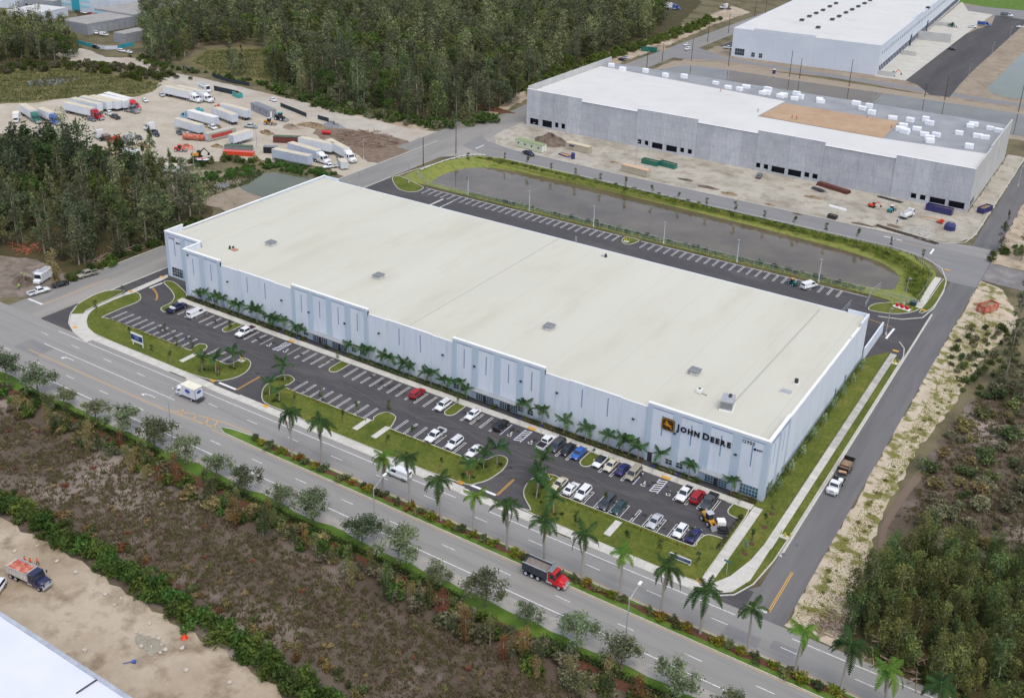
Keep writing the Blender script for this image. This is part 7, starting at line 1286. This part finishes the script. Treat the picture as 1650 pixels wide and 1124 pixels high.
TW = [tree_mesh('tall', 100+k, m, M_barkp) for k, m in enumerate((F_wood, F_wood, F_light, F_olive))]+[tree_mesh('pine', 120+k, m, M_bark) for k, m in enumerate((F_olive, F_wood, F_light))]+[tree_mesh('tall', 105, F_br, M_barkp)]+[tree_mesh('broad', 110+k, m, M_bark) for k, m in enumerate((F_wood, F_olive, F_green, F_wood))]
TB = [tree_mesh('tall', 140+k, F_br, M_barkp) for k in range(4)]
LOOK = ('slender dark green', 'slim dark green', 'slender pale tipped', 'slender olive', 'feathery olive', 'feathery dark', 'feathery pale', 'slender yellow green', 'broad dark green', 'broad olive', 'broad bright green', 'round dark'); LOOK4 = ('tan', 'rusty', 'yellow green', 'olive')
HUE = dict(green='green', bright='bright green', rust='rusty orange', tan='tan', dull='grey green', olive='olive', pale='silvery', croton='yellow green', weed='pale green')
def woods(poly, sp, seed, label, group, kinds, smin=.8, smax=1.2, cap=300, stuff_label=None, name='woodland_tree', sz=1.0):
    pts = [p for p in scatter(poly, sp, seed) if seen(p) or seen(p, 40, 12)]; pts.sort(key=lambda p: p[0]**2+p[1]**2)
    for p in pts[:cap]:
        ki = rnd.randrange(len(kinds)); sc_ = rnd.uniform(smin, smax)
        plant_tree(kinds[ki], p[0], p[1], sc_, label.format(LOOK[ki] if len(kinds) > 9 else LOOK4[ki % 4], 'short' if sc_ < smin+(smax-smin)*.33 else ('tall' if sc_ > smin+(smax-smin)*.67 else 'middling')), 'tree', group, name, 0, rnd.uniform(.9, 1.15)*sz)
    rest = pts[cap:]
    if rest:
        lows = []
        for ms in (kinds[:4]+kinds[8:11] if len(kinds) > 9 else kinds[:5]):
            me = ms[1]; v = np.zeros(len(me.vertices)*3, np.float32); me.vertices.foreach_get('co', v); v = v.reshape(-1, 4, 3); v = v[nr.permutation(len(v))[:int(len(v)*.5)]]; c = v.mean(1, keepdims=True); lows.append((c+(v-c)*1.35, me.materials[0]))
        ch = [[] for _ in lows]
        for p in rest:
            i = nr.integers(len(lows)); l = lows[i][0]; a = nr.uniform(0, 6.28); s = nr.uniform(smin, smax); R = np.array([[math.cos(a), -math.sin(a), 0], [math.sin(a), math.cos(a), 0], [0, 0, 1]]); ch[i].append((l.reshape(-1, 3)@R.T)*s+np.array([p[0], p[1], 0]))
        V = np.concatenate([np.concatenate(c) for c in ch if c]); me = np_mesh('far_wood', V, np.arange(len(V)).reshape(-1, 4)); mi = np.concatenate([np.full(sum(len(x) for x in c)//4, i, np.int32) for i, c in enumerate(ch) if c])
        for _, m in lows: me.materials.append(m)
        me.polygons.foreach_set('material_index', mi); tag(link('far_woodland', me), stuff_label or 'rear mass of the '+group[9:], None, None, 'stuff'); print('stuff', len(rest), len(V)//4)
    print(label, len(pts)); return pts
# central and upper woods
W1 = g2((330, 76), (380, 73), (428, 78), (440, 141), (540, 177), (620, 191), (700, 205), (785, 195), (852, 152), (905, 117), (1000, 78), (1060, 58), (1075, 30), (1050, 0), (1020, -70), (300, -75), (328, 20))
woods(W1, 7.4, 1, '{1} {0} tree in the big wood behind the dirt road', 'trees of the big central wood', TW, .8, 1.65, 160, 'rear mass of the big central wood')
woods(g2((225, 96), (262, 108), (300, 98), (322, 70), (330, 20), (300, -75), (240, -60), (232, 40)), 6.5, 2, '{1} {0} tree in the wood left of the dry clearing', 'trees left of the dry clearing', TW, 1.0, 1.4, 25, 'rear mass of the wood left of the clearing')
woods(g2((-60, 48), (40, 46), (84, 50), (100, 62), (112, 66), (130, 92), (60, 103), (0, 106), (-60, 108)), 6.2, 3, '{1} {0} tree in the strip of wood at the upper left edge', 'trees of the upper left strip', TW, .95, 1.3, 20)
for p in ((372, 112), (380, 122), (390, 118), (398, 126)): q = G(*p); plant_tree(TW[p[0] % 7], q.x, q.y, 1.0, 'tree standing alone in front of the dry clearing', 'tree', 'trees of the dry clearing', 'woodland_tree')
# left woods
woods(g2((-60, 250), (20, 246), (100, 262), (180, 282), (262, 296), (300, 318), (318, 345), (262, 384), (196, 416), (150, 436), (105, 428), (50, 408), (-60, 415)), 6.2, 4, '{1} {0} tree in the left wood beside the west road', 'trees of the left wood', TW, .85, 1.55, 95)
for p, s, lb in (((245, 285), 1.55, 'tall thin feathery tree rising in front of the truck yard'), ((128, 268), 1.5, 'tall dark tree in front of the red tractors'), ((110, 262), 1.4, 'dark bushy tree in front of the blue tractor'), ((84, 255), 1.25, 'leaning thin tree in front of the truck yard'), ((322, 345), 1.15, 'slender tree at the corner of the warehouse roof')): q = G(*p); plant_tree(TW[4+p[0] % 3] if p[0] in (245, 128) else TW[p[0] % 4], q.x, q.y, s, lb, 'tree', None, 'woodland_tree')
q = G(92, 462); plant_tree(tree_mesh('tall', 77, F_tan, M_barkp), q.x, q.y, .85, 'pale brown dying tree beside the food truck', 'tree', None, 'dying_tree')
# lower right woods and east scrub
woods([(-25, 148.2), (-25.5, 160), (-24.4, 168), (-20, 177), (-12, 182), (2, 185), (25, 186), (25, 143.6), (-8, 143.6), (-17, 145.5)], 2.7, 5, '{1} slim yellow green tree in the lower right wood', 'trees of the lower right wood', TB, .38, .7, 300, 'rear mass of the lower right wood', 'slim_wood_tree')  # same slender woodland tree kind as the other woods, planted smaller and closer
PN = TW[4:7]
for p, s, lb in (((1618, 618), 1.2, 'sparse feathery pine leaning over the right edge scrub'), ((1636, 540), 1.25, 'sparse feathery pine at the right edge beside the rusty dumpster'), ((1612, 404), .95, 'thin pine at the spur road on the right edge'), ((1648, 640), 1.2, 'feathery pine cut by the right edge'), ((1645, 420), 1.0, 'round green tree at the spur road on the right edge')): q = G(*p); plant_tree(PN[p[0] % 3], q.x, q.y, s, lb, 'tree', None, 'pine_tree')
SH = {k: [shrub_mesh(200+10*i+j, m) for j in range(3)] for i, (k, m) in enumerate((('green', F_shrub), ('bright', F_green), ('rust', F_rust), ('tan', F_tan), ('dull', F_dull), ('olive', F_olive), ('pale', F_pale), ('croton', F_croton), ('weed', F_weed)))}
def shrubs(poly, sp, seed, mix, smin, smax, label, group, name='shrub', sz=1.0, cap=300):
    pts = [p for p in scatter(poly, sp, seed) if seen(p)]; pts.sort(key=lambda p: p[0]**2+p[1]**2)
    for p in pts[:cap]: k_ = rnd.choice(mix); s_ = rnd.uniform(smin, smax); plant_shrub(rnd.choice(SH[k_]), p[0], p[1], s_, label.format(HUE[k_], 'small' if s_ < smin+(smax-smin)*.4 else 'large'), group, name, sz=sz)
    print(group, len(pts))
shrubs([(-25, 184), (-24, 215), (-20, 250), (-8, 266), (25, 270), (25, 188), (-15, 182)], 5.0, 6, ['dull', 'dull', 'olive', 'tan'], 1.2, 3.2, '{1} {0} scrub bush in the marsh right of the east road', 'scrub right of the east road', 'scrub_bush', .9)
shrubs(g2((1520, 560), (1560, 530), (1600, 520), (1650, 540), (1650, 640), (1560, 640), (1525, 620)), 3.4, 7, ['dull', 'olive', 'green'], .9, 1.8, '{1} {0} bush below the rusty dumpster right of the east road', 'bushes below the rusty dumpster', 'scrub_bush')
shrubs([(-31.5, 150), (-27, 148), (-27.8, 185), (-27, 215), (-25, 240), (-23, 268), (-25, 275), (-29, 240), (-30.5, 200), (-31.8, 170)], 2.8, 8, ['weed'], .35, .8, 'low green weed clump on the sandy east shoulder', 'weeds on the east shoulder', 'weed_clump', .6)
# undergrowth along wood edges
def edge(pts, n, seed, mix, smin, smax, label, group, spread=3, name='shrub', sz=1.0, stuff=False):
    r = random.Random(seed); acc = []; W = [Vector(p) for p in pts]; L = [(b-a).length for a, b in zip(W[:-1], W[1:])]; T_ = sum(L)
    for k in range(n):
        d = T_*(k+r.random())/n; i = 0
        while i < len(L)-1 and d > L[i]: d -= L[i]; i += 1
        p = W[i]+(W[i+1]-W[i])*(d/L[i])+Vector((r.uniform(-1, 1), r.uniform(-1, 1)))*spread
        k_ = r.choice(mix); m_ = r.choice(SH[k_]); s_ = r.uniform(smin, smax)
        if not stuff: plant_shrub(m_, p.x, p.y, s_, label.format(HUE[k_], 'small' if s_ < smin+(smax-smin)*.4 else 'large'), group, name, sz=sz)
        else: v = np.zeros(len(m_.vertices)*3, np.float32); m_.vertices.foreach_get('co', v); acc.append((v.reshape(-1, 3)*np.array([s_, s_, s_*sz])+np.array([p.x, p.y, .02]), list(SH).index(k_)))
    if stuff:
        V = np.concatenate([a for a, _ in acc]); me = np_mesh(name, V, np.arange(len(V)).reshape(-1, 4))
        for q in SH.values(): me.materials.append(q[0].materials[0])
        me.polygons.foreach_set('material_index', np.concatenate([np.full(len(a)//4, i, np.int32) for a, i in acc])); tag(link(name, me), label, None, None, 'stuff')
edge(g2((442, 140), (540, 176), (640, 193), (720, 202), (790, 192)), 200, 1, ['green', 'green', 'bright', 'olive', 'dull'], 1.0, 3.8, 'green undergrowth along the front of the central wood', 'undergrowth of the central wood', 6, name='undergrowth', stuff=True)
edge(g2((850, 150), (900, 118), (960, 98), (1040, 72), (1100, 52), (1150, 32)), 190, 2, ['green', 'bright', 'bright'], 1.8, 3.4, 'bright green thicket beside the far road', 'thicket along the far road', 5, name='thicket', stuff=True)
edge(g2((0, 112), (60, 108), (120, 108), (180, 112), (230, 122), (270, 130)), 170, 3, ['bright', 'green', 'olive', 'dull'], .8, 3.0, 'green reeds on the far side of the wet meadow', 'reeds of the wet meadow', 9, name='reeds', stuff=True)
edge(g2((215, 92), (245, 105), (285, 112), (320, 118), (420, 136), (440, 143)), 46, 4, ['green', 'bright', 'olive'], 1.2, 2.4, '{1} {0} bush beside the dirt road across from the yard', 'bushes along the dirt road', 3, name='roadside_bush')
edge(g2((60, 225), (120, 240), (190, 250), (240, 262), (300, 268), (350, 262), (400, 258), (425, 262)), 60, 5, ['bright', 'green', 'olive'], 1.2, 2.4, '{1} {0} bush along the near edge of the truck yard', 'bushes at the near edge of the yard', 4, name='roadside_bush')
edge(g2((300, 290), (360, 285), (400, 275), (440, 268), (480, 275), (540, 285)), 120, 6, ['bright', 'green'], .9, 1.9, 'green reeds around the small yard pond', 'reeds of the yard pond', 4, sz=.8, name='reeds', stuff=True)
edge(g2((110, 452), (140, 440), (180, 424), (230, 402), (270, 388), (320, 350)), 44, 7, ['green', 'bright', 'green'], 1.0, 2.0, '{1} {0} bush between the left wood and the west road', 'bushes along the west road', 2.5, name='roadside_bush')
edge(g2((1390, 1045), (1430, 1065), (1490, 1090), (1560, 1120)), 26, 8, ['green', 'olive', 'tan'], .7, 1.4, 'low bush at the foot of the lower right wood', 'bushes under the lower right wood', 1.2, name='roadside_bush')
edge(g2((1600, 420), (1650, 400)), 8, 9, ['green', 'bright'], 1.3, 2.3, 'green bush beyond the spur road at the right edge', 'bushes at the spur road', 3, name='roadside_bush')
# foreground: green shrub belt, marsh bushes, roadside shrubs
edge([(-182, 90.5), (-160, 90.8), (-140, 91), (-120, 90), (-100, 89.8), (-82, 88)], 150, 10, ['bright', 'green', 'bright'], 1.5, 2.4, '{1} {0} bush in the belt between the dirt and the marsh', 'bush belt along the foreground dirt', 1.8, name='green_bush')
edge([(-180, 93.5), (-150, 94.5), (-110, 94.5), (-80, 93)], 50, 11, ['tan', 'rust', 'olive'], .8, 1.5, '{1} {0} bush on the marsh side of the green belt', 'brown bushes beside the green belt', 1.3, name='marsh_bush')
edge([(-215, 115.5), (-190, 115), (-165, 115), (-140, 115), (-115, 115), (-90, 114.8), (-65, 114.4), (-40, 114), (-20, 114)], 240, 12, ['dull', 'olive', 'tan', 'dull', 'bright', 'green'], 1.0, 2.4, '{1} {0} marsh bush below the roadside mulch', 'marsh bushes below the roadside', 2.6, name='marsh_bush')
woods([(-196, 111), (-196, 117), (-24, 116.5), (-24, 110.5)], 4.0, 13, '{1} slim {0} tree among the bushes below the roadside', 'small marsh trees', [tree_mesh('tall', 160+k, m, M_barkp) for k, m in enumerate((F_tan, F_rust, F_br, F_olive))], .25, .5, 300, name='marsh_tree')
# ----
edge([(-205, 104), (-160, 103), (-120, 103), (-80, 102), (-40, 103)], 130, 31, ['tan', 'rust', 'tan', 'olive', 'dull'], .35, .95, 'tan and rusty dwarf scrub scattered through the foreground marsh', 'marsh scrub', 7, name='dwarf_scrub', sz=.7, stuff=True)
# roadside hedge along the verge
for k in range(14):
    if k % 5 == 3: continue
    a = -205+k*15.5; V = np.stack([nr.uniform(0, 15.3, 2200), nr.normal(0, .42, 2200), nr.uniform(.05, .8, 2200)], 1); me = np_mesh('foliage', *leaves(V, .26, .5, .2)); me.materials.append(F_hedge)
    t = thing('hedge', 'low clipped hedge between the verge grass and the red mulch', 'hedge', (a, 119.0, .04), 0, 'hedge lengths along the verge'); link('foliage', me, None, t); part('trunk_base', MB().box(.1, 15.2, -.12, .12, 0, .3), M_bark, t)
OAK = [tree_mesh('oak', 170+k, F_oak, M_bark) for k in range(4)]
for k, (x, s) in enumerate(((-221, 1.2), (-212, 1.15), (-200.4, 1.3), (-190.6, .85), (-180, .95), (-171, 1.15), (-161.2, 1.3), (-151.5, 1.1), (-142.8, .95), (-134.4, 1.0), (-125.5, .9), (-117, 1.25), (-104.9, 1.15), (-96.1, 1.35), (-87.4, .8), (-77.3, 1.2), (-69.1, .75), (-59.8, 1.05), (-51.5, 1.1), (-42.3, 1.1), (-33.5, .9), (-25, .8), (-16, .9))):
    nth = ('first', 'second', 'third', 'fourth', 'fifth', 'sixth', 'seventh', 'eighth', 'ninth', 'tenth', 'eleventh', 'twelfth', 'thirteenth', 'fourteenth', 'fifteenth', 'sixteenth', 'seventeenth', 'eighteenth', 'nineteenth', 'twentieth', 'twenty-first', 'twenty-second', 'last')[k]
    plant_tree(OAK[k % 4], x, 120.3+rnd.uniform(-.3, .3), s*1.28, 'grey green oak on the roadside verge, %s from the left' % nth, 'tree', 'oaks along the verge', 'oak_tree')
# palms: each frond an object
def frond_mesh(L, drop, w, m, seed, n=20):
    rng = np.random.default_rng(seed); V = []; Q = []
    def at(u): return np.array([L*u*(1-.18*u), 0, L*(.55*u-drop*u*u)])
    for k in range(n):
        u0, u1 = k/n, (k+1)/n; p, q = at(u0), at(u1); ln = w*(math.sin(math.pi*min(1, .12+u0*.9))**.7)
        for s in (-1, 1):
            tip = (p+q)/2+np.array([.55*ln, s*ln, -.55*ln*rng.uniform(.7, 1.3)]); o = len(V); V += [p-(q-p)*.05, q+(q-p)*.05, tip+(q-p)*.3, tip-(q-p)*.15]; Q.append((o, o+1, o+2, o+3))
    r = tube_arr([at(u) for u in np.linspace(0, 1, 5)], [.05, .045, .035, .02, .01], 3); V, Q = join([(np.array(V), np.array(Q)), r]); me = np_mesh('frond', V, Q); me.materials.append(m); return me
FR = [frond_mesh(3.4, d, .72, F_palm, 300+i) for i, d in enumerate((.25, .75, 1.15, 1.5))]; FRD = frond_mesh(2.8, 2.0, .4, fol('dead_frond', ('6a5a3c', '7c6a48', '8a7a58'), .2, .2, 1.2), 325); FRL = [frond_mesh(3.0, d, .7, F_palm2, 310+i) for i, d in enumerate((.2, .7, 1.1, 1.5))]
def palm(x, y, h, label, light=False, nf=15, s=1.0, group=None, z=.17):
    t = thing('royal_palm', label, 'palm tree', (x, y, z), rnd.uniform(0, 6.28), group, s); ts = np.linspace(0, 1, 7); pr = [.26, .22, .2, .22, .21, .18, .16]
    tx, ty = rnd.uniform(-.6, .6), rnd.uniform(-.6, .6); nf = rnd.randint(11, 16); me = np_mesh('trunk', *tube_arr([(tx*u*u, ty*u*u, h*u) for u in ts], pr, 9)); me.materials.append(M_palmt); link('trunk', me, None, t)
    part('crownshaft', MB().cyl((tx, ty, h), (tx, ty, h+1.1), .15, .09, 8), M_shaft, t)
    for k in range(nf):
        i = 0 if k < 3 else (1 if k < 7 else (2 if k < 11 else 3)); o = link('frond', (FRL if light else FR)[i], None, t, (tx, ty, h+1.0-.1*i)); o.rotation_euler = (rnd.uniform(-.15, .15), rnd.uniform(-.25, .2), k*2.4+rnd.uniform(-.3, .3)); o.scale = (rnd.uniform(.75, 1.12),)*3
    for k in range(rnd.choice((0, 0, 1, 2))): o = link('dead_frond', FRD, None, t, (tx, ty, h+.6)); o.rotation_euler = (0, .5, rnd.uniform(0, 6.28))
PX_ = [(-136, 9.6, 0), (-127.8, 10, 0), (-111.8, 8.6, 1), (-105, 10.6, 0), (-97.5, 8.2, 0), (-90, 7.6, 1), (-82.5, 9.4, 0), (-74.5, 9.0, 0), (-66.8, 8.8, 0), (-59.2, 8.4, 1), (-51.5, 9.4, 0), (-44.2, 8.6, 0), (-36, 8.6, 0), (-28.1, 8.2, 1), (-20.8, 9.0, 0), (-14.2, 7.6, 1), (-7, 8.6, 0)]
nths = ('first', 'second', 'third', 'fourth', 'fifth', 'sixth', 'seventh', 'eighth', 'ninth', 'tenth', 'eleventh', 'twelfth', 'thirteenth', 'fourteenth', 'fifteenth', 'sixteenth', 'last')
for (x, h, l), nth in zip(PX_, nths): palm(x, 134.9, h, 'royal palm in the road median, %s from the left' % nth, bool(l), group='royal palms in the median')
for k in range(52):
    x = -146.5+k*2.45+rnd.uniform(-.5, .5)
    if k in (4, 9, 15, 20, 26, 31, 37, 42) : continue
    plant_shrub(rnd.choice(SH['croton' if k % 2 else 'olive']), x, 134.55+rnd.uniform(-.15, .15), rnd.uniform(1.05, 1.55), 'clipped yellow green shrub in the road median', 'median shrubs', 'median_shrub', z=.17, sz=.75).scale[0] *= 1.35
# facade planting
FF = [frond_mesh(2.0, d, .46, F_fac, 330+i, 10) for i, d in enumerate((.15, .6, 1.1))]
STK = np_mesh('trunk', *tube_arr([(0, 0, 0), (.1, 0, 1.3), (.05, .05, 2.7)], [.1, .08, .06], 6)); STK.materials.append(M_palmt)
def small_palm(x, y, s, label, group, nf=9, name='areca_palm', z=.2):
    t = thing(name, label, 'palm tree', (x, y, z), rnd.uniform(0, 6.28), group, s); link('trunk', STK, None, t)
    for k in range(nf): o = link('frond', FF[0 if k < 3 else (1 if k < 6 else 2)], None, t, (.05, .05, 2.6)); o.rotation_euler = (rnd.uniform(-.2, .2), rnd.uniform(-.4, .1), k*2.4); o.scale = (rnd.uniform(.8, 1.15),)*3
fx = [-208.6, -206.6, -201.8, -199.9, -195.3, -193.2, -188.4, -186.4, -181.6, -179.9, -177.4, -172.7, -170.6] + [-155.2, -150.8, -149.0, -144.2, -142.6, -137.8, -136.2, -131.5, -129.9, -126.6, -124.6, -121.8, -119.4] + [-104.4, -99.2, -93.4, -88.0, -82.6, -79.4, -77.6, -75.4] + [-70.6, -64.0, -54.8]
grp = lambda x: 'left' if x < -165 else ('middle' if x < -110 else 'right')
for x in fx: small_palm(x, 175.3+rnd.uniform(-.25, .25), rnd.uniform(.95, 1.4) if x < -110 else rnd.uniform(1.1, 1.55), 'small feathery palm in the planting bed along the %s part of the facade' % grp(x), 'palms along the %s part of the facade' % grp(x))
for x0, x1 in ((-213.5, -169.4), (-155.8, -119.2), (-105.2, -74.6), (-72.2, -62), (-55, -49.3)):
    sheet('planting_bed', rect(x0, x1, 174.35, 176.3), .15, M_mulch); n = int((x1-x0)*170)
    V = np.stack([nr.uniform(x0, x1, n), nr.normal(175.1, .38, n), nr.uniform(.2, 1.0, n)], 1); V[:, 2] *= .75+.25*np.sin(V[:, 0]*2.1); me = np_mesh('foliage', *leaves(V, .28, .5, .3)); me.materials.append(F_shrub)
    t = thing('hedge', 'dark hedge at the facade foot %s' % ('from the left corner to the left entrances' if x0 < -200 else 'between the left and central entrances' if x0 < -150 else 'right of the central entrances' if x0 < -100 else 'under the emblem' if x0 < -70 else 'at the right corner'), 'hedge'); link('foliage', me, None, t); part('trunk_base', MB().box(x0+.2, x1-.2, 174.85, 175.05, .16, .5), M_bark, t)
for x in (-162.3, -111.9, -61.9): plant_shrub(SH['green'][0], x, 175.2, .9, 'round bush between two entrances' if x < -100 else 'round bush beside the corner entrance', 'entrance bushes', z=.17)
YT = [tree_mesh('young', 180+k, F_small, M_bark) for k in range(3)]; YG_ = [tree_mesh('young', 190+k, F_pale, M_bark) for k in range(2)]
for p in ((245, 572), (275, 586), (211, 546), (155, 503), (199, 477), (267, 540), (310, 570), (475, 652), (518, 648), (553, 680), (575, 668), (625, 722), (664, 706), (711, 756), (627, 668), (1009, 878), (1062, 893), (1124, 912), (928, 850), (975, 815), (371, 536), (544, 584), (738, 652), (956, 734), (1190, 812), (1112, 872), (286, 565)):
    q = G(*p); plant_tree(rnd.choice(YT), q.x, q.y, rnd.uniform(.8, 1.1), 'thin young tree on the lawns of the front parking lot', 'tree', 'young trees of the front lawns', 'young_tree', z=.17)
for k, p in enumerate(((1244, 829), (1232, 850), (1211, 877), (1200, 893), (1236, 800))): q = G(*p); plant_tree(rnd.choice(YT+YG_), q.x, q.y, 1.0, 'young tree with dark mulch on the corner lawn, %s from the building' % ('second', 'third', 'fourth', 'fifth', 'first')[k], 'tree', None, 'young_tree', z=.17); tag(part('mulch_ring', MB().cyl((0, 0, 0), (0, 0, .03), .6, .55, n=10), M_mulch, None, (q.x, q.y, .175)), 'dark mulch ring under a young tree on the corner lawn', 'mulch', 'mulch rings on the corner lawn')
for k in range(9): plant_tree(YG_[k % 2], -46.9+rnd.uniform(-.2, .2), 181+k*7.6, rnd.uniform(.95, 1.25), 'silvery young tree along the east wall', 'tree', 'young trees along the east wall', 'young_tree', z=.17)
V = np.stack([nr.normal(-48.0, .28, 5200), nr.uniform(178, 248, 5200), nr.uniform(.2, .95, 5200)], 1); me = np_mesh('foliage', *leaves(V, .3, .5, .3)); me.materials.append(F_green); t = thing('hedge', 'long bright green hedge at the foot of the east wall', 'hedge'); link('foliage', me, None, t); part('trunk_base', MB().box(-48.1, -47.9, 178, 248, .16, .5), M_bark, t)
for p, s in (((326, 597.7), 1.4), ((348, 600), 1.5), ((377, 594), 1.5), ((459, 613), 1.6), ((434.5, 638), 1.3), ((450, 648), 1.2), ((779, 757), 1.4), ((801, 748), 1.5), ((753, 769), 1.3), ((874, 769), 1.7), ((868, 786), 1.5), ((864, 803), 1.5), ((892, 828), 1.5)):
    q = G(*p); w = 'left drive' if p[0] < 410 else ('middle lawn beside the left drive' if p[0] < 500 else 'middle lawn beside the right drive' if p[0] < 850 else 'right lawn beside the right drive'); small_palm(q.x, q.y, s, 'young palm with props on the island at the '+w, 'young palms at the '+w, 7, 'young_palm')
    for k in range(3): plant_shrub(rnd.choice(SH['green']), q.x+rnd.uniform(-1.6, 1.6), q.y+rnd.uniform(-1.2, 1.2), rnd.uniform(.4, .7), 'low shrub under the young palms at the '+w, 'low shrubs at the '+w, z=.17, sz=.7)
# dwarf shrubs along the stall kerbs
DW = shrub_mesh(280, F_croton, .35, .5, 4, 14, .16)
def dwarf_row(x0, x1, y, sp, label):
    t = thing('dwarf_hedge', label, 'hedge', (0, 0, 0)); n = int((x1-x0)/sp)
    for k in range(n): o = link('bush', DW, None, t, (x0+(k+.5)*sp, y+rnd.uniform(-.08, .08), .17), rnd.uniform(0, 6)); o.scale = (rnd.uniform(.8, 1.2),)*3
for x0, x1, lb in ((-219, -190, 'row of dwarf bushes along the left part of the street side stalls'), (-185, -178, 'short row of dwarf bushes beside the left drive island'), (-156, -132, 'row of dwarf bushes along the middle lawn, left half'), (-125.5, -105, 'row of dwarf bushes along the middle lawn, right half'), (-84, -70.5, 'row of dwarf bushes on the right lawn, left of the flume'), (-68.5, -55, 'row of dwarf bushes on the right lawn, right of the flume')): dwarf_row(x0, x1, 154.2, .75, lb)
dwarf_row(-216, -137, 289.7, .62, 'row of dark dwarf bushes behind the left rear stalls'); dwarf_row(-130, -58, 289.7, .62, 'row of dark dwarf bushes behind the right rear stalls')
V = np.stack([nr.normal(-49.9, .2, 900), nr.uniform(157, 169.5, 900), nr.uniform(.2, .8, 900)], 1); V[:, 0] -= .25; me = np_mesh('foliage', *leaves(V, .26, .5, .3)); me.materials.append(F_hedge); t = thing('hedge', 'dark hedge along the right end of the parking lot', 'hedge'); link('foliage', me, None, t); part('trunk_base', MB().box(-50.3, -50.0, 157.2, 169.3, .16, .4), M_bark, t)
# pond plants
for k in range(17): x = -221+k*10.6; plant_tree(rnd.choice(YT), x if x < -48 else -48, (332.0 if x > -212 else 322-k*4)-(x+140)*.008-(3 if x > -62 else 0), rnd.uniform(1.0, 1.4), 'small dark tree on the far bank of the pond', 'tree', 'trees on the far pond bank', 'young_tree', z=.08)
edge([(-218, 331.5), (-160, 332.8), (-110, 331.2), (-65, 327), (-51, 319), (-49, 304)], 90, 14, ['bright', 'olive', 'green'], .6, 1.3, 'grassy bushes on the far bank of the pond', 'bushes of the far pond bank', 1.6, sz=.7, name='bank_bushes', stuff=True)
edge([(-190, 293.2), (-150, 293.6), (-110, 293.6), (-62, 294)], 60, 15, ['green', 'pale', 'green', 'pale'], .7, 1.3, '{1} {0} bush between the chain link fence and the pond', 'bushes of the near pond bank', 1.0, name='bank_bush')
# uncountable: marsh grass, bank grass, yard weeds
def tufts(name, polys, n, seed, m, h, w, label, z=0.0, clump=0):
    rng = np.random.default_rng(seed); Vs = []
    for poly, k in zip(polys, n):
        xs = [p[0] for p in poly]; ys = [p[1] for p in poly]; c = 0; pts = []
        while c < k:
            q = (rng.uniform(min(xs), max(xs)), rng.uniform(min(ys), max(ys)))
            if inside(q, poly) and sphere_noise(q[0]*.2, q[1]*.2)+(.5 if clump and q[0] > -150 else 0) > rng.uniform(-2.2, .8):
                for j in range(clump or 1): pts.append((q[0]+rng.normal(0, .3)*bool(clump), q[1]+rng.normal(0, .3)*bool(clump))); c += 1
        pts = pts[:k]
        P = np.array(pts); a = rng.uniform(0, 6.28, (k, 4)); hh = rng.uniform(.5, 1.3, (k, 4))*h; ln = rng.uniform(.1, .7, (k, 4))*h
        B = np.stack([np.repeat(P[:, None, 0], 4, 1), np.repeat(P[:, None, 1], 4, 1), np.full((k, 4), z)], -1); d = np.stack([np.cos(a), np.sin(a), np.zeros_like(a)], -1); pr = np.stack([-np.sin(a), np.cos(a), np.zeros_like(a)], -1); up = np.array([0, 0, 1.0])
        T1 = B+d*ln[..., None]*.4+up*hh[..., None]*.7; T2 = B+d*ln[..., None]+up*hh[..., None]
        Vs.append(np.stack([B-pr*w, B+pr*w, T1+pr*w*.7, T2], 2).reshape(-1, 3))
    V = np.concatenate(Vs); me = np_mesh(name, V, np.arange(len(V)).reshape(-1, 4)); me.materials.append(m); return tag(link(name, me), label, None, None, 'stuff')
tufts('marsh_grass', [[(-215, 95), (-60, 93), (-30, 98), (-30, 112), (-215, 112)], [(-24.5, 186), (25, 190), (25, 268), (-10, 262), (-21, 245)]], (34000, 26000), 21, F_grass, .5, .05, 'brown sedge tufts of the foreground and east marsh', clump=6)
tufts('meadow_grass', [g2((-40, 140), (0, 116), (120, 112), (230, 130), (262, 137), (240, 150), (120, 158), (0, 166)), g2((310, 100), (335, 82), (430, 80), (440, 130), (350, 118)), g2((300, 300), (380, 280), (430, 276), (400, 296), (330, 320))], (9000, 5000, 2500), 22, F_olive, .5, .08, 'tall dry grass of the wet meadow and clearing')
tufts('bank_grass', [[(-223, 330), (-214, 334.3), (-110, 332.8), (-62, 331), (-46, 318), (-44.5, 294), (-50, 302), (-54, 318), (-68, 326), (-110, 329.5), (-200, 331.5)], [(-200, 291.8), (-60, 291.8), (-60, 295), (-200, 294)]], (6500, 3500), 23, fol('bank_grass_blades', ('5a6a2c', '70803a', '8a8a48'), .4, 0), .55, .1, 'long grass on the banks of the pond')
tufts('shoulder_weeds', [[(-32.5, 147), (-26, 147), (-28, 185), (-27, 215), (-24, 255), (-24, 290), (-30, 300), (-30, 240), (-31.5, 180)]], (6000,), 24, F_weed, .16, .11, 'weeds scattered over the sandy east shoulder')
